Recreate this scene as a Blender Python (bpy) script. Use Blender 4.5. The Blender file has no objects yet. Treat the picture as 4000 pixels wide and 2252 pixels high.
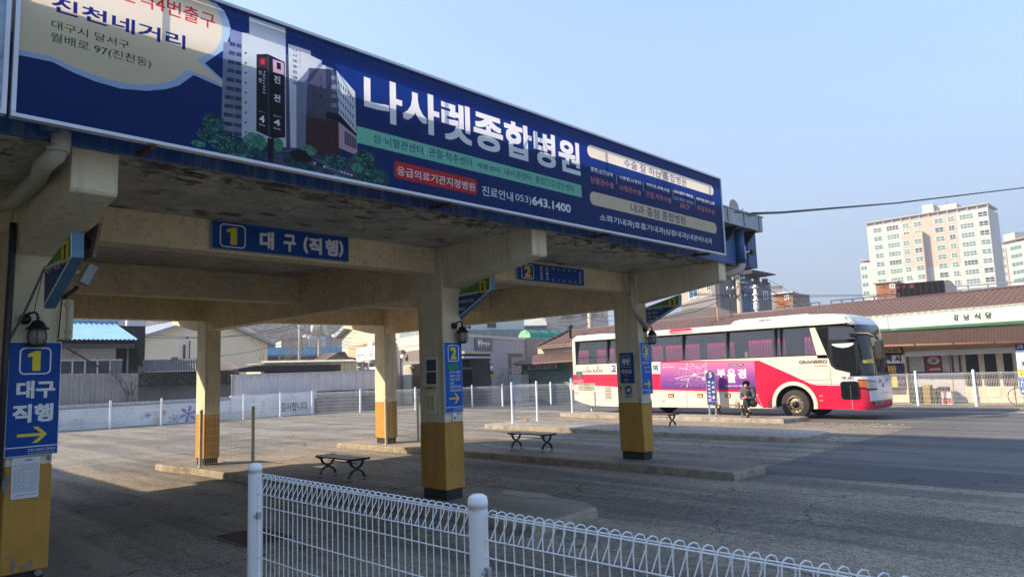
import bpy, bmesh, math, random
from mathutils import Vector, Matrix
from mathutils.geometry import delaunay_2d_cdt
random.seed(7)
R = math.radians
S = bpy.context.scene
C = S.collection
PI = math.pi

# ------------------------------------------------------------------ camera, sky, sun, exposure
CAM_H, FPX, YAW, PITCH, ROLL = 2.0, 2740.67, 0.80595, 0.11625, -0.035
_d = Vector((math.sin(YAW)*math.cos(PITCH), math.cos(YAW)*math.cos(PITCH), math.sin(PITCH)))
_r = Vector((math.cos(YAW), -math.sin(YAW), 0)); _u = _r.cross(_d)
_r2 = _r*math.cos(ROLL) + _u*math.sin(ROLL); _u2 = -_r*math.sin(ROLL) + _u*math.cos(ROLL)
cam = bpy.data.cameras.new('camera'); camo = bpy.data.objects.new('camera', cam); C.objects.link(camo)
camo.matrix_world = Matrix(((_r2.x,_u2.x,-_d.x,0),(_r2.y,_u2.y,-_d.y,0),(_r2.z,_u2.z,-_d.z,CAM_H),(0,0,0,1)))
cam.sensor_width = 36; cam.lens = FPX/4000*36; cam.clip_start = 0.05; cam.clip_end = 5000
S.camera = camo
SUN = Vector((-1.32, 1.0, 1.0)).normalized()        # towards the sun
SUN_EL = math.asin(SUN.z); SUN_AZ = math.atan2(SUN.x, SUN.y)
w = bpy.data.worlds.new('World'); S.world = w; w.use_nodes = True
nt = w.node_tree; nt.nodes.clear()
sky = nt.nodes.new('ShaderNodeTexSky'); sky.sky_type = 'NISHITA'; sky.sun_disc = False
sky.sun_elevation = SUN_EL; sky.sun_rotation = SUN_AZ; sky.altitude = 0
sky.air_density = 1.3; sky.dust_density = .7; sky.ozone_density = 4
tcw = nt.nodes.new('ShaderNodeTexCoord'); spw = nt.nodes.new('ShaderNodeSeparateXYZ'); nt.links.new(tcw.outputs['Generated'], spw.inputs[0])
mrw = nt.nodes.new('ShaderNodeMapRange'); mrw.interpolation_type = 'SMOOTHSTEP'; mrw.inputs[1].default_value = -.02; mrw.inputs[2].default_value = .60; mrw.inputs[3].default_value = .88; mrw.inputs[4].default_value = .0
nt.links.new(spw.outputs[2], mrw.inputs[0])
hz = nt.nodes.new('ShaderNodeMix'); hz.data_type = 'RGBA'; hz.inputs[7].default_value = (.77, 1.05, 1.60, 1)     # even winter haze low in the sky, all round
nt.links.new(mrw.outputs[0], hz.inputs['Factor']); nt.links.new(sky.outputs[0], hz.inputs[6])
bg = nt.nodes.new('ShaderNodeBackground'); bg.inputs['Strength'].default_value = 0.15
wo = nt.nodes.new('ShaderNodeOutputWorld')
nt.links.new(hz.outputs[2], bg.inputs[0]); nt.links.new(bg.outputs[0], wo.inputs[0])
sl = bpy.data.lights.new('sun', 'SUN'); sl.energy = 4.4; sl.angle = R(0.5); sl.color = (1, .81, .58)
so = bpy.data.objects.new('sun', sl); C.objects.link(so)
so.rotation_euler = (-SUN).to_track_quat('-Z', 'Y').to_euler()
S.view_settings.view_transform = 'Standard'; S.view_settings.look = 'None'
S.view_settings.exposure = 1.32; S.view_settings.gamma = 1; S.view_settings.use_curve_mapping = False
S.render.engine = 'CYCLES'
S.cycles.max_bounces = 8; S.cycles.diffuse_bounces = 4; S.cycles.transparent_max_bounces = 12
S.cycles.use_denoising = True; S.cycles.sample_clamp_indirect = 6

# ------------------------------------------------------------------ survey: a photo point to a place on a known plane
def ray(u, v): return _r2*((u-2000)/FPX) - _u2*((v-1126)/FPX) + _d
def G(u, v, z=0.0):
    q = ray(u, v); t = (z-CAM_H)/q.z; return Vector((q.x*t, q.y*t, z))
def PY(u, v, Y): q = ray(u, v)*(Y/ray(u, v).y); return Vector((q.x, Y, q.z+CAM_H))
def PX(u, v, X): q = ray(u, v)*(X/ray(u, v).x); return Vector((X, q.y, q.z+CAM_H))

# ------------------------------------------------------------------ materials
MATS = {}
def mat(name, col, rough=.7, metal=0., var=.18, scale=3., bump=.0, bscale=40., streak=0., dirt=None, dirt_amt=.5, dirt_scale=1.5, coat=0., trans=0., spec=.5, coords='Object', stretch=None, fine=0.):
    """procedural paint: base colour, broad tonal drift, optional stains of a second colour, grain bump"""
    if name in MATS: return MATS[name]
    m = bpy.data.materials.new(name); m.use_nodes = True; MATS[name] = m
    n = m.node_tree; N = n.nodes; L = n.links; b = N['Principled BSDF']
    b.inputs['Roughness'].default_value = rough; b.inputs['Metallic'].default_value = metal
    b.inputs['Specular IOR Level'].default_value = spec
    if coat: b.inputs['Coat Weight'].default_value = coat; b.inputs['Coat Roughness'].default_value = .08
    c = (col[0], col[1], col[2], 1)
    tc = N.new('ShaderNodeTexCoord'); mp = N.new('ShaderNodeMapping'); L.new(tc.outputs[coords], mp.inputs[0])
    if stretch: mp.inputs['Scale'].default_value = stretch
    out = None
    if var:
        nz = N.new('ShaderNodeTexNoise'); nz.inputs['Scale'].default_value = scale; nz.inputs['Detail'].default_value = 6; nz.inputs['Roughness'].default_value = .65
        L.new(mp.outputs[0], nz.inputs['Vector'])
        rp = N.new('ShaderNodeMapRange'); rp.inputs[1].default_value = .3; rp.inputs[2].default_value = .7
        rp.inputs[3].default_value = 1-var; rp.inputs[4].default_value = 1+var*.6
        L.new(nz.outputs[0], rp.inputs[0])
        mx = N.new('ShaderNodeVectorMath'); mx.operation = 'SCALE'; mx.inputs[0].default_value = c[:3]
        L.new(rp.outputs[0], mx.inputs['Scale']); out = mx.outputs[0]
    if fine:
        n3 = N.new('ShaderNodeTexNoise'); n3.inputs['Scale'].default_value = bscale; n3.inputs['Detail'].default_value = 3
        L.new(mp.outputs[0], n3.inputs['Vector'])
        r3 = N.new('ShaderNodeMapRange'); r3.inputs[1].default_value = .35; r3.inputs[2].default_value = .65
        r3.inputs[3].default_value = 1-fine; r3.inputs[4].default_value = 1+fine; L.new(n3.outputs[0], r3.inputs[0])
        m3 = N.new('ShaderNodeVectorMath'); m3.operation = 'SCALE'
        if out: L.new(out, m3.inputs[0])
        else: m3.inputs[0].default_value = c[:3]
        L.new(r3.outputs[0], m3.inputs['Scale']); out = m3.outputs[0]
    if dirt or streak:
        d = dirt or (col[0]*.45, col[1]*.42, col[2]*.38)
        n2 = N.new('ShaderNodeTexNoise'); n2.inputs['Scale'].default_value = dirt_scale; n2.inputs['Detail'].default_value = 8; n2.inputs['Roughness'].default_value = .7
        if streak:
            m2 = N.new('ShaderNodeMapping'); m2.inputs['Scale'].default_value = (7, 7, .45); L.new(tc.outputs[coords], m2.inputs[0]); L.new(m2.outputs[0], n2.inputs['Vector'])
        else: L.new(mp.outputs[0], n2.inputs['Vector'])
        r2 = N.new('ShaderNodeMapRange'); r2.inputs[1].default_value = .52 if not streak else .5; r2.inputs[2].default_value = .72
        r2.inputs[4].default_value = max(dirt_amt if dirt else 0, streak); L.new(n2.outputs[0], r2.inputs[0])
        mm = N.new('ShaderNodeMix'); mm.data_type = 'RGBA'; L.new(r2.outputs[0], mm.inputs['Factor'])
        if out: L.new(out, mm.inputs[6])
        else: mm.inputs[6].default_value = c
        mm.inputs[7].default_value = (d[0], d[1], d[2], 1); out = mm.outputs[2]
    if out: L.new(out, b.inputs['Base Color'])
    else: b.inputs['Base Color'].default_value = c
    if bump:
        nb = N.new('ShaderNodeTexNoise'); nb.inputs['Scale'].default_value = bscale; nb.inputs['Detail'].default_value = 5
        L.new(mp.outputs[0], nb.inputs['Vector'])
        bp = N.new('ShaderNodeBump'); bp.inputs['Strength'].default_value = bump; bp.inputs['Distance'].default_value = .02
        L.new(nb.outputs[0], bp.inputs['Height']); L.new(bp.outputs[0], b.inputs['Normal'])
    if trans:
        bc_ = N.new('ShaderNodeVectorMath'); bc_.operation = 'MULTIPLY'; bc_.inputs[1].default_value = (1.25,1.35,2.0); src = out; t = N.new('ShaderNodeBsdfTranslucent'); ms = N.new('ShaderNodeMixShader'); ms.inputs[0].default_value = trans
        if out: L.new(out, bc_.inputs[0])
        else: bc_.inputs[0].default_value = c[:3]
        cl_ = N.new('ShaderNodeVectorMath'); cl_.operation = 'MINIMUM'; cl_.inputs[1].default_value = (.95,.93,.95); L.new(bc_.outputs[0], cl_.inputs[0]); L.new(cl_.outputs[0], t.inputs[0])
        L.new(b.outputs[0], ms.inputs[1]); L.new(t.outputs[0], ms.inputs[2]); L.new(ms.outputs[0], N['Material Output'].inputs[0])
    return m
def glass(name, col=(.02,.025,.03), rough=.05, alpha=.25, ior=1.5):
    """tinted pane: mostly reflecting sky, partly see-through"""
    if name in MATS: return MATS[name]
    m = bpy.data.materials.new(name); m.use_nodes = True; MATS[name] = m
    n = m.node_tree; N = n.nodes; L = n.links; b = N['Principled BSDF']
    b.inputs['Base Color'].default_value = (*col, 1); b.inputs['Roughness'].default_value = rough
    b.inputs['Specular IOR Level'].default_value = .5; b.inputs['IOR'].default_value = ior
    if alpha > 0:
        t = N.new('ShaderNodeBsdfTransparent'); t.inputs[0].default_value = (.75,.8,.8,1)
        ms = N.new('ShaderNodeMixShader'); ms.inputs[0].default_value = alpha
        L.new(b.outputs[0], ms.inputs[1]); L.new(t.outputs[0], ms.inputs[2]); L.new(ms.outputs[0], N['Material Output'].inputs[0])
    return m

# ------------------------------------------------------------------ mesh builder
class MB:
    def __init__(s): s.v = []; s.f = []; s.m = []; s.sm = []
    def add(s, vs, fs, mi=0, smooth=False):
        o = len(s.v); s.v += [tuple(p) for p in vs]
        for f in fs: s.f.append([i+o for i in f]); s.m.append(mi); s.sm.append(smooth)
        return s
    def box(s, x0, x1, y0, y1, z0, z1, mi=0):
        if x0 > x1: x0, x1 = x1, x0
        if y0 > y1: y0, y1 = y1, y0
        if z0 > z1: z0, z1 = z1, z0
        vs = [(x0,y0,z0),(x1,y0,z0),(x1,y1,z0),(x0,y1,z0),(x0,y0,z1),(x1,y0,z1),(x1,y1,z1),(x0,y1,z1)]
        return s.add(vs, [(0,3,2,1),(4,5,6,7),(0,1,5,4),(1,2,6,5),(2,3,7,6),(3,0,4,7)], mi)
    def prism(s, poly, y0, y1, mi=0):
        """polygon in (x,z) drawn through y0..y1"""
        a = sum(poly[i][0]*poly[(i+1) % len(poly)][1]-poly[(i+1) % len(poly)][0]*poly[i][1] for i in range(len(poly)))
        if a < 0: poly = poly[::-1]
        n = len(poly)
        vs = [(p[0],y0,p[1]) for p in poly]+[(p[0],y1,p[1]) for p in poly]
        fs = [list(range(n)), list(range(2*n-1, n-1, -1))]
        for i in range(n): j = (i+1) % n; fs.append((i, i+n, j+n, j))
        return s.add(vs, fs, mi)
    def slab(s, poly, z0, z1, mi=0):
        """polygon in (x,y) drawn through z0..z1"""
        a = sum(poly[i][0]*poly[(i+1) % len(poly)][1]-poly[(i+1) % len(poly)][0]*poly[i][1] for i in range(len(poly)))
        if a < 0: poly = poly[::-1]
        n = len(poly)
        vs = [(p[0],p[1],z0) for p in poly]+[(p[0],p[1],z1) for p in poly]
        fs = [list(range(n-1,-1,-1)), list(range(n, 2*n))]
        for i in range(n): j = (i+1) % n; fs.append((i, j, j+n, i+n))
        return s.add(vs, fs, mi)
    def tube(s, pts, r, n=8, mi=0, smooth=True, rs=None, caps=True):
        pts = [Vector(p) for p in pts]; k = len(pts); rings = []
        t0 = (pts[1]-pts[0]).normalized(); ref = Vector((0,0,1)) if abs(t0.z) < .9 else Vector((1,0,0))
        x = t0.cross(ref).normalized()
        for i, p in enumerate(pts):
            t = (pts[min(i+1,k-1)]-pts[max(i-1,0)]).normalized()
            x = (x - t*x.dot(t)).normalized(); y = t.cross(x); rr = rs[i] if rs else r
            rings.append([p+(x*math.cos(a)+y*math.sin(a))*rr for a in [2*PI*j/n for j in range(n)]])
        vs = [q for g in rings for q in g]; fs = []
        for i in range(k-1):
            for j in range(n): a = i*n+j; b = i*n+(j+1) % n; fs.append((a, b, b+n, a+n))
        o = len(s.v); s.add(vs, fs, mi, smooth)
        if caps:
            for f in ((list(range(n-1,-1,-1)), list(range((k-1)*n, k*n))) if caps else ()): s.f.append([i+o for i in f]); s.m.append(mi); s.sm.append(False)
        return s
    def lathe(s, prof, cx, cy, cz, n=16, mi=0, smooth=True, caps=True):
        vs = []; fs = []; k = len(prof)
        for r, z in prof:
            for j in range(n): a = 2*PI*j/n; vs.append((cx+r*math.cos(a), cy+r*math.sin(a), cz+z))
        for i in range(k-1):
            for j in range(n): a = i*n+j; b = i*n+(j+1) % n; fs.append((a, b, b+n, a+n))
        o = len(s.v); s.add(vs, fs, mi, smooth)
        for f in ((list(range(n-1,-1,-1)), list(range((k-1)*n, k*n))) if caps else ()): s.f.append([i+o for i in f]); s.m.append(mi); s.sm.append(False)
        return s
    def grid(s, fn, nu, nv, mi=0, smooth=True):
        vs = [fn(i/nu, j/nv) for j in range(nv+1) for i in range(nu+1)]
        fs = [(j*(nu+1)+i, j*(nu+1)+i+1, (j+1)*(nu+1)+i+1, (j+1)*(nu+1)+i) for j in range(nv) for i in range(nu)]
        return s.add(vs, fs, mi, smooth)
    def mesh(s, name, mats):
        me = bpy.data.meshes.new(name); me.from_pydata(s.v, [], s.f)
        for m in (mats if isinstance(mats, (list, tuple)) else [mats]): me.materials.append(m)
        me.polygons.foreach_set('material_index', s.m); me.polygons.foreach_set('use_smooth', s.sm)
        me.update(); return me
    def build(s, name, mats, parent=None, bevel=0):
        o = bpy.data.objects.new(name, s.mesh(name, mats)); C.objects.link(o)
        if parent: o.parent = parent
        if bevel:
            b = o.modifiers.new('bevel', 'BEVEL'); b.width = bevel; b.segments = 2; b.limit_method = 'ANGLE'
        return o
def tag(o, label=None, cat=None, group=None, kind=None):
    if label: o['label'] = label
    if cat: o['category'] = cat
    if group: o['group'] = group
    if kind: o['kind'] = kind
    return o
def thing(name, label, cat, loc=(0,0,0), rz=0., group=None):
    o = bpy.data.objects.new(name, None); C.objects.link(o); o.location = loc; o.rotation_euler = (0,0,rz); o.empty_display_size = .1
    return tag(o, label, cat, group)
def copy_tree(o, parent=None):
    kids = [k for k in o.children]
    c = o.copy(); C.objects.link(c); c.parent = parent
    for k in kids: copy_tree(k, c)
    return c
class F:
    """an upright face through ground points A, B (A on the left as seen); local x runs along it, y goes inward, z up"""
    def __init__(s, A, B):
        s.A = Vector((A[0], A[1], 0)); d = Vector((B[0]-A[0], B[1]-A[1], 0)); s.L = d.length; s.s = d.normalized()
        s.n = Vector((-s.s.y, s.s.x, 0)); s.rz = math.atan2(d.y, d.x)
    def __call__(s, u, v, d=0.):
        q = ray(u, v); P = s.A + s.n*d; t = (P.dot(s.n))/(q.dot(s.n)); h = q*t
        return ((h-s.A).dot(s.s), h.z+CAM_H)
    def thing(s, name, label, cat, group=None): 
        s.t = thing(name, label, cat, (s.A.x, s.A.y, 0), s.rz, group); return s.t
    def world(s, x, y, z): p = s.A+s.s*x+s.n*y; return Vector((p.x, p.y, z))
    def rect(s, name, u0, v0, u1, v1, d0, d1, m, parent=None, bevel=0, z0=None):
        a = s(u0, v0, d0); b = s(u1, v1, d0); lo = min(a[1], b[1]) if z0 is None else z0
        return MB().box(a[0], b[0], d0, d1, lo, max(a[1], b[1])).build(name, m, parent or s.t, bevel)
    def poly(s, name, px, d0, d1, m, parent=None, bevel=0):
        return MB().prism([s(u, v, d0) for u, v in px], d0, d1).build(name, m, parent or s.t, bevel)
# ---- lettering
_tc = {}
def glyphs(body, bold=0.):
    """(verts, tris) of a line of text with bbox origin at 0,0"""
    k = (body, bold)
    if k in _tc: return _tc[k]
    cu = bpy.data.curves.new('lettering', 'FONT'); cu.body = body; cu.resolution_u = 3
    o = bpy.data.objects.new('lettering', cu); C.objects.link(o)
    dg = bpy.context.evaluated_depsgraph_get(); dg.update()
    me = bpy.data.meshes.new_from_object(o.evaluated_get(dg))
    me.calc_loop_triangles()
    vs = [(v.co.x, v.co.y) for v in me.vertices]; ts = [tuple(t.vertices) for t in me.loop_triangles]
    bpy.data.objects.remove(o); bpy.data.curves.remove(cu); bpy.data.meshes.remove(me)
    if bold and vs:
        V = []; T = []
        for q, (dx, dy) in enumerate([(-1,-1),(1,-1),(-1,1),(1,1),(0,0)]):
            o_ = len(V); V += [(x+dx*bold, y+dy*bold) for x, y in vs]; T += [tuple(i+o_ for i in t) for t in ts]
        vs, ts = V, T
    if not vs: vs = [(0,0),(1,0),(0,1)]; ts = [(0,1,2)]
    x0 = min(p[0] for p in vs); x1 = max(p[0] for p in vs); y0 = min(p[1] for p in vs); y1 = max(p[1] for p in vs)
    vs = [((x-x0)/(x1-x0), (y-y0)/max(1e-6, y1-y0)) for x, y in vs]
    _tc[k] = (vs, ts, (x1-x0)/(y1-y0)); return _tc[k]
def letters(parent, body, x0, x1, z0, z1, y, m, bold=.012, name='lettering', skew=0., mb=None, mi=0, rot=None):
    """flat raised lettering filling the box x0..x1, z0..z1 at depth y, facing -y"""
    own = mb is None; b = mb or MB()
    vs, ts, asp = glyphs(body, bold); n = 5 if bold else 1; k = len(vs)//n if n > 1 else len(vs)
    P = []
    for i, (a, c) in enumerate(vs):
        layer = (i//k) if bold else 0
        if rot: # quarter turn
            a, c = (c, 1-a)
        P.append((x0+(x1-x0)*a, y-.0004*layer, z0+(z1-z0)*c+skew*(x1-x0)*a))
    b.add(P, [(t[0], t[1], t[2]) for t in ts], mi)
    if own: return b.build(name, m, parent)
def arrow(parent, x0, x1, z0, z1, y, m, left=False):
    w_ = x1-x0; h = z1-z0; c = (z0+z1)/2; f = lambda a: (x1-a*w_ if left else x0+a*w_)
    MB().prism([(f(0),c-h*.09),(f(.78),c-h*.09),(f(.5),z0),(f(.68),z0),(f(1),c),(f(.68),z1),(f(.5),z1),(f(.78),c+h*.09),(f(0),c+h*.09)], y-.002, y).build('arrow_print', m, parent)
def rrect(x0, x1, z0, z1, r, n=5):
    out = []
    for cx, cz, a0 in ((x1-r,z1-r,0),(x0+r,z1-r,90),(x0+r,z0+r,180),(x1-r,z0+r,270)):
        for i in range(n+1): a = R(a0+90*i/n); out.append((cx+r*math.cos(a), cz+r*math.sin(a)))
    return out
def ring(mb, outer, inner, y0, y1, mi=0):
    n = len(outer)
    vs = [(p[0],y0,p[1]) for p in outer]+[(p[0],y0,p[1]) for p in inner]+[(p[0],y1,p[1]) for p in outer]+[(p[0],y1,p[1]) for p in inner]
    fs = []
    for i in range(n):
        j = (i+1) % n; fs += [(i,j,j+n,i+n), (i,i+2*n,j+2*n,j), (i+n,j+n,j+3*n,i+3*n)]
    mb.add(vs, fs, mi)
# ------------------------------------------------------------------ palette
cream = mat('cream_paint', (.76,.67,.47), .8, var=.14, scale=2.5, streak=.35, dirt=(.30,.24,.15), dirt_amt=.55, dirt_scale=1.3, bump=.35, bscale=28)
creamd = mat('cream_beam_paint', (.80,.66,.41), .85, var=.2, scale=2, dirt=(.25,.19,.12), dirt_amt=.7, dirt_scale=13, bump=.5, bscale=18)
ochre = mat('ochre_paint', (.50,.27,.045), .75, var=.14, scale=3, streak=.4, dirt=(.26,.14,.04), bump=.4, bscale=30)
blackp = mat('black_paint', (.022,.021,.022), .7, var=.3, dirt=(.07,.065,.06), dirt_scale=4)
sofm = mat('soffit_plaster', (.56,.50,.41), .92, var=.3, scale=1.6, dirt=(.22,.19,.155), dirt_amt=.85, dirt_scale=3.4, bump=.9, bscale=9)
blue = mat('fascia_blue', (.02,.085,.24), .5, var=.3, scale=1.2, streak=.8, dirt=(.22,.26,.31))
signb = mat('sign_blue', (.006,.065,.31), .5, var=.06, spec=.2)
signlb = mat('sign_light_blue', (.010,.125,.50), .5, var=.06, spec=.2)
wht = mat('white_paint', (.78,.79,.80), .45, var=.05, scale=6)
lett = mat('white_lettering', (.82,.83,.84), .5, var=0)
yel = mat('yellow_print', (.80,.62,.03), .5, var=0)
green = mat('sign_green', (.09,.30,.03), .4, var=.08)
fenw = mat('fence_white_coating', (.90,.93,.96), .35, var=.06, scale=8, streak=.15)
iron = mat('black_cast_iron', (.012,.012,.013), .45, var=.3, scale=20, spec=.5)
darkm = mat('dark_metal', (.03,.03,.032), .5, var=.3)
greym = mat('grey_metal', (.32,.34,.36), .45, .3, var=.2, scale=4, streak=.2)
galv = mat('galvanised_steel', (.45,.48,.5), .4, .6, var=.15)
pvc = mat('cream_pvc', (.50,.46,.36), .5, var=.15, streak=.3)
rust = mat('rusty_steel', (.09,.045,.03), .9, var=.4, scale=9)
wood = mat('brown_varnished_slat', (.20,.075,.035), .4, var=.35, scale=3, stretch=(20,1.5,20))
paper = mat('paper', (.72,.73,.75), .8, var=.03)
inkk = mat('dark_ink', (.03,.03,.05), .7, var=0)
redp = mat('red_print', (.62,.03,.03), .5, var=0)
concrete = mat('grey_concrete', (.27,.255,.23), .9, var=.25, scale=1.4, dirt=(.13,.12,.11), dirt_scale=2, bump=.5, bscale=20)
cable = mat('black_cable', (.012,.012,.014), .6, var=0)

# ------------------------------------------------------------------ ground
def ground_mat(name, a, b, fine, track=.25, bump=.9, gs=55., worn=None):
    m = bpy.data.materials.new(name); m.use_nodes = True; MATS[name] = m
    n = m.node_tree; N = n.nodes; L = n.links; bs = N['Principled BSDF']; bs.inputs['Roughness'].default_value = .82; bs.inputs['Specular IOR Level'].default_value = .2
    tc = N.new('ShaderNodeTexCoord')
    def noise(sc, det, stretch=None, rough=.6):
        z = N.new('ShaderNodeTexNoise'); z.inputs['Scale'].default_value = sc; z.inputs['Detail'].default_value = det; z.inputs['Roughness'].default_value = rough
        if stretch: mp = N.new('ShaderNodeMapping'); mp.inputs['Scale'].default_value = stretch; L.new(tc.outputs['Object'], mp.inputs[0]); L.new(mp.outputs[0], z.inputs['Vector'])
        else: L.new(tc.outputs['Object'], z.inputs['Vector'])
        return z.outputs[0]
    def rng(x, lo, hi, c, d): r_ = N.new('ShaderNodeMapRange'); r_.inputs[1].default_value = lo; r_.inputs[2].default_value = hi; r_.inputs[3].default_value = c; r_.inputs[4].default_value = d; L.new(x, r_.inputs[0]); return r_.outputs[0]
    def mul(x, y): k = N.new('ShaderNodeMath'); k.operation = 'MULTIPLY'; L.new(x, k.inputs[0]); L.new(y, k.inputs[1]); return k.outputs[0]
    mx = N.new('ShaderNodeMix'); mx.data_type = 'RGBA'; mx.inputs[6].default_value = (*a, 1); mx.inputs[7].default_value = (*b, 1)
    tr = noise(1.0, 5, (1.1, .10, 1)); L.new(rng(tr, .43, .57, 0, 1), mx.inputs['Factor'])
    vo = N.new('ShaderNodeTexVoronoi'); vo.inputs['Scale'].default_value = gs; L.new(tc.outputs['Object'], vo.inputs['Vector'])
    g = rng(noise(gs*1.3, 3, None, .8), .36, .64, 1-fine, 1+fine*.9)
    g2 = rng(noise(gs*.28, 4, None, .75), .35, .65, 1-fine*.55, 1+fine*.45)
    big = rng(noise(.45, 4), .3, .7, 1-track, 1+track)
    sc = N.new('ShaderNodeVectorMath'); sc.operation = 'SCALE'; L.new(mx.outputs[2], sc.inputs[0]); L.new(mul(mul(g, big), g2), sc.inputs['Scale'])
    out = sc.outputs[0]
    # thin cracks
    vd = N.new('ShaderNodeTexVoronoi'); vd.feature = 'DISTANCE_TO_EDGE'; vd.inputs['Scale'].default_value = .33
    dm = N.new('ShaderNodeVectorMath'); dm.operation = 'ADD'; nzv = N.new('ShaderNodeTexNoise'); nzv.inputs['Scale'].default_value = 1.7; nzv.inputs['Detail'].default_value = 5
    L.new(tc.outputs['Object'], nzv.inputs['Vector']); L.new(tc.outputs['Object'], dm.inputs[0]); L.new(nzv.outputs['Color'], dm.inputs[1]); L.new(dm.outputs[0], vd.inputs['Vector'])
    ck = rng(vd.outputs['Distance'], .0, .008, 1, 0); ckm = mul(ck, rng(noise(.6, 2), .42, .52, 0, .9))
    m2 = N.new('ShaderNodeMix'); m2.data_type = 'RGBA'; L.new(ckm, m2.inputs['Factor']); L.new(out, m2.inputs[6]); m2.inputs[7].default_value = (.03,.028,.026,1)
    L.new(m2.outputs[2], bs.inputs['Base Color'])
    bp = N.new('ShaderNodeBump'); bp.inputs['Strength'].default_value = bump; bp.inputs['Distance'].default_value = .012
    ad = N.new('ShaderNodeMath'); ad.operation = 'ADD'; L.new(vo.outputs['Distance'], ad.inputs[0]); L.new(noise(gs*.5, 4), ad.inputs[1])
    L.new(ad.outputs[0], bp.inputs['Height']); L.new(bp.outputs[0], bs.inputs['Normal'])
    return m
g_old = ground_mat('worn_asphalt', (.17,.155,.13), (.30,.26,.20), .62, .24, 1.0, 34)
g_new = ground_mat('newer_asphalt', (.10,.10,.102), (.165,.158,.148), .22, .12, .5, 60)
g_isl = ground_mat('island_concrete', (.23,.205,.17), (.33,.285,.215), .2, .22, .5, 45)
g_isr = ground_mat('island_rough_concrete', (.27,.255,.225), (.37,.33,.275), .5, .15, 1.0, 26)
gr = MB().add([(-700,-500,0),(900,-500,0),(900,1500,0),(-700,1500,0)], [(0,1,2,3)]).build('ground', g_old); tag(gr, kind='structure')
def sheet(name, pts, z, m): return tag(MB().add([(p[0],p[1],z) for p in pts], [list(range(len(pts)))]).build(name, m), kind='structure')
sheet('road', [(12.5,-80),(60,-80),(60,48),(27.5,48),(26.2,24),(24.6,14),(22.8,6.0),(13.1,6.1),(12.5,5.8)], .004, g_new)
sheet('back_road', [(3.5,19.6),(8,20.8),(14,20.5),(19,22.5),(26,25),(27.5,48),(3,48)], .004, ground_mat('dusty_asphalt', (.19,.175,.15), (.285,.255,.205), .5, .2, .7, 34))
wline = mat('road_marking_white', (.55,.56,.56), .7, var=.25, scale=5, dirt=(.16,.16,.15), dirt_scale=3)
sheet('road_marking', [(28.85,9),(28.97,9),(29.2,-20),(29.08,-20)], .008, wline)
sheet('road_marking', [(28.85,9),(28.97,9),(29.75,22),(29.63,22)], .008, wline)
sheet('road_marking', [(28.9,4.6),(29.0,4.35),(31.4,2.6),(31.2,2.95)], .009, wline)
sheet('verge', [(30.6,24),(31.1,24),(31.5,-30),(30.9,-30)], .010, mat('pale_gutter_concrete', (.33,.29,.23), .9, var=.2, bump=.4))
sheet('pavement', [(31.1,25),(60,40),(60,-30),(31.5,-30)], .012, mat('dusty_yard', (.25,.215,.165), .95, var=.3, scale=1.2, bump=.7, bscale=30))
ISZ = .135
def island(name, pts, m, jag=.012, seed=1, z=ISZ):
    rnd = random.Random(seed); P = []
    n = len(pts)
    for i in range(n):
        a = Vector(pts[i]); b = Vector(pts[(i+1) % n]); L = (b-a).length; k = max(1, int(L/.22))
        for j in range(k):
            p = a.lerp(b, j/k); P.append((p.x+rnd.uniform(-jag,jag), p.y+rnd.uniform(-jag,jag)))
    n = len(P); c = Vector((sum(p[0] for p in P)/n, sum(p[1] for p in P)/n))
    def off(p, d): q = Vector(p); t = (c-q); t = Vector((t.x, t.y*.25)).normalized(); return (q.x+t.x*d, q.y+t.y*d)
    mb = MB(); rings = [(P, -.05), ([off(p, .012+rnd.uniform(0,.012)) for p in P], z-.03), ([off(p, .03+rnd.uniform(0,.015)) for p in P], z)]
    vs = [(p[0], p[1], zz) for r_, zz in rings for p in r_]; fs = []
    for k in range(2):
        for i in range(n): j = (i+1) % n; fs.append((k*n+i, k*n+j, (k+1)*n+j, (k+1)*n+i))
    mb.add(vs, fs, 1); mb.add([(p[0], p[1], z) for p in rings[2][0]], [list(range(n))], 0)
    return tag(mb.build(name, [m, kerbm]), kind='structure')
kerbm = mat('kerb_concrete', (.34,.295,.22), .95, var=.3, scale=4, dirt=(.09,.08,.065), dirt_amt=.8, dirt_scale=2.5, bump=1.0, bscale=14)
def rnd_end(x0, x1, y0, y1, r0=.1, r1=.5):
    """x0..x1 wide, near end y0, far end y1, counter-clockwise"""
    out = []
    for cx, cy, a0, r in ((x1-r0,y0+r0,-90,r0),(x1-r1,y1-r1,0,r1),(x0+r1,y1-r1,90,r1),(x0+r0,y0+r0,180,r0)):
        for i in range(5): a = R(a0+22.5*i); out.append((cx+r*math.cos(a), cy+r*math.sin(a)))
    return out
island('boarding_island', [(-9,-6),(2.72,-6),(2.72,12),(2.74,17.2),(2.3,17.9),(1.0,18),(-9,18)], g_isl, .01, 1)
island('boarding_island', [(6.37,5.93),(7.75,5.97),(7.98,6.3),(8.08,9),(7.9,15.8),(7.5,17.4),(6.9,17.8),(6.2,17.7),(6.15,17.2),(6.33,16),(6.45,13.9)], g_isl, .012, 2)
island('boarding_island', [(11.42,5.85),(12.5,5.78),(12.75,5.95),(12.9,10.8),(12.7,14),(12.5,17.4),(11.9,17.8),(11.1,17.8),(11.2,15),(11.42,12.6),(11.5,8)], g_isl, .012, 3)
island('boarding_island', rnd_end(17.35,19.3,6.95,18.6,.5,.6), g_isr, .015, 4)
island('boarding_island', [(22.58,9.72),(23.4,9.5),(24.0,9.5),(24.0,14),(24.15,18.6),(23.9,19.6),(23.2,19.7),(22.8,18.9),(22.62,13.8)], g_isr, .015, 5)
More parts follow.
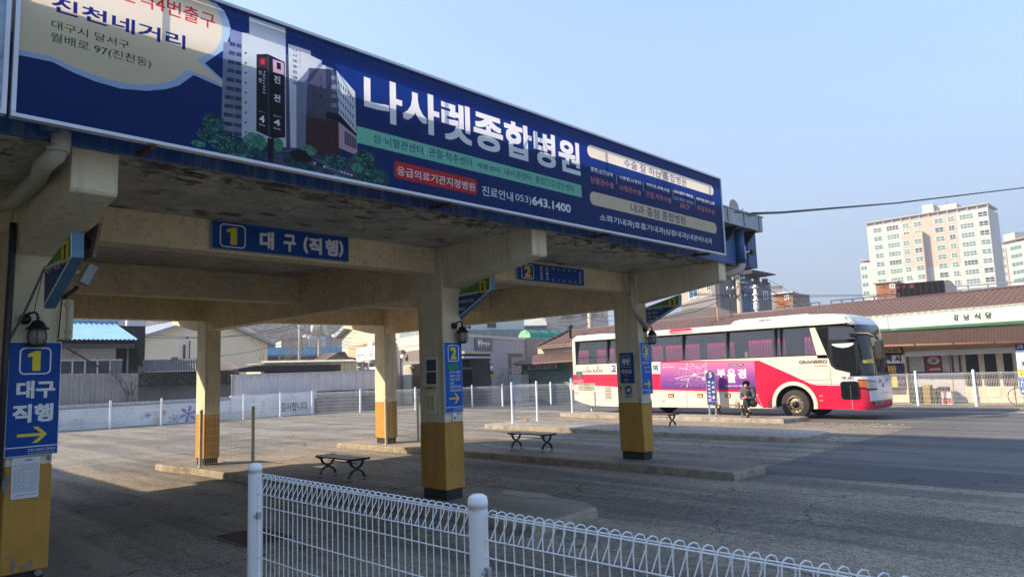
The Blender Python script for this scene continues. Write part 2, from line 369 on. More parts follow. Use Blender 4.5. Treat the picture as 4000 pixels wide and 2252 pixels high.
# broken asphalt crumbs past the last island
rb = MB(); rnd = random.Random(3)
for i in range(420):
    t = rnd.random(); cx = 22.75+rnd.gauss(0,.22); cy = 9.35-t*3.1; s_ = rnd.uniform(.02,.06)
    p = [Vector((rnd.uniform(-1,1), rnd.uniform(-1,1), rnd.uniform(-.2,1)))*s_ for _ in range(4)]
    rb.add([(cx+q.x, cy+q.y, .012+max(-.01,q.z*.5)) for q in p], [(0,1,2),(0,2,3),(0,3,1),(1,3,2)])
tag(rb.build('rubble', mat('rubble_stone', (.33,.28,.21), .9, var=.3, scale=8)), 'strip of broken asphalt crumbs beyond the last boarding island', 'rubble', kind='stuff')
# drain grate and a dropped brick
dg_ = thing('drain_grate', 'rusty slotted drain grate set in the asphalt behind the front fence', 'drain', (4.33,8.9,0))
MB().box(-.34,.34,-.46,.46,.004,.010).build('surround', darkm, dg_)
for i in range(11): MB().box(-.3,.3,-.42+i*.08,-.385+i*.08,.011,.02).build('slat', rust, dg_)
bk = MB().box(-.1,.1,-.05,.05,0,.06).build('brick', mat('orange_brick', (.42,.15,.07), .9), None, .004); bk.location = G(2057,1643,ISZ); bk.rotation_euler = (0,0,1.2)
tag(bk, 'single orange brick lying at the foot of the mesh panel', 'brick')

# ------------------------------------------------------------------ the canopy
cn = thing('bus_canopy', 'long cream concrete bus platform canopy with ochre column feet and blue fascia', 'canopy', (0,0,0))
ZS = 3.91
def column(x0, x1, y0, y1, top=ZS, flip=False):
    c = MB().box(x0,x1,y0,y1,1.262,top-.002).build('column', cream, cn, .012)
    MB().box(x0-.003,x1+.003,y0-.003,y1+.003,.285,1.2615).build('painted_foot', ochre, c, .014)
    MB().box(x0+.028,x1-.028,y0+.028,y1-.028,ISZ-.03,.285).build('plinth', blackp, c)
    return c
XC = [(1.50,1.88),(6.88,7.25),(12.08,12.42)]; XR = [(1.35,1.72),(6.65,7.0),(11.57,11.96)]
for a, b in XC: column(a, b, 8.08, 8.66)
for a, b in XR: column(a, b, 16.07, 16.55)
for (a, b), (ra, rb_) in zip(XC, XR):
    a2, b2 = a-.0+(.0), b-.04
    if a > 6: a2 = a+.03
    vs = [(6.23,3.56),(6.255,3.53),(8.078,3.28),(8.078,ZS),(6.23,ZS)]
    m_ = MB(); n = len(vs)
    m_.add([(a2,p[0],p[1]) for p in vs]+[(b2,p[0],p[1]) for p in vs], [list(range(n))]+[list(range(2*n-1,n-1,-1))]+[(i,i+n,(i+1)%n+n,(i+1)%n) for i in range(n)])
    m_.build('cantilever_beam', cream, cn, .008)
    vs = [(16.552,3.16),(16.9,3.2),(17.6,3.34),(18.12,3.42),(18.12,ZS),(16.552,ZS)]; m_ = MB(); n = len(vs)
    m_.add([(ra+.02,p[0],p[1]) for p in vs]+[(rb_-.02,p[0],p[1]) for p in vs], [list(range(n))]+[list(range(2*n-1,n-1,-1))]+[(i,i+n,(i+1)%n+n,(i+1)%n) for i in range(n)])
    m_.build('cantilever_beam', cream, cn, .008)
    # cross beam between the two columns, haunched at both ends
    pr = [(8.662,3.22),(9.2,3.2),(11.0,3.19),(13.5,3.17),(15.4,3.15),(16.068,3.14)]
    m_ = MB(); vs = []
    for y, z in pr:
        t = (y-8.66)/7.4; xa = a+.02+(ra-a)*t; xb = b-.06+(rb_-b)*t+.02
        vs += [(xa,y,z),(xb,y,z),(xb,y,ZS),(xa,y,ZS)]
    fs = []
    for i in range(len(pr)-1):
        o = 4*i; fs += [(o,o+4,o+5,o+1),(o+1,o+5,o+6,o+2),(o+3,o+7,o+4,o)]
    m_.add(vs, fs); m_.build('cross_beam', creamd, cn)
def lbeam(x0, x1, y, zb, w_=.3): MB().box(x0,x1,y,y+w_,zb,ZS-.001).build('edge_beam', creamd, cn, .008)
for i, (x0, x1) in enumerate(((-4,1.50),(1.88,6.88),(7.25,12.08))): lbeam(x0, x1, 8.234, 3.524)
for x0, x1 in ((-4,1.5),(1.75,6.79),(7.08,11.9)): lbeam(x0, x1, 12.15, 3.42)
for x0, x1 in ((-4,1.35),(1.72,6.65),(7.0,11.57)): lbeam(x0, x1, 16.12, 3.36)
# soffit slab with scabbed plaster (real relief)
from mathutils import noise as mn
NX, NY = 250, 90; X0, X1, Y0, Y1 = -4.0, 13.55, 6.22, 18.12
def sof(i, j):
    x = X0+(X1-X0)*i; y = Y0+(Y1-Y0)*j
    e = max(0., 1-abs(y-6.5)/1.1); k = mn.fractal(Vector((x*2.2, y*2.6, 1)), .8, 2.1, 5)
    z = ZS - .001 + .012*max(0, k)*0 ; sc_ = mn.noise(Vector((x*3.1, y*4.3, 4)))+.6*mn.noise(Vector((x*9, y*12, 2)))
    if sc_ > .50-e*.42: z += .022
    z -= .006*abs(mn.noise(Vector((x*14, y*14, 9))))*(.3+e)
    return (x, y, z)
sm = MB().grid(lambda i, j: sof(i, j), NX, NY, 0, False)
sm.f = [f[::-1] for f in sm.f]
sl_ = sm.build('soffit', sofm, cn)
MB().box(X0,X1,Y0+.0,Y1,ZS+.03,4.12).build('roof_slab', concrete, cn)
flk = MB(); rnd = random.Random(9)
for i in range(520):
    e = rnd.random(); x = rnd.uniform(-1,13.2); y = 6.28+abs(rnd.gauss(0,.28)) if e < .7 else rnd.uniform(6.3,8.1)
    s_ = rnd.uniform(.015,.085)*(1.0 if y < 6.9 else .7); a = rnd.uniform(0,6.3); tl = rnd.uniform(.2,.9)
    c_, s2 = math.cos(a), math.sin(a)
    p = [(0,0,0),(1,.2,-.0),(1.3,.9,-.45*tl),(.5,1.3,-.7*tl),(-.3,.8,-.4*tl)]
    flk.add([(x+(q[0]*c_-q[1]*s2)*s_, y+(q[0]*s2+q[1]*c_)*s_, ZS-.004+q[2]*s_) for q in p], [(0,1,2,3,4)])
flk.build('peeling_paint', mat('peeled_paint', (.50,.42,.30), .9, var=.7, scale=7), cn)['kind'] = 'stuff'
pl = MB(); rnd = random.Random(31)
for i in range(330):
    front = rnd.random() < .62
    x = rnd.uniform(.8,13.2); y = 6.27+abs(rnd.gauss(0,.22)) if front else rnd.uniform(6.3,8.15) if rnd.random() < .7 else rnd.uniform(8.6,12)
    rx = rnd.uniform(.03,.17)*(1 if front else .8); ry = rx*rnd.uniform(.12,.4); sd = rnd.uniform(0,99); n = 14; z = ZS-.0085-.00004*i
    P = [(x+rx*math.cos(a)*(1+.8*mn.noise(Vector((math.cos(a)*2,math.sin(a)*2,sd)))), y+ry*math.sin(a)*(1+.9*mn.noise(Vector((math.cos(a)*2,math.sin(a)*2,sd+9))))) for a in [2*PI*k/n for k in range(n)]]
    if any(a0-.02 < x+s_*rx < b0+.02 for a0, b0 in ((1.45,1.9),(6.75,7.27),(11.9,12.45)) for s_ in (-1,0,1)): continue
    if 8.1 < y < 8.6: continue
    pl.add([(p[0],p[1],z) for p in P][::-1], [list(range(n))], rnd.choice([0,0,1,2]))
pl.build('peeled_patches', [mat('bare_dark_plaster', (.13,.115,.095), .95, var=.4, scale=9), mat('bare_pale_plaster', (.62,.54,.40), .95, var=.3, scale=9), mat('bare_brown_plaster', (.27,.19,.12), .95, var=.4, scale=9)], cn)['kind'] = 'stuff'
# fascia, gutter
MB().box(-4,13.58,6.16,6.21,3.88,4.86).build('fascia', blue, cn, .004)
MB().box(13.58,13.63,6.16,18.16,3.88,4.86).build('fascia', blue, cn, .004)
MB().box(-4,13.63,18.12,18.16,3.88,4.86).build('fascia', blue, cn)
for i in range(9): MB().box(-3.2+i*2.05,-3.13+i*2.05,6.14,6.16,3.89,4.55).build('fascia_rib', blue, cn)
gb = MB().box(-4,13.42,5.9,6.14,4.56,4.86); gb.box(-4,13.45,5.885,6.15,4.845,4.872); gb.build('gutter', greym, cn, .004)
for x in (11.95,12.6,13.25): MB().box(x,x+.012,5.892,5.9,4.58,4.84).build('gutter_joint', darkm, cn)
for x in (12.35,13.15):
    MB().prism([(0,0),(.02,0),(.02,.02)],0,1)
    b_ = MB().add([(x,6.15,4.3),(x+.03,6.15,4.3),(x+.03,5.92,4.56),(x,5.92,4.56),(x,6.15,4.56),(x+.03,6.15,4.56)], [(0,1,2,3),(0,3,4),(1,5,2),(0,4,5,1)]); b_.build('gutter_bracket', darkm, cn)
MB().tube([(12.78,6.1,4.57),(12.78,6.1,3.9)], .085, 14).build('downpipe', blue, cn)
MB().tube([(12.78,6.1,3.9),(12.78,6.1,3.84),(12.74,6.13,3.77),(12.66,6.22,3.72),(12.5,6.6,3.68),(12.44,7.9,3.62)], .075, 14).build('downpipe', pvc, cn)
P_ = lambda u, v, y=7.98: tuple(PY(u, v, y))
MB().tube([P_(2462,1062,8.03),P_(2468,1180,8.03),P_(2478,1208,8.02),P_(2530,1278,8.0)], .048, 12).build('downpipe', pvc, cn)
MB().tube([(12.47,8.3,2.6),(12.47,8.3,1.262)], .048, 12).build('downpipe', pvc, cn)
MB().tube([(12.47,8.3,1.261),(12.47,8.3,.2)], .05, 12).build('downpipe', ochre, cn)
MB().tube([(1.32,6.1,4.4),(1.32,6.1,3.92)], .075, 14).build('downpipe', blue, cn)
q0 = PY(238,552,6.1)
pp = [(q0.x,6.1,3.95),(q0.x,6.1,3.85),(q0.x-.02,6.15,3.77),(q0.x-.07,6.3,3.71),tuple(PY(150,700,6.95)),tuple(PY(60,780,7.6)),tuple(PY(0,800,7.9))]
MB().tube(pp, .068, 14).build('downpipe', pvc, cn)
MB().lathe([(.074,0),(.08,.01),(.08,.03),(.074,.04)], q0.x-.01,6.12,3.79,14).build('pipe_collar', pvc, cn)
MB().tube([P_(52,870,8.0),P_(44,1050,8.0),P_(20,1400,8.0),P_(-8,1900,8.0)], .03, 10).build('downpipe', darkm, cn)

# ------------------------------------------------------------------ hospital billboard, one printed sheet lit through from behind
YB = 5.80
def bb(u, v): p = PY(u, v, YB); return (p.x, p.z)
BX0, BX1, BZ0, BZ1 = 1.04, 11.53, 3.925, 5.275
bt = thing('billboard', 'long navy hospital billboard with big white Korean lettering over the canopy edge', 'billboard', (0,0,0))
def pmat(n, c, t=.40, var=.04, scale=2, **k): return mat(n, c, .42, var=var, scale=scale, trans=t, spec=.15, bump=.12, bscale=1.3, **k)
BM = [pmat('banner_navy', (.006,.028,.145)), pmat('banner_white', (.86,.88,.92)), pmat('banner_cream', (.78,.66,.43)), pmat('banner_light_blue', (.40,.55,.80)),
      pmat('banner_red', (.62,.03,.035)), pmat('banner_mint', (.22,.64,.45)), pmat('banner_black', (.015,.015,.02)), pmat('banner_pink', (.70,.22,.22)),
      pmat('banner_tower_grey', (.20,.24,.33), var=.25, scale=3), pmat('banner_tower_white', (.56,.60,.70), var=.12, scale=1.2, dirt=(.40,.48,.62), dirt_amt=.5, dirt_scale=.8), pmat('banner_brown', (.07,.03,.035), var=.3, scale=6, stretch=(1,1,12)), pmat('banner_tree_dark', (.02,.09,.10), var=.8, scale=22, dirt=(.004,.02,.03), dirt_amt=.8, dirt_scale=9),
      pmat('banner_tree_light', (.09,.30,.20), var=.8, scale=26, dirt=(.01,.06,.06), dirt_amt=.8, dirt_scale=12), pmat('banner_window', (.05,.07,.13), var=.6, scale=9), pmat('banner_dark_grey', (.08,.09,.13), var=.25, scale=3), pmat('banner_title_blue', (.012,.022,.16)), pmat('banner_rose', (.55,.36,.42)), pmat('banner_street', (.08,.09,.15), var=.8, scale=14, stretch=(1,1,3))]
NAVY,WHITE,CREAM,LBL,RED,MINT,BLK,PINK,TG,TW,BRN,TD,TL,WIN,DG,TB,ROSE,STR = range(18)
layers = []                      # (material, [triangles or polygons as point lists])
def L_poly(mi, pts): layers.append((mi, [pts]))
def L_px(mi, px): layers.append((mi, [[bb(u, v) for u, v in px]]))
def L_z2(mi, px): L_px(mi, [(700+x/1.45, y/1.45) for x, y in px])
def L_text(mi, body, u0, v0, u1, v1, bold=.01):
    a = bb(u0, v0); b = bb(u1, v1); vs, ts, _ = glyphs(body, bold)
    P = [(a[0]+(b[0]-a[0])*x, b[1]+(a[1]-b[1])*y) for x, y in vs]
    layers.append((mi, [[P[i] for i in t] for t in ts]))
L_px(LBL, [(60,214),(84,217),(205,242),(290,285),(372,318),(470,346),(574,355),(650,348),(699,334),(757,293),(840,330),(928,365),(800,247),(877,194),(904,124),(893,80),(877,46),(845,15),(800,-40),(600,-120),(60,-160)])
L_px(CREAM, [(60,193),(84,196),(203,221),(290,264),(380,298),(470,322),(550,331),(620,328),(675,314),(735,272),(800,298),(882,334),(769,233),(838,200),(866,150),(868,90),(850,40),(815,5),(760,-50),(600,-110),(60,-150)])
L_text(RED, '진천역4번출구', 390, -95, 840, 118, .012)
L_text(TB, '진천네거리', 203, -20, 724, 196, .022)
L_text(BLK, '대구시 달서구', 202, 76, 505, 194, .004)
L_text(BLK, '월배로 97(진천동)', 198, 124, 590, 271, .004)
# photo montage of towers, station pylon and trees
L_z2(TG, [(285,165),(355,185),(355,780),(238,752),(250,240),(290,238)])
for k in range(11): L_z2(WIN, [(287-k*4.2,236+k*50),(353,252+k*50),(353,274+k*50),(284-k*4.2,258+k*50)])
for k in range(11): L_z2(TG, [(318-k*1.5,240+k*50),(324-k*1.5,242+k*50),(324-k*1.5,272+k*50),(318-k*1.5,270+k*50)])
L_z2(TW, [(355,185),(397,190),(397,94),(602,160),(606,850),(560,840),(355,784)])
for k in range(9): L_z2(WIN, [(371,295+k*56),(382,297+k*56),(382,308+k*56),(371,306+k*56)])
L_z2(DG, [(604,308),(620,312),(632,830),(606,835)])
L_z2(TW, [(618,250),(660,262),(745,290),(745,315),(808,345),(808,365),(880,395),(735,385),(706,440),(700,500),(664,520),(664,840),(630,838)])
L_z2(TG, [(664,470),(700,430),(735,388),(722,560),(718,850),(664,842)])
L_z2(DG, [(735,385),(892,402),(900,700),(718,670)])
for k in range(4):
    for x in (752,796,862): L_z2(TG if x == 862 else WIN, [(x,428+k*52),(x+(30 if x > 800 else 16),430+k*52),(x+(30 if x > 800 else 16),452+k*52),(x,450+k*52)])
L_z2(BRN, [(718,658),(903,690),(908,905),(716,862)])
L_z2(TW, [(890,398),(996,520),(1003,755),(905,690)])
for k in range(5):
    for j in range(7):
        t = j/7; x = 900+j*13.5; y = 455+k*52+j*15.2 - k*2
        L_z2(WIN, [(x,y),(x+6,y+6),(x+6,y+26),(x,y+20)])
L_z2(BLK, [(832,632),(905,645),(1004,758),(1004,775),(905,690),(832,672)])
L_z2(ROSE, [(903,690),(1006,776),(1010,880),(905,838)])
L_z2(WIN, [(937,738),(1003,785),(1004,845),(937,815)])
for k in range(6): L_z2(ROSE, [(945+k*10,745+k*7),(947+k*10,746+k*7),(947+k*10,815+k*5),(945+k*10,814+k*5)])
L_z2(STR, [(700,840),(716,862),(910,905),(1012,880),(1040,1040),(530,930),(440,880),(560,830)])
def blob(mi, cx, cy, rx, ry, seed):
    rr = random.Random(seed); L_z2(mi, [(cx+rx*math.cos(a)*(1+rr.uniform(-.12,.12)), cy+ry*math.sin(a)*(1+rr.uniform(-.12,.12))+rx*math.cos(a)*.22) for a in [2*PI*i/22 for i in range(22)]])
for q, (mi, cx, cy, rx, ry) in enumerate([(TD,195,700,60,60),(TD,160,770,55,40),(TD,250,810,85,58),(TL,110,815,42,18),(TD,350,850,70,52),(TL,430,800,68,45),(TL,330,885,62,14),(TD,430,870,60,40),(TL,560,820,30,40),(TL,735,850,45,28),(TD,640,915,52,28),(TD,880,915,80,38),(TD,730,950,50,22),(TD,1050,900,55,52),(TL,1010,950,38,26),(TD,1110,1000,80,55),(TD,1060,1010,50,35),(BLK,690,885,60,35),(TL,905,995,30,8)]): blob(mi, cx, cy, rx, ry, q)
rr = random.Random(4)
for q in range(430):
    cx, cy = rr.choice([(195,700),(250,810),(350,850),(430,820),(1050,900),(1110,1000),(880,915),(160,770)]); blob(rr.choice([TL,TD,TL]), cx+rr.uniform(-60,60), cy+rr.uniform(-36,36), rr.uniform(2.5,9), rr.uniform(2,6), q+50)
for q in range(14): x = 760+q*19; y = 918+q*6; L_z2(rr.choice([TG,BLK,WIN,TW]), [(x,y),(x+13,y+3),(x+13,y+15),(x,y+12)])
L_z2(BLK, [(438,308),(500,306),(598,352),(601,778),(530,785),(436,742)])
L_z2(DG, [(500,312),(505,314),(512,778),(506,778)])
L_z2(BLK, [(499,780),(536,785),(533,922),(501,912)])
L_z2(BRN, [(449,322),(496,325),(497,385),(448,378)]); L_z2(ROSE, [(530,335),(592,356),(594,425),(532,408)])
L_z2(BLK, [(552,352),(575,360),(577,398),(553,390)]); L_z2(RED, [(462,335),(484,337),(484,366),(462,364)])
for mi, tx, x0, y0, x1, y1, b_ in ((WHITE,'진',450,398,468,425,.01),(WHITE,'천',450,440,468,470,.01),(WHITE,'진',537,425,573,478,.02),(WHITE,'천',537,530,573,582,.02),(WHITE,'출입구',453,628,489,640,.01),(WHITE,'4',455,650,484,698,.03),(WHITE,'Exit',455,700,487,716,.01),(WHITE,'출입구',534,650,578,668,.01),(WHITE,'4',536,672,572,716,.03),(WHITE,'Exit',537,720,574,738,.01)):
    L_text(mi, tx, 700+x0/1.45, y0/1.45, 700+x1/1.45, y1/1.45, b_)
for k, ch in enumerate('나사렛종합병원'): L_text(TB, ch, 700+643/1.45, (272+k*31)/1.45, 700+669/1.45, (297+k*31)/1.45, .02)
for k, ch in enumerate('응급의료기관'): L_text(RED, ch, 700+676/1.45, (285+k*17)/1.45, 700+689/1.45, (299+k*17)/1.45, 0)
for k, ch in enumerate('Jincheon'): L_text(WHITE, ch, 700+474/1.45, (400+k*17)/1.45, 700+488/1.45, (413+k*17)/1.45, 0)
# headline and captions
a, b = bb(1393, 491), bb(2273, 769); zt = (bb(1393,491)[1]+bb(2272,724)[1])/2; zb_ = (bb(1393,560)[1]+bb(2273,769)[1])/2
L_poly(MINT, [(a[0],zb_),(b[0],zb_),(b[0],zt),(a[0],zt)])
L_text(WHITE, '나사렛종합병원', 1421, 282, 2269, 690, .030)
L_text(TB, '심·뇌혈관센터', 1458, 521, 1652, 604, .004); L_text(WHITE, '|', 1661, 575, 1665, 603, .0)
L_text(TB, '관절·척추센터', 1675, 575, 1843, 651, .004); L_text(TB, '재활센터', 1863, 632, 1952, 676, .004)
L_text(TB, '내시경센터', 1971, 655, 2076, 709, .004); L_text(TB, '종합건강검진센터', 2091, 685, 2241, 751, .004)
a, b = bb(1540, 627), bb(1863, 762); L_poly(RED, rrect(a[0], b[0], b[1], a[1], .035))
L_text(WHITE, '응급의료기관지정병원', 1551, 647, 1856, 748, .006)
L_text(WHITE, '진료안내', 1883, 724, 2005, 788, .006); L_text(WHITE, '053)', 2013, 755, 2076, 803, .0); L_text(WHITE, '643.1400', 2078, 765, 2230, 832, .03)
for (u0,v0,u1,v1) in ((2293,562,2788,765),(2303,744,2801,914)):
    a, b = bb(u0, v0), bb(u1, v1); h_ = (a[1]-b[1]); L_poly(CREAM, rrect(a[0], b[0], b[1], a[1], h_*.49, 8))
L_text(TB, '수술 잘 하는 종합병원', 2436, 618, 2682, 728, .006); L_text(TB, '내과 중점 종합병원', 2464, 792, 2679, 879, .006)
for mi, tx, u0, v0, u1, v1 in ((WHITE,'흉통,심근경색',2307,651,2394,694),(PINK,'심혈관수술',2305,686,2399,738),(WHITE,'뇌출혈,뇌경색',2419,684,2503,723),(PINK,'뇌혈관수술',2419,719,2506,765),
    (WHITE,'허리,목,어깨,무릎',2525,713,2616,754),(PINK,'관절,척추수술',2522,744,2624,796),(WHITE,'내시경적 역행성',2632,740,2707,775),(LBL,'담도췌관 조영술',2634,765,2709,800),(PINK,'ERCP',2657,792,2695,821),
    (WHITE,'복막염,담도질환',2720,769,2792,804),(PINK,'복강경수술',2723,800,2793,839)): L_text(mi, tx, u0, v0, u1, v1, .012)
for u, v in ((2407,682),(2512,712),(2628,745),(2714,772)): a = bb(u, v); L_poly(LBL, [(a[0]-.006,a[1]-.14),(a[0]+.006,a[1]-.14),(a[0]+.006,a[1]),(a[0]-.006,a[1])])
L_text(WHITE, '소화기내과|호흡기내과|심장내과|내분비내과', 2342, 833, 2783, 957, .012)
# flatten the layers into a single sheet of non-overlapping faces
def clipx(p): return (min(BX1-.001, max(BX0+.001, p[0])), min(BZ1-.001, max(BZ0+.001, p[1])))
ents = []
for mi, polys in layers:
    for pl in polys:
        q = [clipx(p) for p in pl]
        if abs(sum(q[i][0]*q[(i+1)%len(q)][1]-q[(i+1)%len(q)][0]*q[i][1] for i in range(len(q)))) < 1e-7: continue
        ents.append((mi, q))
co = [Vector((BX0,BZ0)),Vector((BX1,BZ0)),Vector((BX1,BZ1)),Vector((BX0,BZ1))]; fc = [[0,1,2,3]]; fm = [NAVY]
for mi, q in ents:
    a_ = sum(q[i][0]*q[(i+1)%len(q)][1]-q[(i+1)%len(q)][0]*q[i][1] for i in range(len(q)))
    if a_ < 0: q = q[::-1]
    o = len(co); co += [Vector(p) for p in q]; fc.append(list(range(o, o+len(q)))); fm.append(mi)
import time; _t = time.time()
ov, oe, of, _a, _b, orig = delaunay_2d_cdt(co, [], fc, 0, 1e-6)
fp = [[(co[i].x, co[i].y) for i in f] for f in fc]
def inside(P, x, y):
    c = False; j = len(P)-1
    for i in range(len(P)):
        if (P[i][1] > y) != (P[j][1] > y) and x < (P[j][0]-P[i][0])*(y-P[i][1])/(P[j][1]-P[i][1])+P[i][0]: c = not c
        j = i
    return c
mb = MB(); mb.v = [(p.x, YB, p.y) for p in ov]
for f, og in zip(of, orig):
    if not og: continue
    cx = sum(ov[i].x for i in f)/len(f); cy = sum(ov[i].y for i in f)/len(f); best = NAVY
    for k in sorted(og, reverse=True):
        if inside(fp[k], cx, cy): best = fm[k]; break
    mb.f.append(list(f)); mb.m.append(best); mb.sm.append(False)
print('billboard', len(mb.f), 'faces', round(time.time()-_t, 1), 's')
mb.build('printed_sheet', BM, bt)
fr = MB()
for x0, x1, z0, z1 in ((BX0-.03,BX1+.03,BZ1,BZ1+.03),(BX0-.03,BX1+.03,BZ0-.03,BZ0),(BX0-.03,BX0,BZ0,BZ1),(BX1,BX1+.03,BZ0,BZ1)): fr.box(x0,x1,YB-.02,YB+.05,z0,z1)
fr.build('frame', mat('billboard_aluminium', (.55,.57,.62), .4, .3, var=.1), bt, .003)
tr = MB()
for k in range(7):
    x = 1.9+k*1.52
    tr.box(x,x+.022,YB+.08,YB+.11,BZ0,BZ1-.01)
    if k % 2 == 1: tr.tube([(x+.02,YB+.3,4.5),(x+.02,YB+.12,5.22),], .015, 5)
    if k in (1,3,5): tr.tube([(x,YB+.09,5.2),(x-.42,YB+.09,4.6)], .009, 5); tr.tube([(x+.05,YB+.09,5.2),(x+.47,YB+.09,4.6)], .009, 5)
tr.box(BX0,BX1,YB+.055,YB+.105,BZ1-.09,BZ1-.002); tr.build('steel_truss', rust, bt)
for x in (1.95,5.1,8.1,11.0): MB().add([(x,YB+.02,3.9),(x+.04,YB+.02,3.9),(x+.04,6.16,3.92),(x,6.16,3.92),(x,YB+.02,3.86),(x+.04,YB+.02,3.86),(x+.04,6.16,3.88),(x,6.16,3.88)], [(0,1,2,3),(4,7,6,5),(0,4,5,1),(0,3,7,4),(1,5,6,2)]).build('bracket', rust, bt)
# neighbouring billboard, only its right edge in view
b2 = thing('billboard', 'pale blue photo billboard cut off at the left edge beside the navy one', 'billboard', (0,0,0))
x1_ = .955
MB().box(x1_-5,x1_,YB,YB+.04,3.93,5.28).build('printed_sheet', mat('banner_ice_blue', (.30,.40,.50), .5, var=.5, scale=2.2, stretch=(1,1,5)), b2)
MB().box(x1_,x1_+.03,YB-.02,YB+.05,3.9,5.3).build('frame', MATS['billboard_aluminium'], b2)
MB().box(x1_-5,x1_,YB-.02,YB+.05,3.9,3.93).build('frame', MATS['billboard_aluminium'], b2)
# things on the canopy edge
d_ = thing('satellite_dish', 'old white satellite dish on the roof edge at the end of the gutter', 'dish', tuple(PY(2868,818,6.6)))
MB().grid(lambda a, b: (.26*b*math.cos(2*PI*a)*.9, .10*(1-b*b), .26*b*math.sin(2*PI*a)*.75+.02), 20, 6).build('bowl', mat('dish_white', (.6,.6,.56), .5, var=.2, streak=.3), d_)
MB().tube([(0,.1,0),(0,.15,-.35)], .02, 8).build('mount', darkm, d_)
MB().tube([(0,0,-.15),(0,-.2,-.02)], .008, 6).build('feed_arm', darkm, d_)
fl = thing('floodlight', 'small black security light on a junction box on the blue fascia', 'light', tuple(PY(2906,985,6.12)))
MB().box(-.07,.03,-.03,.03,-.13,.13).build('junction_box', mat('grey_plastic', (.5,.52,.54), .5), fl, .006)
MB().tube([(.03,-.02,.0),(.12,-.06,.02)], .016, 8).build('arm', wht, fl)
MB().box(.12,.24,-.12,-.04,-.035,.055).build('lamp_head', iron, fl, .008)
# ------------------------------------------------------------------ platform signs
def num_box(parent, n, x0, x1, z0, z1, y, mb_border=.012):
    m_ = MB(); w_ = x1-x0; h_ = z1-z0; r = min(w_, h_)*.18
    ring(m_, rrect(x0,x1,z0,z1,r), rrect(x0+mb_border,x1-mb_border,z0+mb_border,z1-mb_border,r*.8), y-.002, y); m_.build('number_frame', lett, parent)
    if n == '1':
        cx = (x0+x1)/2; t = w_*.16; a = z0+h_*.13; b = z1-h_*.13
        MB().prism([(cx-t*.6,a),(cx+t,a),(cx+t,b),(cx-t*.2,b),(cx-t*1.5,b-h_*.12),(cx-t*1.5,b-h_*.24),(cx-t*.6,b-h_*.2)], y-.003, y).build('number', yel, parent)
    else: letters(parent, n, x0+w_*.22, x1-w_*.22, z0+h_*.12, z1-h_*.12, y-.003, yel, .05, 'number')
SD = 8.08
def col_sign(n, lab, px, rows, arrow_px, num_px, foot_v):
    f = F((0,SD-.03),(20,SD-.03)); t = f.thing('platform_sign', lab, 'sign', 'tall blue platform signs on the front columns')
    a = f(px[0], px[1]); b = f(px[2], px[3])
    w_ = b[0]-a[0]; h_ = a[1]-b[1]; x0, x1, z1, z0 = a[0], b[0], a[1], b[1]
    MB().box(x0,x1,-.012,.027,z0,z1).build('sign_frame', wht, t, .003)
    MB().box(x0+.008,x1-.008,-.016,-.0122,z0+.008,z1-.008).build('blue_board', signb if n == '1' else signlb, t)
    Y = -.017
    num_box(t, n, x0+w_*num_px[0], x1-w_*num_px[0], z1-h_*num_px[2], z1-h_*num_px[1], Y)
    for tx, fx0, fx1, fz0, fz1, m_, bd in rows: letters(t, tx, x0+w_*fx0, x0+w_*fx1, z1-h_*fz1, z1-h_*fz0, Y, m_, bd)
    arrow(t, x0+w_*.22, x0+w_*.78, z1-h_*arrow_px[1], z1-h_*arrow_px[0], Y, yel)
    MB().box(x0+.008,x1-.008,Y-.001,Y,z0+h_*.075,z0+h_*.083).build('rule_print', lett, t)
    letters(t, '고령시외버스정류장', x0+w_*.42, x1-w_*.05, z0+h_*.035, z0+h_*.062, Y, lett, 0)
    letters(t, 'Goryeong Intercity Bus Stop', x0+w_*.42, x1-w_*.06, z0+h_*.015, z0+h_*.028, Y, lett, 0)
    return t
col_sign('1', 'blue column sign with yellow 1 above an arrow, on the nearest column', (34.5,1334,224,1768), [('대구',.17,.9,.345,.5,lett,.04),('직행',.12,.88,.55,.71,lett,.04)], (.75,.89), (.2,.05,.29), 0)
col_sign('2', 'blue column sign with yellow 2 above lines of place names', (1732,1335,1808,1607), [('우곡·저전',.26,.86,.41,.45,lett,.01),('상용·다산',.26,.86,.462,.502,lett,.01),('개진·산주',.26,.86,.514,.554,lett,.01),('신존',.26,.5,.566,.604,lett,.01),('대창양로원',.26,.88,.616,.656,lett,.01),('현풍(606번)',.26,.92,.668,.71,lett,.01)], (.73,.87), (.19,.04,.28), 0)
s3 = col_sign('3', 'narrow blue column sign with yellow 3 beside the toilet sign', (2497,1336,2550,1536), [('거창·가조',.3,.78,.31,.355,lett,.01),('해인사·안동',.25,.8,.47,.51,lett,.01),('쌍책·초계',.3,.8,.55,.59,lett,.01)], (.73,.88), (.2,.04,.29), 0)
f = F((0,SD-.03),(20,SD-.03))
f.t = s3; f.rect('faded_pink_patch', 2508,1411,2534,1420, -.0175,-.0172, mat('faded_pink', (.45,.25,.4), .6), s3)
f.t = bpy.data.objects['platform_sign.001']; f.rect('green_patch', 1750,1420,1792,1443, -.0175,-.0172, mat('patch_green', (.01,.25,.12), .6), f.t)
# wall button under sign 2
f.thing('call_button', 'small white call button box on the middle column under sign 2', 'button'); f.rect('box', 1769,1608,1786,1643, 0,.03, wht, None, .004); a = f(1777,1631)
MB().tube([(a[0],.0,a[1]),(a[0],-.008,a[1])], .022, 12).build('button', greym, f.t)
f.thing('meter_box', 'plain white box on the far column below sign 3', 'box'); f.rect('cover', 2506,1545,2539,1573, -.01,.03, mat('offwhite_plastic', (.55,.53,.46), .5), None, .006)

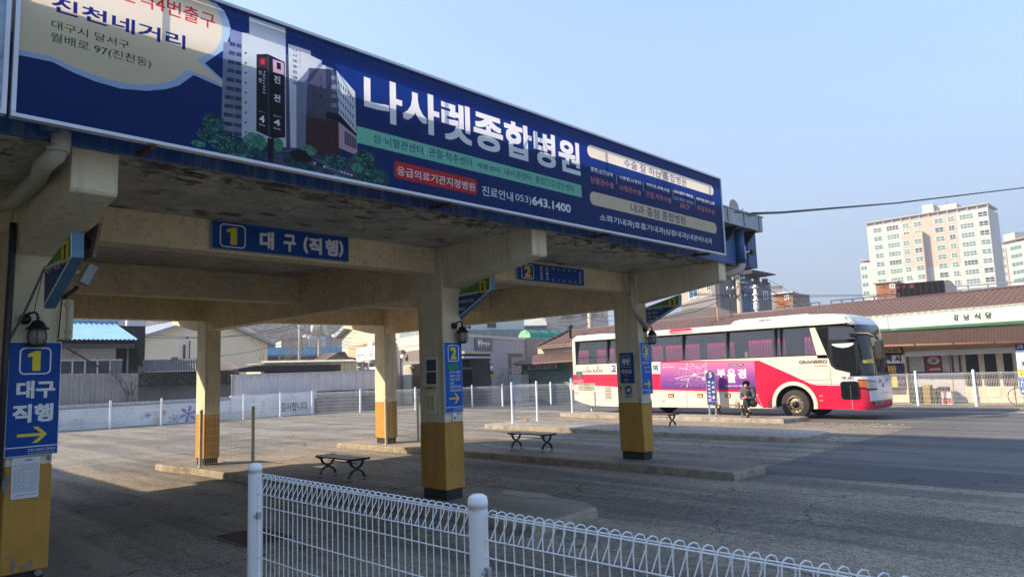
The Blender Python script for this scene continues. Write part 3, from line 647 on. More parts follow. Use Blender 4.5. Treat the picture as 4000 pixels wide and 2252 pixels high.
# flag-shaped hanging signs, blue and green, standing out from each column
def wedge(n, lab, rows, tip, ztop, zmid, zbot, x, green_z):
    """board in the y-z plane at x, seen from the left; y0 at the column, tip out front"""
    t = thing('flag_sign', lab, 'sign', (x, 8.05, 0), -PI/2, 'green and blue flag signs on the front columns')   # local x runs towards -Y, local y towards +X... 
    return t
def flag(n, lab, X, u_v, rows, nb):
    """u_v: column-top-left, outer top, outer middle, column bottom (photo points on the plane X)"""
    pts = [PX(u, v, X) for u, v in u_v]; P = [(8.08-p.y, p.z) for p in pts]         # local x = distance out from the column
    t = thing('flag_sign', lab, 'sign', (X, 8.08, 0), -PI/2, 'green and blue flag signs on the front columns')
    A, B, Cc, D = P; th = .09
    MB().prism([A, B, Cc, D], 0, th).build('sign_case', mat('flag_steel', (.10,.22,.36), .5, var=.25, scale=6), t, .003)
    MB().prism([(A[0]+.01,A[1]-.005), (B[0]-.015,B[1]-.03), (Cc[0]-.015,Cc[1]+.008), (A[0]+.01,A[1]-.012)], -.003, -.0005).build('green_board', green, t)
    MB().prism([(A[0]+.01,A[1]-.03), (Cc[0]-.01,Cc[1]-.012), (D[0]+.012,D[1]+.03)], -.003, -.0005).build('blue_board', mat('flag_blue', (.014,.06,.20), .45, var=.12), t)
    e = MB()
    def edge(p, q, w_=.008): 
        d = Vector((q[0]-p[0], q[1]-p[1])).normalized(); nn = (-d.y*w_, d.x*w_)
        e.prism([(p[0]+nn[0],p[1]+nn[1]),(q[0]+nn[0],q[1]+nn[1]),(q[0]-nn[0],q[1]-nn[1]),(p[0]-nn[0],p[1]-nn[1])], -.006, -.0031)
    edge((A[0]+.01,A[1]-.02),(Cc[0]-.01,Cc[1]-.0)); edge((Cc[0]-.006,Cc[1]),(D[0]+.006,D[1]+.02)); edge((B[0]-.006,B[1]-.01),(Cc[0]-.006,Cc[1])); e.build('edge_trim', lett, t)
    a, b = [PX(u, v, X) for u, v in nb]; x0, x1, z1, z0 = 8.08-a.y, 8.08-b.y, a.z, b.z
    MB().prism(rrect(x0,x1,z0,z1,.02), -.008, -.0065).build('number_patch', yel, t)
    if n == '1':
        cx = (x0+x1)/2; w_ = (x1-x0)*.16; h_ = z1-z0
        MB().prism([(cx-w_*.5,z0+h_*.14),(cx+w_,z0+h_*.14),(cx+w_,z1-h_*.14),(cx-w_*.2,z1-h_*.14),(cx-w_*1.4,z1-h_*.28),(cx-w_*.5,z1-h_*.3)], -.010, -.0085).build('number', inkk, t)
    else: letters(t, n, x0+(x1-x0)*.25, x1-(x1-x0)*.25, z0+.03, z1-.03, -.010, inkk, .05, 'number')
    for tx, u0, v0, u1, v1 in rows:
        a = PX(u0, v0, X); b = PX(u1, v0, X); hp = {'1':34,'2':13,'3':10}[n]; letters(t, tx, 8.08-a.y, 8.08-b.y, PX(u0, v0+hp, X).z, a.z, -.0045, lett, .004)
    return t
flag('1', 'flag sign with 1 on green beside the lamp of the nearest column', 1.62+.0, [(176,1042),(281,905),(281,1003),(171,1204)], [('대구 직행',183,1038,236,1090)], [(246,950),(268,1020)])
flag('2', 'flag sign with 2 on green beside the middle column', 7.22, [(1779,1152),(1916,1071),(1916,1131),(1780,1253)], [('서문시장·우곡·저전·상용',1786,1148,1863,1170),('다산·개진·산주·신존',1786,1174,1851,1194),('대창양로원',1787,1201,1816,1217)], [(1874,1098),(1899,1141)])
flag('3', 'flag sign with 3 on green beside the far column', 12.42, [(2518,1201),(2654,1149),(2654,1190),(2524,1273)], [('거창·가조·묘산',2527,1204,2589,1217),('권빈·해인사',2528,1219,2574,1231),('안동·쌍책',2529,1234,2567,1245),('초계',2529,1249,2545,1258)], [(2612,1165),(2639,1196)])
# horizontal signs on the front beam
def beam_sign(lab, px, n, body):
    f = F((0,8.2),(20,8.2)); t = f.thing('beam_sign', lab, 'sign', 'blue signs on the front beam')
    a = f(px[0],px[1]); b = f(px[2],px[3]); x0,x1,z1,z0 = a[0],b[0],a[1],b[1]
    MB().prism(rrect(x0,x1,z0,z1,.02), 0, .03).build('sign_frame', greym, t); MB().prism(rrect(x0+.012,x1-.012,z0+.012,z1-.012,.015), -.003, -.0005).build('blue_board', signb, t)
    num_box(t, n, x0+.10, x0+.42, z0+.035, z1-.035, -.004, .014); body(t, x0, x1, z0, z1)
beam_sign('wide blue beam sign with yellow 1 over the first bay', (826,855,1363,1024), '1', lambda t,x0,x1,z0,z1: [letters(t, c, x0+a_, x0+b_, z0+.06, z1-.07, -.004, lett, .045) for c, a_, b_ in (('대',.60,.79),('구',.92,1.09),('(',1.20,1.27),('직',1.28,1.47),('행',1.52,1.72),(')',1.73,1.80))])
def b2s(t,x0,x1,z0,z1):
    for k, c in enumerate(['대창양로원','산주·신존','개  진','다  산','상  용','저  전','우  곡','서문시장']):
        cx = x0+.62+k*.158; c = c.replace('  ','____'); n = len(c); h = (z1-z0-.08)/n
        for j, ch in enumerate(c):
            if ch in '_ ': continue
            letters(t, ch, cx-.033, cx+.033, z1-.04-(j+1)*h+.004, z1-.04-j*h-.004 if n < 6 or 1 else 0, -.004, lett, .01)
beam_sign('blue beam sign with yellow 2 and eight columns of small place names', (2019,1019,2283,1118), '2', b2s)

# papers, posters, toilet sign
f = F((0,8.07),(20,8.07))
f.thing('timetable_sheet', 'white timetable sheet taped to the ochre foot of the nearest column', 'notice')
f.poly('sheet', [(46,1786),(158,1779),(150,1938),(41,1951)], -.004, .002, paper)
tb = MB(); a = f(52,1815); b = f(146,1910); nx = 6; nz = 12
for k in range(nz+1): z = a[1]+(b[1]-a[1])*k/nz; tb.box(a[0],b[0],-.0052,-.0045,z-.0008,z+.0008)
for k in range(nx+1): x = a[0]+(b[0]-a[0])*k/nx; tb.box(x-.0007,x+.0007,-.0052,-.0045,b[1],a[1])
rnd = random.Random(2)
for k in range(nz):
    for j in range(nx):
        if k == 0 or rnd.random() < .9: x = a[0]+(b[0]-a[0])*(j+.25)/nx; z = a[1]+(b[1]-a[1])*(k+.5)/nz; tb.box(x,x+.016,-.0055,-.0048,z-.002,z+.002)
tb.box(a[0]+.09,a[0]+.15,-.0055,-.0048,a[1]+.03,a[1]+.042); tb.box(a[0]+.02,a[0]+.2,-.0055,-.0048,b[1]-.035,b[1]-.031); tb.box(a[0]+.02,a[0]+.08,-.0055,-.0048,b[1]-.048,b[1]-.045)
tb.build('table_print', mat('print_blue_grey', (.16,.18,.3), .8, var=0), f.t)
fl_ = F((6.875,8.66),(6.875,8.08))                 # the middle column's left face
fl_.thing('photo_poster', 'poster with two dark aerial photographs on the middle column', 'poster')
fl_.rect('sheet', 1659,1394,1709,1507, -.006,.002, paper); fl_.rect('photo', 1665,1405,1703,1447, -.008,-.0062, mat('photo_dark_blue', (.04,.06,.11), .5, var=.9, scale=14)); fl_.rect('photo', 1665,1453,1704,1499, -.008,-.0062, mat('photo_dark_green', (.05,.055,.05), .5, var=.9, scale=12))
fl_.rect('tape', 1659,1508,1708,1516, -.007,.001, mat('yellow_tape', (.6,.48,.12), .6)); a = fl_(1671,1510); b = fl_(1691,1519); letters(fl_.t, '병화병국', a[0], b[0], b[1], a[1], -.008, inkk, .01)
fl_.thing('timetable_sheet', 'yellow striped timetable under the photo poster on the middle column', 'notice')
fl_.rect('sheet', 1666,1533,1702,1613, -.006,.002, paper); a = fl_(1669,1542); b = fl_(1699,1600); t_ = MB()
for k in range(14):
    for j in range(2): z = a[1]+(b[1]-a[1])*k/14; x = a[0]+(b[0]-a[0])*(.05+.5*j); t_.box(x,x+(b[0]-a[0])*.4,-.008,-.0065,z-.012,z)
t_.build('table_print', mat('print_yellow', (.62,.50,.10), .8, var=.2, scale=30), fl_.t)
f3 = F((12.075,8.66),(12.075,8.08))
f3.thing('toilet_sign', 'dark blue toilet sign with two figures and an orange arrow on the far column', 'sign')
f3.poly('blue_board', [(2419,1378),(2472,1376),(2478,1496),(2425,1495)], -.012, .002, signb, None, .003)
def T3(body, u0, v0, u1, v1, m_, bd=.02, d=-.014): a = f3(u0,v0); b = f3(u1,v1); letters(f3.t, body, a[0], b[0], b[1], a[1], d, m_, bd)
a = f3(2428,1388); b = f3(2465,1433); m_ = MB(); ring(m_, rrect(a[0],b[0],b[1],a[1],.03), rrect(a[0]+.008,b[0]-.008,b[1]+.008,a[1]-.008,.026), -.014, -.0125); m_.build('pictogram_frame', lett, f3.t)
def figure(parent, cx, z0, h, d, m_, skirt):
    w_ = h*.2; k = MB(); k.prism([(cx+h*.085*math.cos(a_), z0+h*.9+h*.085*math.sin(a_)) for a_ in [PI*2*i/10 for i in range(10)]], d-.001, d)
    k.prism([(cx-w_*(1.3 if skirt else .8),z0+h*.32),(cx+w_*(1.3 if skirt else .8),z0+h*.32),(cx+w_*.75,z0+h*.78),(cx-w_*.75,z0+h*.78)], d-.001, d)
    for s_ in (-1,1): k.box(cx+s_*w_*.4-w_*.25,cx+s_*w_*.4+w_*.25,d-.0012,d-.0001,z0,z0+h*.33); k.prism([(cx+s_*w_*.7,z0+h*.78),(cx+s_*w_*1.0,z0+h*.76),(cx+s_*w_*1.7,z0+h*.42),(cx+s_*w_*1.4,z0+h*.4)], d-.0008, d)
    k.build('pictogram', m_, parent)
h_ = (a[1]-b[1])*.66; zc = b[1]+(a[1]-b[1])*.17; w_ = b[0]-a[0]
figure(f3.t, a[0]+w_*.3, zc, h_, -.014, lett, True); figure(f3.t, a[0]+w_*.7, zc, h_, -.014, lett, False); MB().box(a[0]+w_*.49,a[0]+w_*.51,-.015,-.014,zc,zc+h_).build('pictogram', lett, f3.t)
T3('화장실', 2429,1442,2469,1458, lett); T3('TOILET', 2440,1463,2459,1468, mat('print_orange', (.62,.30,.04), .5, var=0), 0)
a = f3(2439,1475); b = f3(2463,1491); arrow(f3.t, a[0], b[0], b[1], a[1], -.014, MATS['print_orange'], True)
f3.thing('no_smoking_sign', 'grey notice with a round blue no smoking emblem under the toilet sign', 'sign')
f3.rect('board', 2439,1501,2472,1555, -.008,.002, mat('pale_grey_board', (.45,.47,.5), .5)); a = f3(2441,1505); b = f3(2470,1540); cx = (a[0]+b[0])/2; cz = (a[1]+b[1])/2; r_ = (a[1]-b[1])/2*.95
def disc(cx, cz, r, d, m_, nm='emblem', rx=1.): MB().prism([(cx+rx*r*math.cos(q), cz+r*math.sin(q)) for q in [2*PI*i/20 for i in range(20)]], d-.0015, d).build(nm, m_, f3.t)
rx = (b[0]-a[0])/2/r_*.95
disc(cx,cz,r_,-.0085,signb,rx=rx); MB().box(cx-.02,cx+.045,-.0115,-.0102,cz-r_*.4,cz+r_*.45).build('emblem', lett, f3.t); disc(cx+.02,cz-r_*.35,r_*.28,-.0118,redp,rx=rx); disc(cx+.02,cz-r_*.35,r_*.2,-.0135,lett,rx=rx); MB().prism([(cx-r_*.8*rx,cz-r_*.1),(cx-.01,cz-r_*.4),(cx-.01,cz-r_*.25),(cx-r_*.8*rx,cz+r_*.1)], -.0115,-.0102).build('emblem', lett, f3.t)
T3('금연시설', 2445,1543,2467,1549, inkk, .02, -.009)

# coach lanterns
def lantern(lab, p, s_=1.):
    t = thing('coach_lantern', lab, 'lamp', p, 0, 'old black coach lanterns over the column signs')
    k = MB(); k.lathe([(.0,-.035),(.05,-.03),(.055,.0),(.045,.03),(0,.035)], 0,0,0,12); o = k.build('backplate', iron, t); o.location = (-.10,.0,.14); o.rotation_euler = (PI/2,0,0); o.scale = (1.1,1.1,1)
    MB().tube([(-.10,-.02,.16),(-.08,-.07,.20),(-.03,-.10,.21),(0,-.105,.17)], .014, 8).build('arm', iron, t)
    MB().lathe([(.0,.165),(.014,.165),(.02,.15),(.010,.135),(.018,.125),(.05,.11),(.072,.075),(.09,.045),(.115,.034),(.115,.02),(.0,.02)], 0,-.1,0,12).build('lamp_hood', iron, t)
    MB().lathe([(.075,.02),(.093,-.03),(.096,-.07),(.085,-.12),(.068,-.155)], 0,-.1,0,12).build('glass', glass('lantern_glass', (.30,.29,.26), .25, .35), t)
    k = MB()
    for i in range(6):
        a = PI/3*i+.3; k.tube([((r_+.004)*math.cos(a), -.1+(r_+.004)*math.sin(a), z) for r_, z in [(.078,.02),(.096,-.03),(.099,-.07),(.088,-.12),(.07,-.155)]], .005, 4)
    k.lathe([(.0,-.18),(.05,-.178),(.075,-.165),(.078,-.15),(.0,-.15)], 0,-.1,0,12); k.build('cage', iron, t)
    MB().tube([(0,-.1,-.15),(0,-.1,-.04)], .016, 8).build('bulb', wht, t)
    t.scale = (s_,s_,s_); return t
p = PY(141,1290,8.02); lantern('old coach lantern above sign 1, wrapped in dusty cobwebs', (p.x+.0,8.05,p.z-.01), .86)
p = PY(1797,1302,8.02); lantern('black coach lantern above sign 2 on the middle column', (p.x,8.05,p.z), .86)
p = PY(2537,1312,8.02); lantern('tilted coach lantern with broken hood above sign 3', (p.x,8.05,p.z), .95)
# camera housing, speaker flap, electric box and wires by the first column
f = F((0,8.08),(20,8.08))
t = f.thing('camera_housing', 'grey box camera on a bracket right of the nearest column', 'camera')
a = f(358,1040); b = f(316,1110); d = Vector((b[0]-a[0],0,b[1]-a[1])); L_ = d.length; m_ = MB().box(-L_/2,L_/2,-.10,.03,-.045,.045); m_.box(-L_/2+.02,L_/2-.02,-.11,.04,.045,.052); o = m_.build('housing', greym, t, .006)
o.location = ((a[0]+b[0])/2,0,(a[1]+b[1])/2); o.rotation_euler = (0,-math.atan2(d.z,d.x),0)
a = f(300,1063); b = f(275,1064); MB().tube([(b[0]-.05,0,b[1]),(a[0]+.02,-.02,a[1])], .018, 8).build('bracket', wht, t)
pts = [f(300,1120), f(287,1135), f(262,1150), f(243,1164)]; MB().tube([(q[0],-.02,q[1]) for q in pts], .022, 8).build('lens_cable', iron, t)
t = f.thing('floodlight', 'dark flat panel lamp standing edge-on under the cantilever', 'light')
a = f(388,880); b = f(362,1010); MB().add([(a[0],-.1,a[1]),(b[0],-.1,b[1]),(b[0]-.02,.12,b[1]-.0),(a[0]-.05,.12,a[1]-.06),(a[0]-.03,-.1,a[1]),(b[0]-.03,-.1,b[1]),(b[0]-.05,.12,b[1]),(a[0]-.08,.12,a[1]-.06)], [(0,3,2,1),(4,5,6,7),(0,1,5,4),(1,2,6,5),(2,3,7,6),(3,0,4,7)]).build('lamp_head', mat('tan_metal', (.35,.26,.13), .7), t)
MB().add([(a[0]-.032,-.1,a[1]),(b[0]-.032,-.1,b[1]),(b[0]-.052,.12,b[1]),(a[0]-.082,.12,a[1]-.06),(a[0]-.06,-.1,a[1]-.02),(b[0]-.06,-.1,b[1]+.02),(b[0]-.07,.12,b[1]+.02),(a[0]-.10,.12,a[1]-.08)], [(0,3,2,1),(4,5,6,7),(0,1,5,4),(1,2,6,5),(2,3,7,6),(3,0,4,7)]).build('lamp_face', iron, t)
a = f(310,935); b = f(370,940); MB().tube([(a[0]-.1,.0,a[1]),(b[0],.0,b[1])], .014, 6).build('arm', iron, t); a = f(330,955); MB().lathe([(0,-.03),(.04,-.03),(.045,.0),(.03,.03),(0,.035)], a[0],-.02,a[1],10).build('motor', iron, t)
f = F((0,8.2),(20,8.2))
f.thing('electric_box', 'tall cream electric box on the side of the nearest column', 'box'); f.rect('cabinet', 229,1168,284,1322, 0,.18, cream, None, .004)
for v in (1190,1294): f.rect('clamp', 257,v-8,277,v+8, -.02,0, mat('cream_metal', (.5,.42,.28), .6)); 
f.rect('conduit', 265,1170,269,1320, -.012,-.001, pvc)
def wire(pts, r, lab, n=5, m_=None, name='wire', sag=0., cat='wire', group=None):
    P = [Vector(p) for p in pts]; Q = []
    for i in range(len(P)-1):
        for j in range(8 if i < len(P)-2 else 9): t_ = j/8; q = P[i].lerp(P[i+1], t_); q.z -= sag*4*t_*(1-t_); Q.append(q)
    return tag(MB().tube(Q, r, n).build(name, m_ or cable), lab, cat, group)
Q_ = lambda u, v, y=8.0: PY(u, v, y)
wire([Q_(170,1045),Q_(162,1090),Q_(133,1215)], .004, 'thin black wire from the flag sign down to the first lantern')
wire([Q_(176,1042),Q_(150,1100),Q_(100,1210),Q_(35,1330),Q_(5,1400)], .012, 'bundle of dusty cables slanting across the nearest column', 6, mat('dusty_cable', (.13,.11,.09), .9))
wire([Q_(247,1120,8.05),Q_(238,1200,8.05),Q_(227,1320,8.05)], .007, 'black conduit down the right edge of the nearest column')

# ------------------------------------------------------------------ benches
def arc(cx, cz, r, a0, a1, n=8): return [(cx+r*math.cos(R(a0+(a1-a0)*i/n)), cz+r*math.sin(R(a0+(a1-a0)*i/n))) for i in range(n+1)]
def strap(mb, path, w_, t_, y):
    """flat bar following an (x,z) path: w_ deep in y, t_ thick"""
    P = [Vector(p) for p in path]; vs = []; n = len(P)
    for i, p in enumerate(P):
        d = (P[min(i+1,n-1)]-P[max(i-1,0)]).normalized(); k = Vector((-d.y, d.x))*t_/2
        vs += [(p.x+k.x, y-w_/2, p.y+k.y),(p.x-k.x, y-w_/2, p.y-k.y),(p.x-k.x, y+w_/2, p.y-k.y),(p.x+k.x, y+w_/2, p.y+k.y)]
    fs = [(0,1,2,3),(4*n-1,4*n-2,4*n-3,4*n-4)]
    for i in range(n-1):
        for j in range(4): a = 4*i+j; b = 4*i+(j+1) % 4; fs.append((a, a+4, b+4, b))
    mb.add(vs, fs, 0, False)
def bench(lab, L=1.17, W=.4, H=.40):
    t = thing('bench', lab, 'bench', (0,0,0), 0, 'backless slatted benches on the boarding islands')
    for k in range(5): y0 = -W/2+.012+k*(W-.02)/5; MB().box(y0,y0+W/5-.016,-L/2+.03,L/2-.03,H-.028,H).build('slat', wood, t, .003)
    for s_ in (-1,1):
        y = s_*(L/2-.10); k = MB()
        strap(k, arc(0,.36,.135,182,358,12), .045, .03, y); strap(k, arc(0,.03,.165,172,8,12), .045, .03, y)
        strap(k, [(-.135,.345),(-.14,.365)], .045,.03,y); k.box(-.02,.02,y-.02,y+.02,.19,.232)
        k.box(-.19,-.135,y-.022,y+.022,.0,.018); k.box(.135,.19,y-.022,y+.022,.0,.018); k.box(-W/2,W/2,y-.02,y+.02,H-.052,H-.0285)
        k.build('leg', iron, t)
        r_ = MB(); r_.box(-W/2-.005,W/2+.005,s_*(L/2)-.03,s_*(L/2)+.0,H-.034,H+.006); r_.build('end_rail', iron, t, .006)
    MB().tube([(0,-L/2+.1,.30),(0,L/2-.1,.30)], .008, 6).build('tie_rod', iron, t)
    return t
b1 = bench('slatted bench on the second island between the middle columns, nearest bench'); b1.location = (7.30,11.52,ISZ)
def bcopy(x, y, lab, z=ISZ, rz=0): c = copy_tree(b1); c.location = (x,y,z); c.rotation_euler = (0,0,rz); c['label'] = lab; return c
bcopy(12.28, 11.33, 'slatted bench on the third island left of the far column')
bcopy(18.78, 12.0, 'slatted bench partly hidden behind the far column')
bcopy(23.42, 11.95, 'slatted bench under the seated person in front of the bus')

# ------------------------------------------------------------------ welded mesh fences
def mesh_panel(L, z0, H, r=.0025, gap=.05, n=4, loops=True, bars=None):
    """wires of one panel, x 0..L, with the bent-over top and foot"""
    m_ = MB(); rr = r
    k = int(L/gap)
    for i in range(k+1):
        x = (L-k*gap)/2+i*gap; zt = z0+H
        if loops:
            m_.tube([(x,0,z0+.0),(x,0,zt-.06),(x+.001,.004,zt-.022),(x+.004,.012,zt-.006),(x+.011,.026,zt),(x+.019,.040,zt-.006),(x+.023,.046,zt-.024),(x+.023,.044,zt-.05),(x+.012,.012,zt-.115)], rr, n, caps=False)
        else: m_.tube([(x,0,z0),(x,0,zt)], rr, n, caps=False)
    for z in (bars or []): m_.tube([(0,-.004,z),(L,-.004,z)], rr*1.15, n, caps=False)
    if loops: m_.tube([(0,.006,z0+H-.022),(L,.006,z0+H-.022)], rr*1.15, n, caps=False); m_.tube([(0,.040,z0+H-.022),(L,.040,z0+H-.022)], rr*1.15, n, caps=False)
    return m_
def post(r, H, n=14, z0=0.): 
    return MB().lathe([(r,z0),(r,z0+.02),(r,H-.07),(r,H-.05),(r*1.06,H-.05),(r*1.06,H-.032),(r*.95,H-.012),(r*.6,H-.002),(0,H)], 0,0,0,n)
def pface(o, p0, p1): d = Vector(p1)-Vector(p0); o.location = (p0[0],p0[1],0); o.rotation_euler = (0,0,math.atan2(d.y,d.x))
# front fence along the island edge, right beside the camera
ff = thing('front_fence', 'large white welded mesh fence crossing the foreground beside the camera', 'fence', (2.07,4.24,ISZ), -PI/2)
FH = 1.49-ISZ
for k in range(5):
    o = post(.041, FH, 18).build('post', fenw, ff); o.location = (k*2.01,0,0)
    MB().lathe([(.0,0),(.008,0),(.008,.004),(0,.004)],0,0,0,8)
    c = MB().box(-.012,.012,-.012,.012,-.02,.02).build('clamp', galv, ff, .002); c.location = (k*2.01+.05,-.0,FH-.31)
    c = MB().tube([(0,-.012,0),(0,-.03,0)], .006, 6).build('bolt', galv, ff); c.location = (k*2.01+.05,0,FH-.31)
for k in range(4):
    top = FH-.065
    o = mesh_panel(1.93, .02, top-.02, .0028, .052, 6, True, [top-.115, top-.185, top-.335, top-.485, top-.635, top-.785, .04]).build('mesh_panel', fenw, ff)
    o.location = (k*2.01+.045,.0,0)
# short mesh barriers on the islands
def barrier(lab, p0, p1, z=ISZ, H=1.25, m_=None, W=None):
    t = thing('mesh_barrier', lab, 'barrier', (p0[0],p0[1],z), math.atan2(p1[1]-p0[1],p1[0]-p0[0]), 'short white mesh barriers at the back of the islands')
    L = (Vector(p1)-Vector(p0)).length
    for x in (0, L): o = post(.038, H, 12).build('post', m_ or fenw, t); o.location = (x,0,0); MB().box(x-.06,x+.06,-.05,.05,0,.008).build('foot_plate', m_ or fenw, t)
    mesh_panel(L-.1, .03, H-.12, .0022, .05, 4, True, [.06,.2,.35,.5,.65,.8,.95,1.03]).build('mesh_panel', m_ or fenw, t).location = (.05,-.03,0)
    return t
cfen = mat('cream_fence_coating', (.60,.56,.44), .5, var=.12, streak=.2)
barrier('cream mesh barrier in front of the nearer rear column', (6.5,15.88), (7.70,15.88), m_=cfen)
barrier('cream mesh barrier in front of the farther rear column', (11.52,15.98), (12.62,15.98), m_=cfen)
barrier('white mesh barrier on the fourth island with a brick at its foot', (18.23,17.69), (19.48,17.62), H=1.45)
barrier('white mesh barrier on the last island beside the rear of the bus', (23.5,19.25), (24.8,19.2), H=1.45)
def fence_run(lab, P, H=1.28, step=2.0, z=0., skip=None):
    t = thing('perimeter_fence', lab, 'fence', (P[0][0],P[0][1],z)); o0 = Vector((P[0][0],P[0][1],0)); pm = None
    pts = [Vector((p[0],p[1],0))-o0 for p in P]; first = True
    for i in range(len(pts)-1):
        L = (pts[i+1]-pts[i]).length; n = max(1, round(L/step)); d = (pts[i+1]-pts[i])/n; a = math.atan2(d.y,d.x)
        for k in range(n+(1 if i == len(pts)-2 else 0)):
            if pm is None: pm = post(.05, H, 8).build('post', fenw, t); o = pm
            else: o = pm.copy(); C.objects.link(o); o.parent = t
            o.location = pts[i]+d*k
        me = mesh_panel(d.length-.08, .05, H-.16, .0032, .052, 3, True, [.08,.22,.4,.58,.76,.94,1.02]).mesh('mesh_panel', fenw)
        for k in range(n):
            o = bpy.data.objects.new('mesh_panel', me); C.objects.link(o); o.parent = t; o.location = pts[i]+d*k; o.rotation_euler = (0,0,a)
            o.location += d.normalized()*.04
    return t
fence_run('long white mesh fence along the flower-painted wall at the back left', [(2.2,37.4),(8.46,36.15),(12.6,35.35),(18.45,34.98),(20.3,34.95),(22.12,33.03),(24.4,31.1),(27.0,29.3)])
fence_run('white mesh fence in front of the toilet building and shuttered shop', [(27.0,29.3),(28.3,28.2),(30.38,26.4),(32.45,24.3)])
fence_run('white mesh fence along the restaurant front behind the bus', [(32.45,24.3),(32.43,16.3),(32.2,8.25),(32.1,-3.9)], H=1.42)
# ------------------------------------------------------------------ the coach
b_ = F((24.32,20),(24.32,0))
bus = b_.thing('coach', 'red and cream long-distance coach with purple advert parked beside the last island', 'bus')
A_ = lambda x, y, d=0.: b_(2900+x/2.636, 1150+y/2.636, d)          # reading frames used on the photo
B_ = lambda x, y, d=0.: b_(2200+x/2.636, 1150+y/2.636, d)
bcream = mat('coach_cream', (.66,.62,.51), .28, var=.05, coat=.5, streak=.06)
bred = mat('coach_red', (.68,.010,.055), .25, var=.04, coat=.6)
bdark = mat('coach_black_trim', (.012,.012,.014), .3, var=.1)
bint = mat('coach_interior', (.03,.035,.04), .8, var=.3)
bglass = glass('coach_glass', (.012,.02,.04), .03, .62, 2.6)
bglassd = glass('coach_dark_glass', (.008,.009,.012), .04, .18, 1.8)
rub = mat('tyre_rubber', (.035,.03,.027), .85, var=.2, bump=.3)
SW = 2.5
WR = .50; w1 = A_(537,1120); w2x = b_(2492,1560)[0]
w1x = w1[0]; WZ = WR
sF = 12.24; s0 = B_(95,600)[0]
zw0, zw1 = 2.16, 3.17                                   # window band
zbot = .36
def arch(cx, r, z): # points of an arch opening, left to right
    import math as m_
    a0 = math.asin((z-WZ)/r) if abs(z-WZ) < r else 0
    return [(cx+r*math.cos(t), WZ+r*math.sin(t)) for t in [PI-a0-(PI-2*a0)*i/16 for i in range(17)]]
AR = .66
rb0 = B_(100,1070); 
low = [(s0+.02,.62),(s0+.9,zbot+.02)] + arch(w2x, AR, zbot) + arch(w1x, AR, zbot) + [(11.85,zbot),(11.85,zw0),(s0,zw0)]
m_ = MB(); m_.prism(low, 0, .04); m_.prism([(s0,zw1),(11.85,zw1),(11.85,3.26),(s0+.05,3.26)], 0, .04)
fa = [(x, z) for x, z in low]; m_.prism(fa, SW-.04, SW); m_.prism([(s0,zw0),(11.85,zw0),(11.85,3.26),(s0+.05,3.26)], SW-.04, SW)
p0 = A_(690,345); p1 = A_(745,338); p2 = A_(885,655); p3 = A_(775,655)
m_.prism([p0,p1,p2,p3], .0, .03); m_.box(s0,s0+.16,0,.04,zw0,zw1); m_.build('side_panel', bcream, bus)
# roof, front cowl and pod
def loft(secs, mi=0, mats=None, name='body', cap=True):
    """secs: list of rings, each a list of (x,y,z)"""
    mm = MB(); n = len(secs[0]); vs = [p for s_ in secs for p in s_]; fs = []
    for i in range(len(secs)-1):
        for j in range(n-1): a = i*n+j; fs.append((a, a+1, a+n+1, a+n))
    mm.add(vs, fs, 0, True)
    if cap: mm.add(secs[0], [list(range(n))], 0); mm.add(secs[-1], [list(range(n-1,-1,-1))], 0)
    return mm.build(name, mats, bus)
def arcsec(x, zs, zt, inset=0., n=9, drop=0.):
    out = []; w0, w1_ = inset, SW-inset; r = min(.26, zt-zs)
    for i in range(n): a = PI-(PI/2)*i/(n-1); out.append((x, w0+.26+.26*math.cos(a), zt-r+r*math.sin(a)))
    out[0] = (x, w0, zs); out.append((x-.0, SW/2, zt+.03))
    for i in range(n): a = PI/2-(PI/2)*i/(n-1); out.append((x, w1_-.26+.26*math.cos(a), zt-r+r*math.sin(a)))
    out[-1] = (x, w1_, zs)
    return out
loft([arcsec(s0-.02,3.16,3.22,.06),arcsec(s0,3.2,3.36,.02),arcsec(s0+.15,3.2,3.44),arcsec(s0+1.6,3.2,3.45),arcsec(s0+1.9,3.2,3.40),arcsec(8.9,3.2,3.42),arcsec(9.1,3.2,3.46),arcsec(9.45,3.2,3.54),arcsec(10.6,3.2,3.57),arcsec(11.4,3.2,3.53),arcsec(11.85,3.2,3.44),arcsec(12.02,3.18,3.33,.03),arcsec(12.10,3.1,3.2,.10)], 0, bcream, 'roof')
x0 = B_(1700,330)[0]; x1 = A_(662,290)[0]
def pod(x, h, ins): return [(x,ins,3.36),(x,ins+.02,3.42+h*.6),(x,ins+.14,3.42+h),(x,SW-ins-.14,3.42+h),(x,SW-ins-.02,3.42+h*.6),(x,SW-ins,3.36)]
loft([pod(x0,.02,.2),pod(x0+.12,.12,.14),pod(x0+.4,.16,.12),pod(x1-.1,.18,.12),pod(x1,.17,.12)], 0, bcream, 'air_conditioner_pod')
a = A_(175,300,.12); b = A_(400,285,.12); letters(bus, 'KB AutoTech', A_(175,300,.12)[0], A_(400,285,.12)[0], 3.44, 3.52, .112, mat('coach_grey_print', (.12,.12,.12), .5, var=0), .03)
m_ = MB(); m_.prism([(B_(1080,372)[0],3.275),(B_(1300,362)[0],3.26),(B_(1375,400)[0]-.1,3.22),(B_(1115,410)[0],3.22)], -.006, .0); m_.build('red_roof_patch', bred, bus)
m_ = MB(); m_.add([(B_(1080,372)[0],.015,3.29),(B_(1330,365)[0],.015,3.29),(B_(1300,365)[0],.12,3.40),(B_(1090,372)[0],.12,3.40)], [(0,1,2,3)]); m_.build('red_roof_patch', bred, bus)
# rear end
m_ = MB(); m_.box(s0-.05,s0+.0,.05,SW-.05,.62,3.2); m_.build('rear_panel', bcream, bus, .03)
MB().box(s0-.07,s0-.045,.04,.22,1.2,1.9).build('tail_lamp', bred, bus, .01)
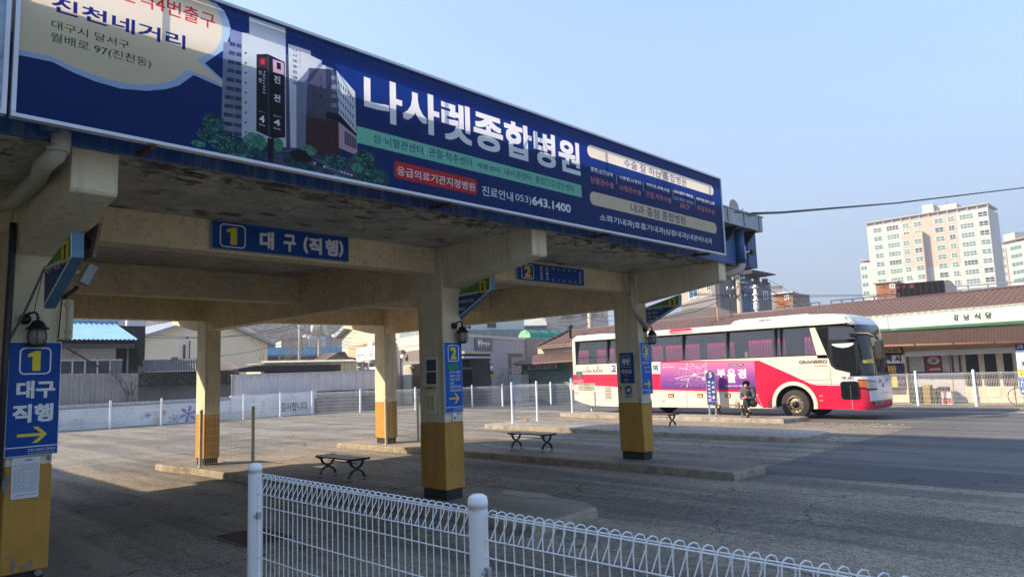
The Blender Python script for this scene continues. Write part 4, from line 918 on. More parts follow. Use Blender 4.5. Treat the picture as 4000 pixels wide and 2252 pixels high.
# interior block, seats, curtains
MB().box(s0+.1,11.8,.75,SW-.3,.5,3.15).build('interior', bint, bus)
MB().box(s0+.1,11.8,.05,.75,1.55,1.62).build('interior_floor', bint, bus)
m_ = MB()
for k in range(10):
    x = 1.4+k*1.02
    if x < 10.6: m_.box(x,x+.14,.2,.68,1.7,2.62); m_.box(x+.02,x+.12,.3,.58,2.62,2.78)
m_.build('seat_backs', mat('seat_dark', (.02,.02,.028), .9), bus, .03)
hr = MB().lathe([(0,-.13),(.07,-.11),(.08,0),(.06,.1),(0,.12)], 0,0,0,12).build('headrest_cover', mat('tan_cover', (.62,.38,.16), .8), bus); q = B_(1890,620,.2); hr.location = (q[0],.2,q[1]); hr.scale = (1,.6,1)
cur = mat('curtain_purple', (.40,.06,.19), .8, var=.25, scale=9, stretch=(9,1,.3))
for xa, xb, ya in ((150,262,575),(345,438,570),(462,530,600),(915,1025,535),(1052,1222,545),(1245,1400,530),(1478,1668,515),(1715,1760,510),(1905,2109,495)):
    q0 = B_(xa,ya,.08); q1 = B_(xb,ya,.08); h0 = 3.08; nn = max(8, int((q1[0]-q0[0])*40))
    MB().grid(lambda i, j, q0=q0, q1=q1, h0=h0: (q0[0]+(q1[0]-q0[0])*i, .085+.02*math.sin(i*(q1[0]-q0[0])*58), zw0-.02+(2.78-zw0)*j), nn, 3).build('curtain', cur, bus)
for xa, xb in ((60,308),(360,442),(638,770)):
    q0 = A_(xa,500,.08); q1 = A_(xb,500,.08); nn = max(8, int((q1[0]-q0[0])*40))
    MB().grid(lambda i, j: (q0[0]+(q1[0]-q0[0])*i, .085+.02*math.sin(i*(q1[0]-q0[0])*58), zw0-.02+(2.80-zw0)*j), nn, 3).build('curtain', cur, bus)
# window panes with black gasket posts
edges = [B_(128,560)[0], B_(452,560)[0], B_(700,560)[0]-.4, B_(1232,560)[0], B_(1688,560)[0], A_(0,500)[0]-.1 if False else B_(2240,560)[0], A_(335,500)[0]]
edges = sorted(edges)
pr = edges+[A_(730,500)[0]]
for i in range(len(pr)-1):
    xa, xb = pr[i]+.02, pr[i+1]-.02
    top = (xb, zw1-.012); 
    if i == len(pr)-2: poly = [(xa,zw0+.012),(A_(768,648)[0],zw0+.012),(A_(684,350)[0],zw1-.012),(xa,zw1-.012)]
    elif i == 0: poly = rrect(xa, xb, zw0+.012, zw1-.012, .08)
    else: poly = [(xa,zw0+.012),(xb,zw0+.012),(xb,zw1-.012),(xa,zw1-.012)]
    k = MB(); k.add([(x_, .004+.14*(z_-zw0)/(zw1-zw0), z_) for x_, z_ in poly], [list(range(len(poly)))]); k.build('window', bglass, bus)
    if i: MB().box(pr[i]-.02,pr[i]+.02,.0,.16,zw0,zw1).build('window_post', bdark, bus)
k = MB(); k.box(s0+.1,A_(768,648)[0],-.004,.03,zw0-.012,zw0+.012,0); k.box(s0+.1,A_(684,350)[0],-.004,.03,zw1-.012,zw1+.01,0); k.box(s0+.16,s0+.22,0,.04,zw0,zw1); k.build('window_gasket', bdark, bus)
q = B_(132,625); q2 = B_(448,603); MB().box(q[0]+.1,q2[0],.0,.004,2.44,2.46).build('window_bar', bdark, bus)
# paint: red band, white pinstripes, advert
PD = -.0035
def dec(name, pts, m_, d=PD, th=.003): return MB().prism(pts, d, d+th).build(name, m_, bus)
r1 = [(s0+.01,B_(105,822)[1]),(B_(1000,815)[0],B_(1000,815)[1]),B_(1003,683),B_(1970,680),A_(175,678),A_(250,712),A_(500,823),A_(640,888),A_(700,915),A_(770,930),A_(915,935),(11.84,A_(1150,935)[1]),(11.84,zbot+.005)]
ar1 = arch(w1x, AR+.13, zbot)
zlow = B_(1200,978)[1]
r1 += ar1[::-1] + [A_(300,1165),A_(215,1163),A_(135,1105),(B_(1980,1000)[0],B_(1980,1000)[1]-.02),(B_(945,968)[0],zlow),(B_(545,950)[0],B_(545,948)[1]),(s0+.01,B_(105,925)[1])]
dec('red_paint', r1, bred)
k = MB(); k.prism(ar1+arch(w1x, AR, zbot)[::-1], -.012, .0); k.build('wheel_arch_trim', bcream, bus)
pinm = mat('pinstripe_white', (.75,.76,.78), .4, var=0); pinb = mat('pinstripe_navy', (.05,.05,.2), .4, var=0)
def stripe(pts, w_, m_, off=0.):
    k = MB(); 
    for (xa,za),(xb,zb) in zip(pts[:-1], pts[1:]):
        k.prism([(xa,za+off),(xb,zb+off),(xb,zb+off+w_),(xa,za+off+w_)], -.0062, -.0038)
    k.build('pinstripe', m_, bus)
dl = [A_(165,676),A_(500,823),A_(700,915),A_(770,930),(11.84,A_(1150,933)[1])]
stripe(dl, .018, pinm, .005); stripe(dl, .010, pinb, .03); stripe(dl, .012, pinm, .05)
ll = [(s0+.02,B_(105,925)[1]),(B_(545,950)[0],B_(545,948)[1]),(B_(945,968)[0],zlow),(B_(1980,1000)[0],B_(1980,1000)[1]-.02),A_(215,1163)]
stripe(ll, .018, pinm, -.02); stripe(ll, .010, pinb, -.035)
adm = bpy.data.materials.new('advert_print'); adm.use_nodes = True; n_ = adm.node_tree; tc = n_.nodes.new('ShaderNodeTexCoord'); sp = n_.nodes.new('ShaderNodeSeparateXYZ'); rp = n_.nodes.new('ShaderNodeValToRGB'); mr = n_.nodes.new('ShaderNodeMapRange')
za, zb = B_(1200,970)[1], B_(1200,700)[1]
mr.inputs[1].default_value = za; mr.inputs[2].default_value = zb
n_.links.new(tc.outputs['Object'], sp.inputs[0]); n_.links.new(sp.outputs[2], mr.inputs[0]); n_.links.new(mr.outputs[0], rp.inputs[0]); n_.links.new(rp.outputs[0], n_.nodes['Principled BSDF'].inputs['Base Color'])
rp.color_ramp.elements[0].color = (.09,.025,.20,1); rp.color_ramp.elements[1].color = (.60,.16,.30,1); e = rp.color_ramp.elements.new(.45); e.color = (.25,.06,.30,1); n_.nodes['Principled BSDF'].inputs['Roughness'].default_value = .35
dec('advert_sheet', [B_(1005,968),B_(1982,974),B_(1968,684),B_(1000,700)], adm, -.0072)
adw = mat('advert_white', (.80,.72,.78), .5, var=0); adp = mat('advert_pink', (.85,.45,.5), .5, var=0)
k = MB(); rnd = random.Random(8)
for i in range(520):
    x = rnd.gauss(1330,120); y = rnd.uniform(730,945)
    if x > 1560 or x < 1060 or rnd.random() > 1-abs(x-1330)/320: continue
    q = B_(round(x/8)*8, round(y/8)*8); k.box(q[0]-.006,q[0]+.006,-.0085,-.0074,q[1]-.009,q[1]+.009)
nodes = [(1160,860),(1270,765),(1410,765),(1352,823),(1470,795),(1447,862),(1290,868),(1275,945),(1215,878),(1205,757),(1280,712),(1450,728),(1328,715),(1470,703),(1395,845)]
for i, j in ((0,3),(1,9),(1,10),(2,11),(2,12),(3,4),(4,5),(3,6),(6,7),(6,8),(4,13),(14,5),(14,3)):
    a = B_(*nodes[i]); c = B_(*nodes[j]); dd = Vector((c[0]-a[0],c[1]-a[1])).normalized()*.006; k.prism([(a[0]-dd.y,a[1]+dd.x),(c[0]-dd.y,c[1]+dd.x),(c[0]+dd.y,c[1]-dd.x),(a[0]+dd.y,a[1]-dd.x)], -.0085, -.0074)
for x, y in nodes: a = B_(x,y); k.prism([(a[0]+.022*math.cos(t),a[1]+.022*math.sin(t)) for t in [PI*i/4 for i in range(8)]], -.0088, -.0074)
k.build('advert_print', adw, bus)['kind'] = 'stuff'
k = MB()
for x, y in ((1352,823),(1470,795),(1447,862)): a = B_(x,y); k.prism([(a[0]+.07*math.cos(t),a[1]+.07*math.sin(t)) for t in [PI*i/8 for i in range(16)]], -.0092, -.0076)
k.build('advert_print', adp, bus)['kind'] = 'stuff'
def BT(body, x0,y0,x1,y1, m_, bd=.02, d=-.0090, fr=B_, rot=None): a = fr(x0,y0); c = fr(x1,y1); return letters(bus, body, a[0], c[0], c[1], a[1], d, m_, bd, rot=rot)
BT('경',1800,765,1888,858,adw,.035,rot=1) if False else BT('부',1580,765,1675,855,adw,.03)
BT('울',1685,765,1782,905,adw,.03); BT('경',1795,765,1888,860,adw,.03)
k = MB(); a = B_(1705,712); c = B_(1862,733); k.prism([(a[0],c[1]),(a[0],a[1]),(c[0],a[1]),(c[0],c[1]),(c[0]-.1,c[1]),(c[0]-.13,c[1]-.03),(c[0]-.15,c[1])], -.0085,-.0074); k.build('advert_print', mat('advert_navy', (.05,.03,.12), .5, var=0), bus)
BT('부산울산경남 광역철도',1712,717,1855,729,adw,.01,-.0095); BT('글로벌 네트워크, 부울경',1695,930,1850,948,adw,.01); BT('◀',1668,930,1685,948,adw,0)
BT('부산광역시',1025,716,1095,724,adw,.01); BT('울산 경상남도',1025,738,1155,750,adw,.01)
cb = mat('coach_blue_print', (.04,.05,.30), .4, var=0); cr = mat('coach_red_print', (.65,.12,.12), .4, var=0); cgy = MATS['coach_grey_print']
BT('우',238,738,262,768,cr,.02,-.005); BT('등',345,735,372,768,cr,.02,-.005); BT('KOREA BUSLINE',207,775,409,797,cgy,.02,-.005)
BT('고',492,728,545,795,cb,.05,-.005); BT('려',640,728,690,795,cb,.05,-.005); BT('고',780,728,830,790,cb,.05,-.005); BT('여',925,722,975,788,cb,.05,-.005)
BT('GRANBIRD',580,678,876,705,cgy,.05,-.005,A_); BT('Sunshine',742,723,872,737,cr,.02,-.005,A_); BT('901',1082,845,1146,875,cb,.02,-.005,A_); BT('N0.',1022,840,1075,872,cb,.02,-.005,A_)
# vents, handles, lamps, panel joints
def vent(xa,ya,xb,yb,n,frame=True):
    a = B_(xa,ya); c = B_(xb,yb); k = MB(); k.prism(rrect(a[0],c[0],c[1],a[1],.03) if frame else [(a[0],c[1]),(c[0],c[1]),(c[0],a[1]),(a[0],a[1])], -.008, .0) 
    k.build('vent', bdark if frame else bcream, bus)
    h = (a[1]-c[1])/n
    for i in range(n): MB().box(a[0]+.03,c[0]-.03,-.016,-.0082,c[1]+h*i+h*.25,c[1]+h*i+h*.75).build('slat', mat('vent_slat', (.25,.23,.2), .5) if frame else mat('louvre_shadow', (.16,.13,.10), .7), bus)
vent(133,790,200,858,8); vent(150,912,330,984,5,False); vent(425,955,505,1075,8,False)
for xa in (1080,1380,1665):
    a = B_(xa,1017); c = B_(xa+62,1060); MB().prism(rrect(a[0],c[0],c[1],a[1],.02), -.008, 0).build('hatch_recess', bdark, bus); MB().box(a[0]+.03,c[0]-.03,-.018,-.0082,a[1]-.07,a[1]-.015).build('marker_lamp', mat('amber_lamp', (.75,.25,.02), .3, var=0), bus); MB().box(a[0]+.02,c[0]-.02,-.02,-.0082,c[1]+.02,c[1]+.06).build('handle', galv, bus, .005)
a = B_(1003,1083); c = B_(1052,1103); MB().prism(rrect(a[0],c[0],c[1],a[1],.02), -.008, 0).build('handle', galv, bus)
for fr, x, y in ((A_,150,1033),(A_,812,1042),(A_,815,1090),(B_,135,1010)): a = fr(x-20,y-7); c = fr(x+20,y+7); MB().box(a[0],c[0],-.014,-.004,a[1],c[1]).build('marker_lamp', MATS['amber_lamp'], bus, .004)
k = MB()
for x in (B_(362,900)[0], B_(1275,1050)[0], A_(292,1000)[0], A_(915,900)[0], A_(1252,900)[0]-.02): k.box(x-.003,x+.003,-.0078,-.004,zbot+.02,1.32 if x < 11 else 1.95)
z_ = A_(500,880)[1]; k.box(s0+.3,A_(912,880)[0],-.0098,-.0075,z_-.004,z_+.004); z2 = A_(800,658)[1]; k.build('panel_joint', mat('joint_dark', (.06,.02,.02), .7, var=0), bus)  # thin dark lines along the panel joints
q0, q1 = A_(258,1080), A_(318,1163); dec('mud_flap_mark', rrect(q0[0],q1[0],q1[1],q0[1],.03), mat('dark_red', (.25,.01,.02), .4), -.0065)
# door and dark front quarter
fq = [A_(748,340),A_(900,322),A_(1150,318),(11.86,zw1+.03),(11.86,A_(1215,820)[1]),A_(1205,818),A_(1090,800),A_(960,770),A_(915,735),A_(898,690),A_(880,640),A_(820,500)]
MB().prism(fq, -.004, .0).build('front_quarter_trim', bdark, bus)
MB().prism([A_(760,350),A_(880,338),A_(880,640),A_(868,600),A_(822,500)], -.007, -.0045).build('window', bglassd, bus)
MB().prism([A_(888,336),A_(1110,330),A_(1150,350),A_(1165,455),A_(888,468)], -.007, -.0045).build('window', mat('grey_tinted_panel', (.05,.06,.085), .2, var=.05), bus)
dr = [A_(905,490),A_(1170,480),A_(1200,808),A_(1090,792),A_(975,765),A_(935,735),A_(918,690)]
MB().prism(dr, -.018, -.0045).build('door', bdark, bus)
MB().prism([A_(920,505),A_(1150,492),A_(1180,800),A_(1085,785),A_(985,760),A_(948,725),A_(932,690)], -.022, -.0185).build('door_glass', bglassd, bus)
MB().prism([A_(920,507),A_(1145,494),A_(1147,512),A_(1100,538),A_(1035,548),A_(970,540),A_(925,520)], -.0235, -.0222).build('sunshade', mat('pale_shade', (.45,.55,.62), .4), bus)
a = A_(1005,892); c = A_(1213,1083); MB().prism(rrect(a[0],c[0],c[1],a[1],.10), -.010, 0).build('lower_window_rubber', bdark, bus); MB().prism(rrect(a[0]+.03,c[0]-.03,c[1]+.03,a[1]-.03,.08), -.014, -.0105).build('lower_window', bglassd, bus)
a = A_(1110,935); c = A_(1124,1070); MB().box(a[0],c[0],-.017,-.0142,c[1],a[1]).build('grab_rail', greym, bus)
# nose
def nose(z, w_):
    """half plan outline of the front at height z from near side x=11.85 round to the far side"""
    rk = max(0,z-1.25)*.10 + max(0,z-2.9)*.35; out = []
    for t in [i/20 for i in range(21)]:
        a = PI*t; cx = math.copysign(abs(math.cos(a))**.42, math.cos(a)); sy = abs(math.sin(a))**.62
        out.append((11.86+(.46+.20*math.sin(a))*sy*w_-rk*sy, SW/2-(SW/2)*cx, z))
    return out
zs = [.34,.40,.62,.85,.98,1.12,1.30,1.42,1.5,1.8,2.2,2.6,3.0,3.12,3.2,3.3,3.38]
ws = [.86,.96,1,1,1,1,1,.98,.97,.97,.97,.97,.97,.97,.95,.85,.6]
rings = [nose(z, w_) for z, w_ in zip(zs, ws)]
k = MB(); n = 21; vs = [p for r_ in rings for p in r_]; fs = []; ms = []
k.v = vs
for i in range(len(zs)-1):
    for j in range(n-1):
        a = i*n+j; z = (zs[i]+zs[i+1])/2
        side = j < 5 or j > 14
        if z < .6: mi = 1
        elif z < 1.42: mi = 1 if (side and z < 1.2) else 0
        elif z < 1.5: mi = 3 if side else 2
        elif z < 3.1: mi = 3
        else: mi = 0
        k.f.append([a, a+1, a+n+1, a+n]); k.m.append(mi); k.sm.append(True)
k.f.append(list(range((len(zs)-1)*n, len(zs)*n))); k.m.append(0); k.sm.append(False)
k.build('front_body', [mat('coach_white', (.62,.64,.68), .28, var=.04, coat=.5), bred, bdark, bglassd], bus)
def onnose(d, z):     # x on the nose surface at depth d
    r_ = nose(z, 1.0); 
    for p, q in zip(r_, r_[1:]):
        if p[1] <= d <= q[1]: t = (d-p[1])/(q[1]-p[1]); return p[0]+(q[0]-p[0])*t
    return 12.2
hl = MB(); pts = []
for t in range(9):
    d = .015+.055*t*1.1; zt = 1.30-.012*t; zb = 1.02+.0*t
    pts.append([(onnose(d,1.15)+.012, d-.012, zt), (onnose(d,1.1)+.012, d-.012, zb+(.05 if t < 2 else 0))])
def strip(pts, m_, nm, off=0.):
    k = MB(); vs = [q for p in pts for q in p]; k.add([(v[0]+off, v[1]-off*.4, v[2]) for v in vs], [(2*i,2*i+1,2*i+3,2*i+2) for i in range(len(pts)-1)], 0, True); k.build(nm, m_, bus)
strip([[ (p[0][0],p[0][1],p[0][2]+.03),(p[1][0],p[1][1],p[1][2]-.05)] for p in pts], bdark, 'headlight_surround')
strip(pts[:3], mat('indicator_amber', (.55,.16,.03), .2, coat=.6), 'indicator', .008); strip(pts[2:], mat('headlight_lens', (.55,.57,.58), .12, .3, coat=.8, var=.5, scale=14), 'headlight', .008)
strip([[(onnose(d,.6)+.012, d, .62),(onnose(d,.5)+.012, d, .47)] for d in [.25+.06*i for i in range(12)]], bdark, 'bumper_grille')
for i in (0,1):
    for z in (.51,.58): MB().lathe([(0,0),(.028,.004),(.03,-.004),(0,-.006)], 0,0,0,10); o = MB().lathe([(0,.006),(.028,.004),(.03,-.004),(0,-.006)], 0,0,0,10).build('fog_lamp', galv, bus); o.location = (onnose(.33+.08*i,.55)+.02,.33+.08*i,z); o.rotation_euler = (0,PI/2,0)
MB().box(12.47,12.49,.98,1.5,.44,.64).build('number_plate', mat('plate_yellow', (.55,.42,.05), .5), bus)
strip([[(onnose(d,.8)+.010, d, .86),(onnose(d,.8)+.010, d, .83)] for d in [.7+.1*i for i in range(12)]], galv, 'chrome_strip')
o = MB().lathe([(0,.012),(.07,.01),(.085,.0),(0,-.01)], 0,0,0,16).build('emblem', galv, bus); o.location = (onnose(SW/2-.2,1.1)+.01,SW/2-.2,1.12); o.rotation_euler = (0,PI/2,0); o.scale = (1,1.25,1)
k = MB()
for body, d0 in (('고',.62),('려',.78),('여',1.42)):
    vs, ts, _ = glyphs(body, .03); k.add([(onnose(d0+.13*a,1.22)+.008, d0+.13*a, 1.18+.12*c) for a, c in vs], [tuple(t) for t in ts])
k.build('lettering', cb, bus)
strip([[(onnose(d,1.75)+.006-.05, d, 1.98),(onnose(d,1.75)+.006-.0, d, 1.84)] for d in [.12+.04*i for i in range(12)]], mat('permit_yellow', (.65,.5,.06), .5), 'permit_card')
k = MB(); 
for d in (.7,1.3): k.tube([(onnose(d,1.5)+.03,d,1.5),(onnose(d+.1,1.9)-.02,d+.1,2.1),(onnose(d+.25,2.4)-.08,d+.25,2.5)], .012, 6)
k.build('wiper', bdark, bus)
# mirror
a = A_(1135,410); mm = MB(); mm.tube([(a[0]-.05,-.03,a[1]),(a[0]+.25,-.12,a[1]+.02),(a[0]+.55,-.2,a[1]-.0),(a[0]+.78,-.25,a[1]-.12),(a[0]+.84,-.25,a[1]-.28)], .05, 8, rs=[.075,.07,.05,.045,.04]); mm.build('mirror_arm', bdark, bus)
x_ = a[0]+.72; z_ = a[1]-.22
k = MB(); k.prism(rrect(x_-.0,x_+.24,z_-.62,z_,.09), -.33, -.15); k.build('mirror', iron, bus, .02)
# wheels
def wheel(x, y, flip=False):
    t = MB()
    prof = [(.26,-.13),(.34,-.145),(.46,-.14),(.495,-.11),(.50,-.05),(.50,.05),(.495,.11),(.46,.14),(.26,.13)]
    k = MB(); k.lathe(prof, 0,0,0,40, caps=False); o = k.build('wheel', rub, bus); o.location = (x,y,WZ); o.rotation_euler = (PI/2,0,0)
    rimm = mat('wheel_bronze_steel', (.40,.32,.22), .4, .5, var=.3, scale=6)
    r_ = MB(); r_.lathe([(.27,.135),(.285,.145),(.27,.10),(.235,.06),(.22,.05),(.20,.085),(.12,.10),(.10,.10)], 0,0,0,32, caps=False).build('rim', rimm, o)
    h = MB()
    for i in range(10): a = 2*PI*i/10; h.lathe([(0,.09),(.030,.09),(.030,.094),(0,.094)], .235*math.cos(a), .235*math.sin(a), .0,8)
    for i in range(10): a = 2*PI*(i+.5)/10; h.lathe([(0,.09),(.016,.09),(.014,.125),(0,.125)], .155*math.cos(a), .155*math.sin(a), 0,6)
    h.lathe([(0,.108),(.125,.108),(.12,.115),(.08,.12),(.075,.13),(.07,.17),(.03,.185),(0,.185)], 0,0,0,12); h.build('hub', bdark, o)['kind'] = 'stuff'
    return o
for x in (w1x, w2x):
    wheel(x, .20); o = wheel(x, SW-.2); o.rotation_euler = (-PI/2,0,0)
k = MB()
for x in (w1x, w2x):
    n = 14; pts = [(x+(AR+.01)*math.cos(PI*i/n), WZ+(AR+.01)*math.sin(PI*i/n)) for i in range(n+1)]
    k.add([(p[0],.03,p[1]) for p in pts]+[(p[0],.55,p[1]) for p in pts], [(i,i+n+1,i+n+2,i+1) for i in range(n)]); k.box(x-AR,x+AR,.55,.56,.35,1.2)
k.box(w2x+AR+.05,w1x-AR-.05,.05,SW-.05,.40,.48); k.box(s0+.6,w2x-AR,.05,SW-.05,.45,.6); k.box(w1x+AR,12.0,.05,SW-.05,.36,.46); k.build('underbody', bint, bus)
# skin modifiers need their data layer: made once through a temporary operator-free path
def skin_mesh(verts, edges, radii, name, m_, parent, sub=2, root=0):
    o = bpy.data.objects.new(name, bpy.data.meshes.new(name)); C.objects.link(o); me = o.data
    bm = bmesh.new(); L = bm.verts.layers.skin.verify(); V = []
    for i, v in enumerate(verts):
        q = bm.verts.new(v); r = radii[i]; q[L].radius = r if isinstance(r, tuple) else (r, r); q[L].use_root = (i == root); V.append(q)
    for a, b in edges: bm.edges.new((V[a], V[b]))
    bm.to_mesh(me); bm.free()
    sk = o.modifiers.new('skin', 'SKIN'); sk.use_smooth_shade = True
    sb = o.modifiers.new('sub', 'SUBSURF'); sb.levels = sub; sb.render_levels = sub
    me.materials.append(m_); o.parent = parent; return o
skinm = mat('skin', (.50,.28,.19), .6, var=.05); shirt = mat('pale_blue_shirt', (.5,.53,.56), .8, var=.1)
q = A_(1110,760,.45); w = b_.world(q[0], .55, q[1])
pd = thing('person', 'driver in a pale shirt seated behind the coach door glass', 'person', (24.32+.55,20-q[0]-.1,0))
skin_mesh([(0,0,1.45),(0,0,1.75),(0,0,1.95),(0,0,2.05),(0,-.02,2.16),(.0,-.03,2.26),(-.2,0,1.92),(-.26,-.08,1.68),(-.12,-.34,1.66),(.2,0,1.92),(.26,-.08,1.68),(.12,-.34,1.66)], [(0,1),(1,2),(2,3),(3,4),(4,5),(2,6),(6,7),(7,8),(2,9),(9,10),(10,11)], [.17,.16,.13,.055,.09,.085,.07,.05,.035,.07,.05,.035], 'body', skinm, pd)
skin_mesh([(0,0,1.44),(0,0,1.75),(0,0,1.95),(-.2,0,1.92),(-.26,-.08,1.68),(-.15,-.28,1.66),(.2,0,1.92),(.26,-.08,1.68),(.15,-.28,1.66)], [(0,1),(1,2),(2,3),(3,4),(4,5),(2,6),(6,7),(7,8)], [.19,.175,.14,.085,.062,.05,.085,.062,.05], 'shirt', shirt, pd)
# ------------------------------------------------------------------ the seated woman
X_ = 23.33
H = lambda u, v, X=X_: PX(u, v, X)
ps = thing('person', 'person in grey padded jacket with curly black hair sitting on the bench before the coach', 'person', (23.42,11.37,0))
O_ = Vector((23.42,11.37,0)); rel = lambda p: tuple(Vector(p)-O_)
hd = H(2909,1503,23.16); yc = hd.y
# -X is towards the camera; y decreases to the right of the picture
sz = ISZ+.40
hip = Vector((23.46,yc+.0,sz+.10)); wst = Vector((23.46,yc,sz+.28)); chs = Vector((23.38,yc,sz+.48)); nk = Vector((23.32,yc-.0,sz+.60)); head = Vector((23.22,yc-.02,hd.z-.01)); crown = head+Vector((-.03,0,.06)); chin = head+Vector((-.05,0,-.08))
shl = chs+Vector((-.01,.17,.05)); shr = chs+Vector((-.01,-.17,.05))
ell = Vector((23.33,yc+.25,sz+.24)); elr = Vector((23.33,yc-.24,sz+.24)); hnl = Vector((23.10,yc+.03,sz+.23)); hnr = Vector((23.10,yc-.08,sz+.25))
hl_ = hip+Vector((0,.09,0)); hr_ = hip+Vector((0,-.09,0))
knl = Vector((23.03,yc-.02,sz+.10)); anl = Vector((23.0,yc-.10,ISZ+.09)); tol = Vector((22.86,yc-.13,ISZ+.035))
knr = Vector((23.02,yc-.03,sz+.20)); anr = Vector((22.90,yc-.22,ISZ+.27)); tor = Vector((22.78,yc-.32,ISZ+.22))
P = [hip,wst,chs,nk,head,crown,shl,ell,hnl,shr,elr,hnr,hl_,knl,anl,tol,hr_,knr,anr,tor,chin]
Ed = [(0,1),(1,2),(2,3),(3,4),(4,5),(2,6),(6,7),(7,8),(2,9),(9,10),(10,11),(0,12),(12,13),(13,14),(14,15),(0,16),(16,17),(17,18),(18,19),(4,20)]
Rd = [.13,.12,.13,.05,.085,.07,.07,.045,.032,.07,.045,.032,.09,.06,.038,.03,.09,.06,.038,.03,.05]
skin_mesh([rel(p) for p in P], Ed, Rd, 'body', skinm, ps)
jk = mat('grey_padded_jacket', (.11,.115,.13), .85, var=.6, scale=3, stretch=(1,1,10), bump=.8, bscale=6); jb = mat('black_cloth', (.012,.012,.014), .85, var=.2); 
skin_mesh([rel(p) for p in (hip+Vector((0,0,-.02)),wst,chs,nk+Vector((0,0,-.02)),shl,ell,hnl.lerp(ell,.22),shr,elr,hnr.lerp(elr,.22))], [(0,1),(1,2),(2,3),(2,4),(4,5),(5,6),(2,7),(7,8),(8,9)], [.19,.175,.175,.075,.105,.075,.055,.105,.075,.055], 'jacket', jk, ps)
skin_mesh([rel(p) for p in (chs+Vector((-.10,-.07,.04)),wst+Vector((-.11,-.06,0)),hip+Vector((-.12,-.03,.04)))], [(0,1),(1,2)], [.10,.13,.13], 'dark_cardigan', jb, ps)
skin_mesh([rel(p) for p in (hip+Vector((0,0,-.02)),hl_,knl,anl+Vector((0,0,.03)),hr_,knr,anr+Vector((.01,.01,.05)))], [(0,1),(1,2),(2,3),(0,4),(4,5),(5,6)], [.15,.105,.082,.065,.105,.085,.07], 'trousers', jb, ps)
hair = bmesh.new(); bmesh.ops.create_icosphere(hair, subdivisions=4, radius=1); rnd = random.Random(2)
for v in hair.verts:
    k = 1+.10*mn.noise(v.co*4.5)+.07*mn.noise(v.co*11); c_ = v.co.copy(); v.co = Vector((c_.x*.115, c_.y*.122, c_.z*.105))*k*(1+.12*mn.noise(c_*22))
    if c_.x < -.3 and c_.z < .25: v.co.x *= .35
me = bpy.data.meshes.new('hair'); hair.to_mesh(me); hair.free(); o = bpy.data.objects.new('hair', me); C.objects.link(o); o.parent = ps; o.location = rel(head+Vector((.012,0,.062))); me.materials.append(mat('black_hair', (.012,.010,.009), .95, var=.4, scale=30, bump=1, bscale=70, spec=.1)); 
for p in me.polygons: p.use_smooth = True
MB().tube([rel(chin+Vector((.06,0,.09))+Vector((-.12,0,-.03))), rel(chin+Vector((-.045,0,.025)))], .014, 6, rs=[.012,.018]).build('nose', skinm, ps)
for an, to, nm in ((anl,tol,'shoe'),(anr,tor,'shoe')): skin_mesh([rel(an+Vector((.03,0,-.05))), rel(an.lerp(to,.5)+Vector((0,0,-.025))), rel(to)], [(0,1),(1,2)], [.075,.07,.055], nm, iron, ps)
skin_mesh([rel(anl+Vector((.01,0,.06))), rel(anl+Vector((0,0,-.02)))], [(0,1)], [.046,.044], 'sock', mat('yellow_sock', (.5,.4,.2), .9), ps); skin_mesh([rel(anr+Vector((.01,0,.07))), rel(anr+Vector((-.02,-.02,-.02)))], [(0,1)], [.05,.046], 'sock', MATS['yellow_sock'], ps)
for hn, s_ in ((hnl,1),(hnr,-1)):
    for k in range(4):
        base = hn+Vector((-.02,.012*(k-1.5),.0)); MB().tube([rel(base), rel(base+Vector((-.035,-.015*s_,.004))), rel(base+Vector((-.045,-.035*s_,-.012)))], .008, 6).build('finger', skinm, ps)
    MB().tube([rel(hn+Vector((-.01,0,.02))), rel(hn+Vector((-.04,-.02*s_,.03)))], .009, 6).build('thumb', skinm, ps)
ph = MB().box(-.008,.008,-.045,.045,-.05,.05).build('phone', mat('red_phone_case', (.6,.03,.06), .4), None, .004); ph.location = (hnl+hnr)/2+Vector((-.05,-.02,.035)); ph.rotation_euler = (0,.5,0); tag(ph, 'small red phone held by the seated person', 'phone')
bag = thing('handbag', 'black handbag resting on the lap of the seated person', 'bag', tuple(Vector((23.12,yc-.27,sz+.06))))
k = bmesh.new(); bmesh.ops.create_icosphere(k, subdivisions=3, radius=1)
for v in k.verts: v.co = Vector((v.co.x*.09, v.co.y*.15, v.co.z*.12))*(1+.1*mn.noise(v.co*3))
me = bpy.data.meshes.new('bag_body'); k.to_mesh(me); k.free(); me.materials.append(jb); o = bpy.data.objects.new('bag_body', me); C.objects.link(o); o.parent = bag
MB().tube([(0,-.09,.08),(0,-.04,.17),(0,.04,.17),(0,.09,.08)], .008, 6).build('handle', jb, bag)
bag = thing('handbag', 'small striped beige bag hanging at the left of the seated person', 'bag', tuple(H(2880,1580,23.30)))
MB().box(-.05,.05,-.08,.08,-.11,.10).build('bag_body', mat('striped_beige', (.42,.30,.24), .8, var=.5, scale=4, stretch=(1,14,1)), bag, .02); MB().tube([(0,-.05,.1),(0,0,.2),(0,.05,.1)], .008, 6).build('handle', jb, bag)
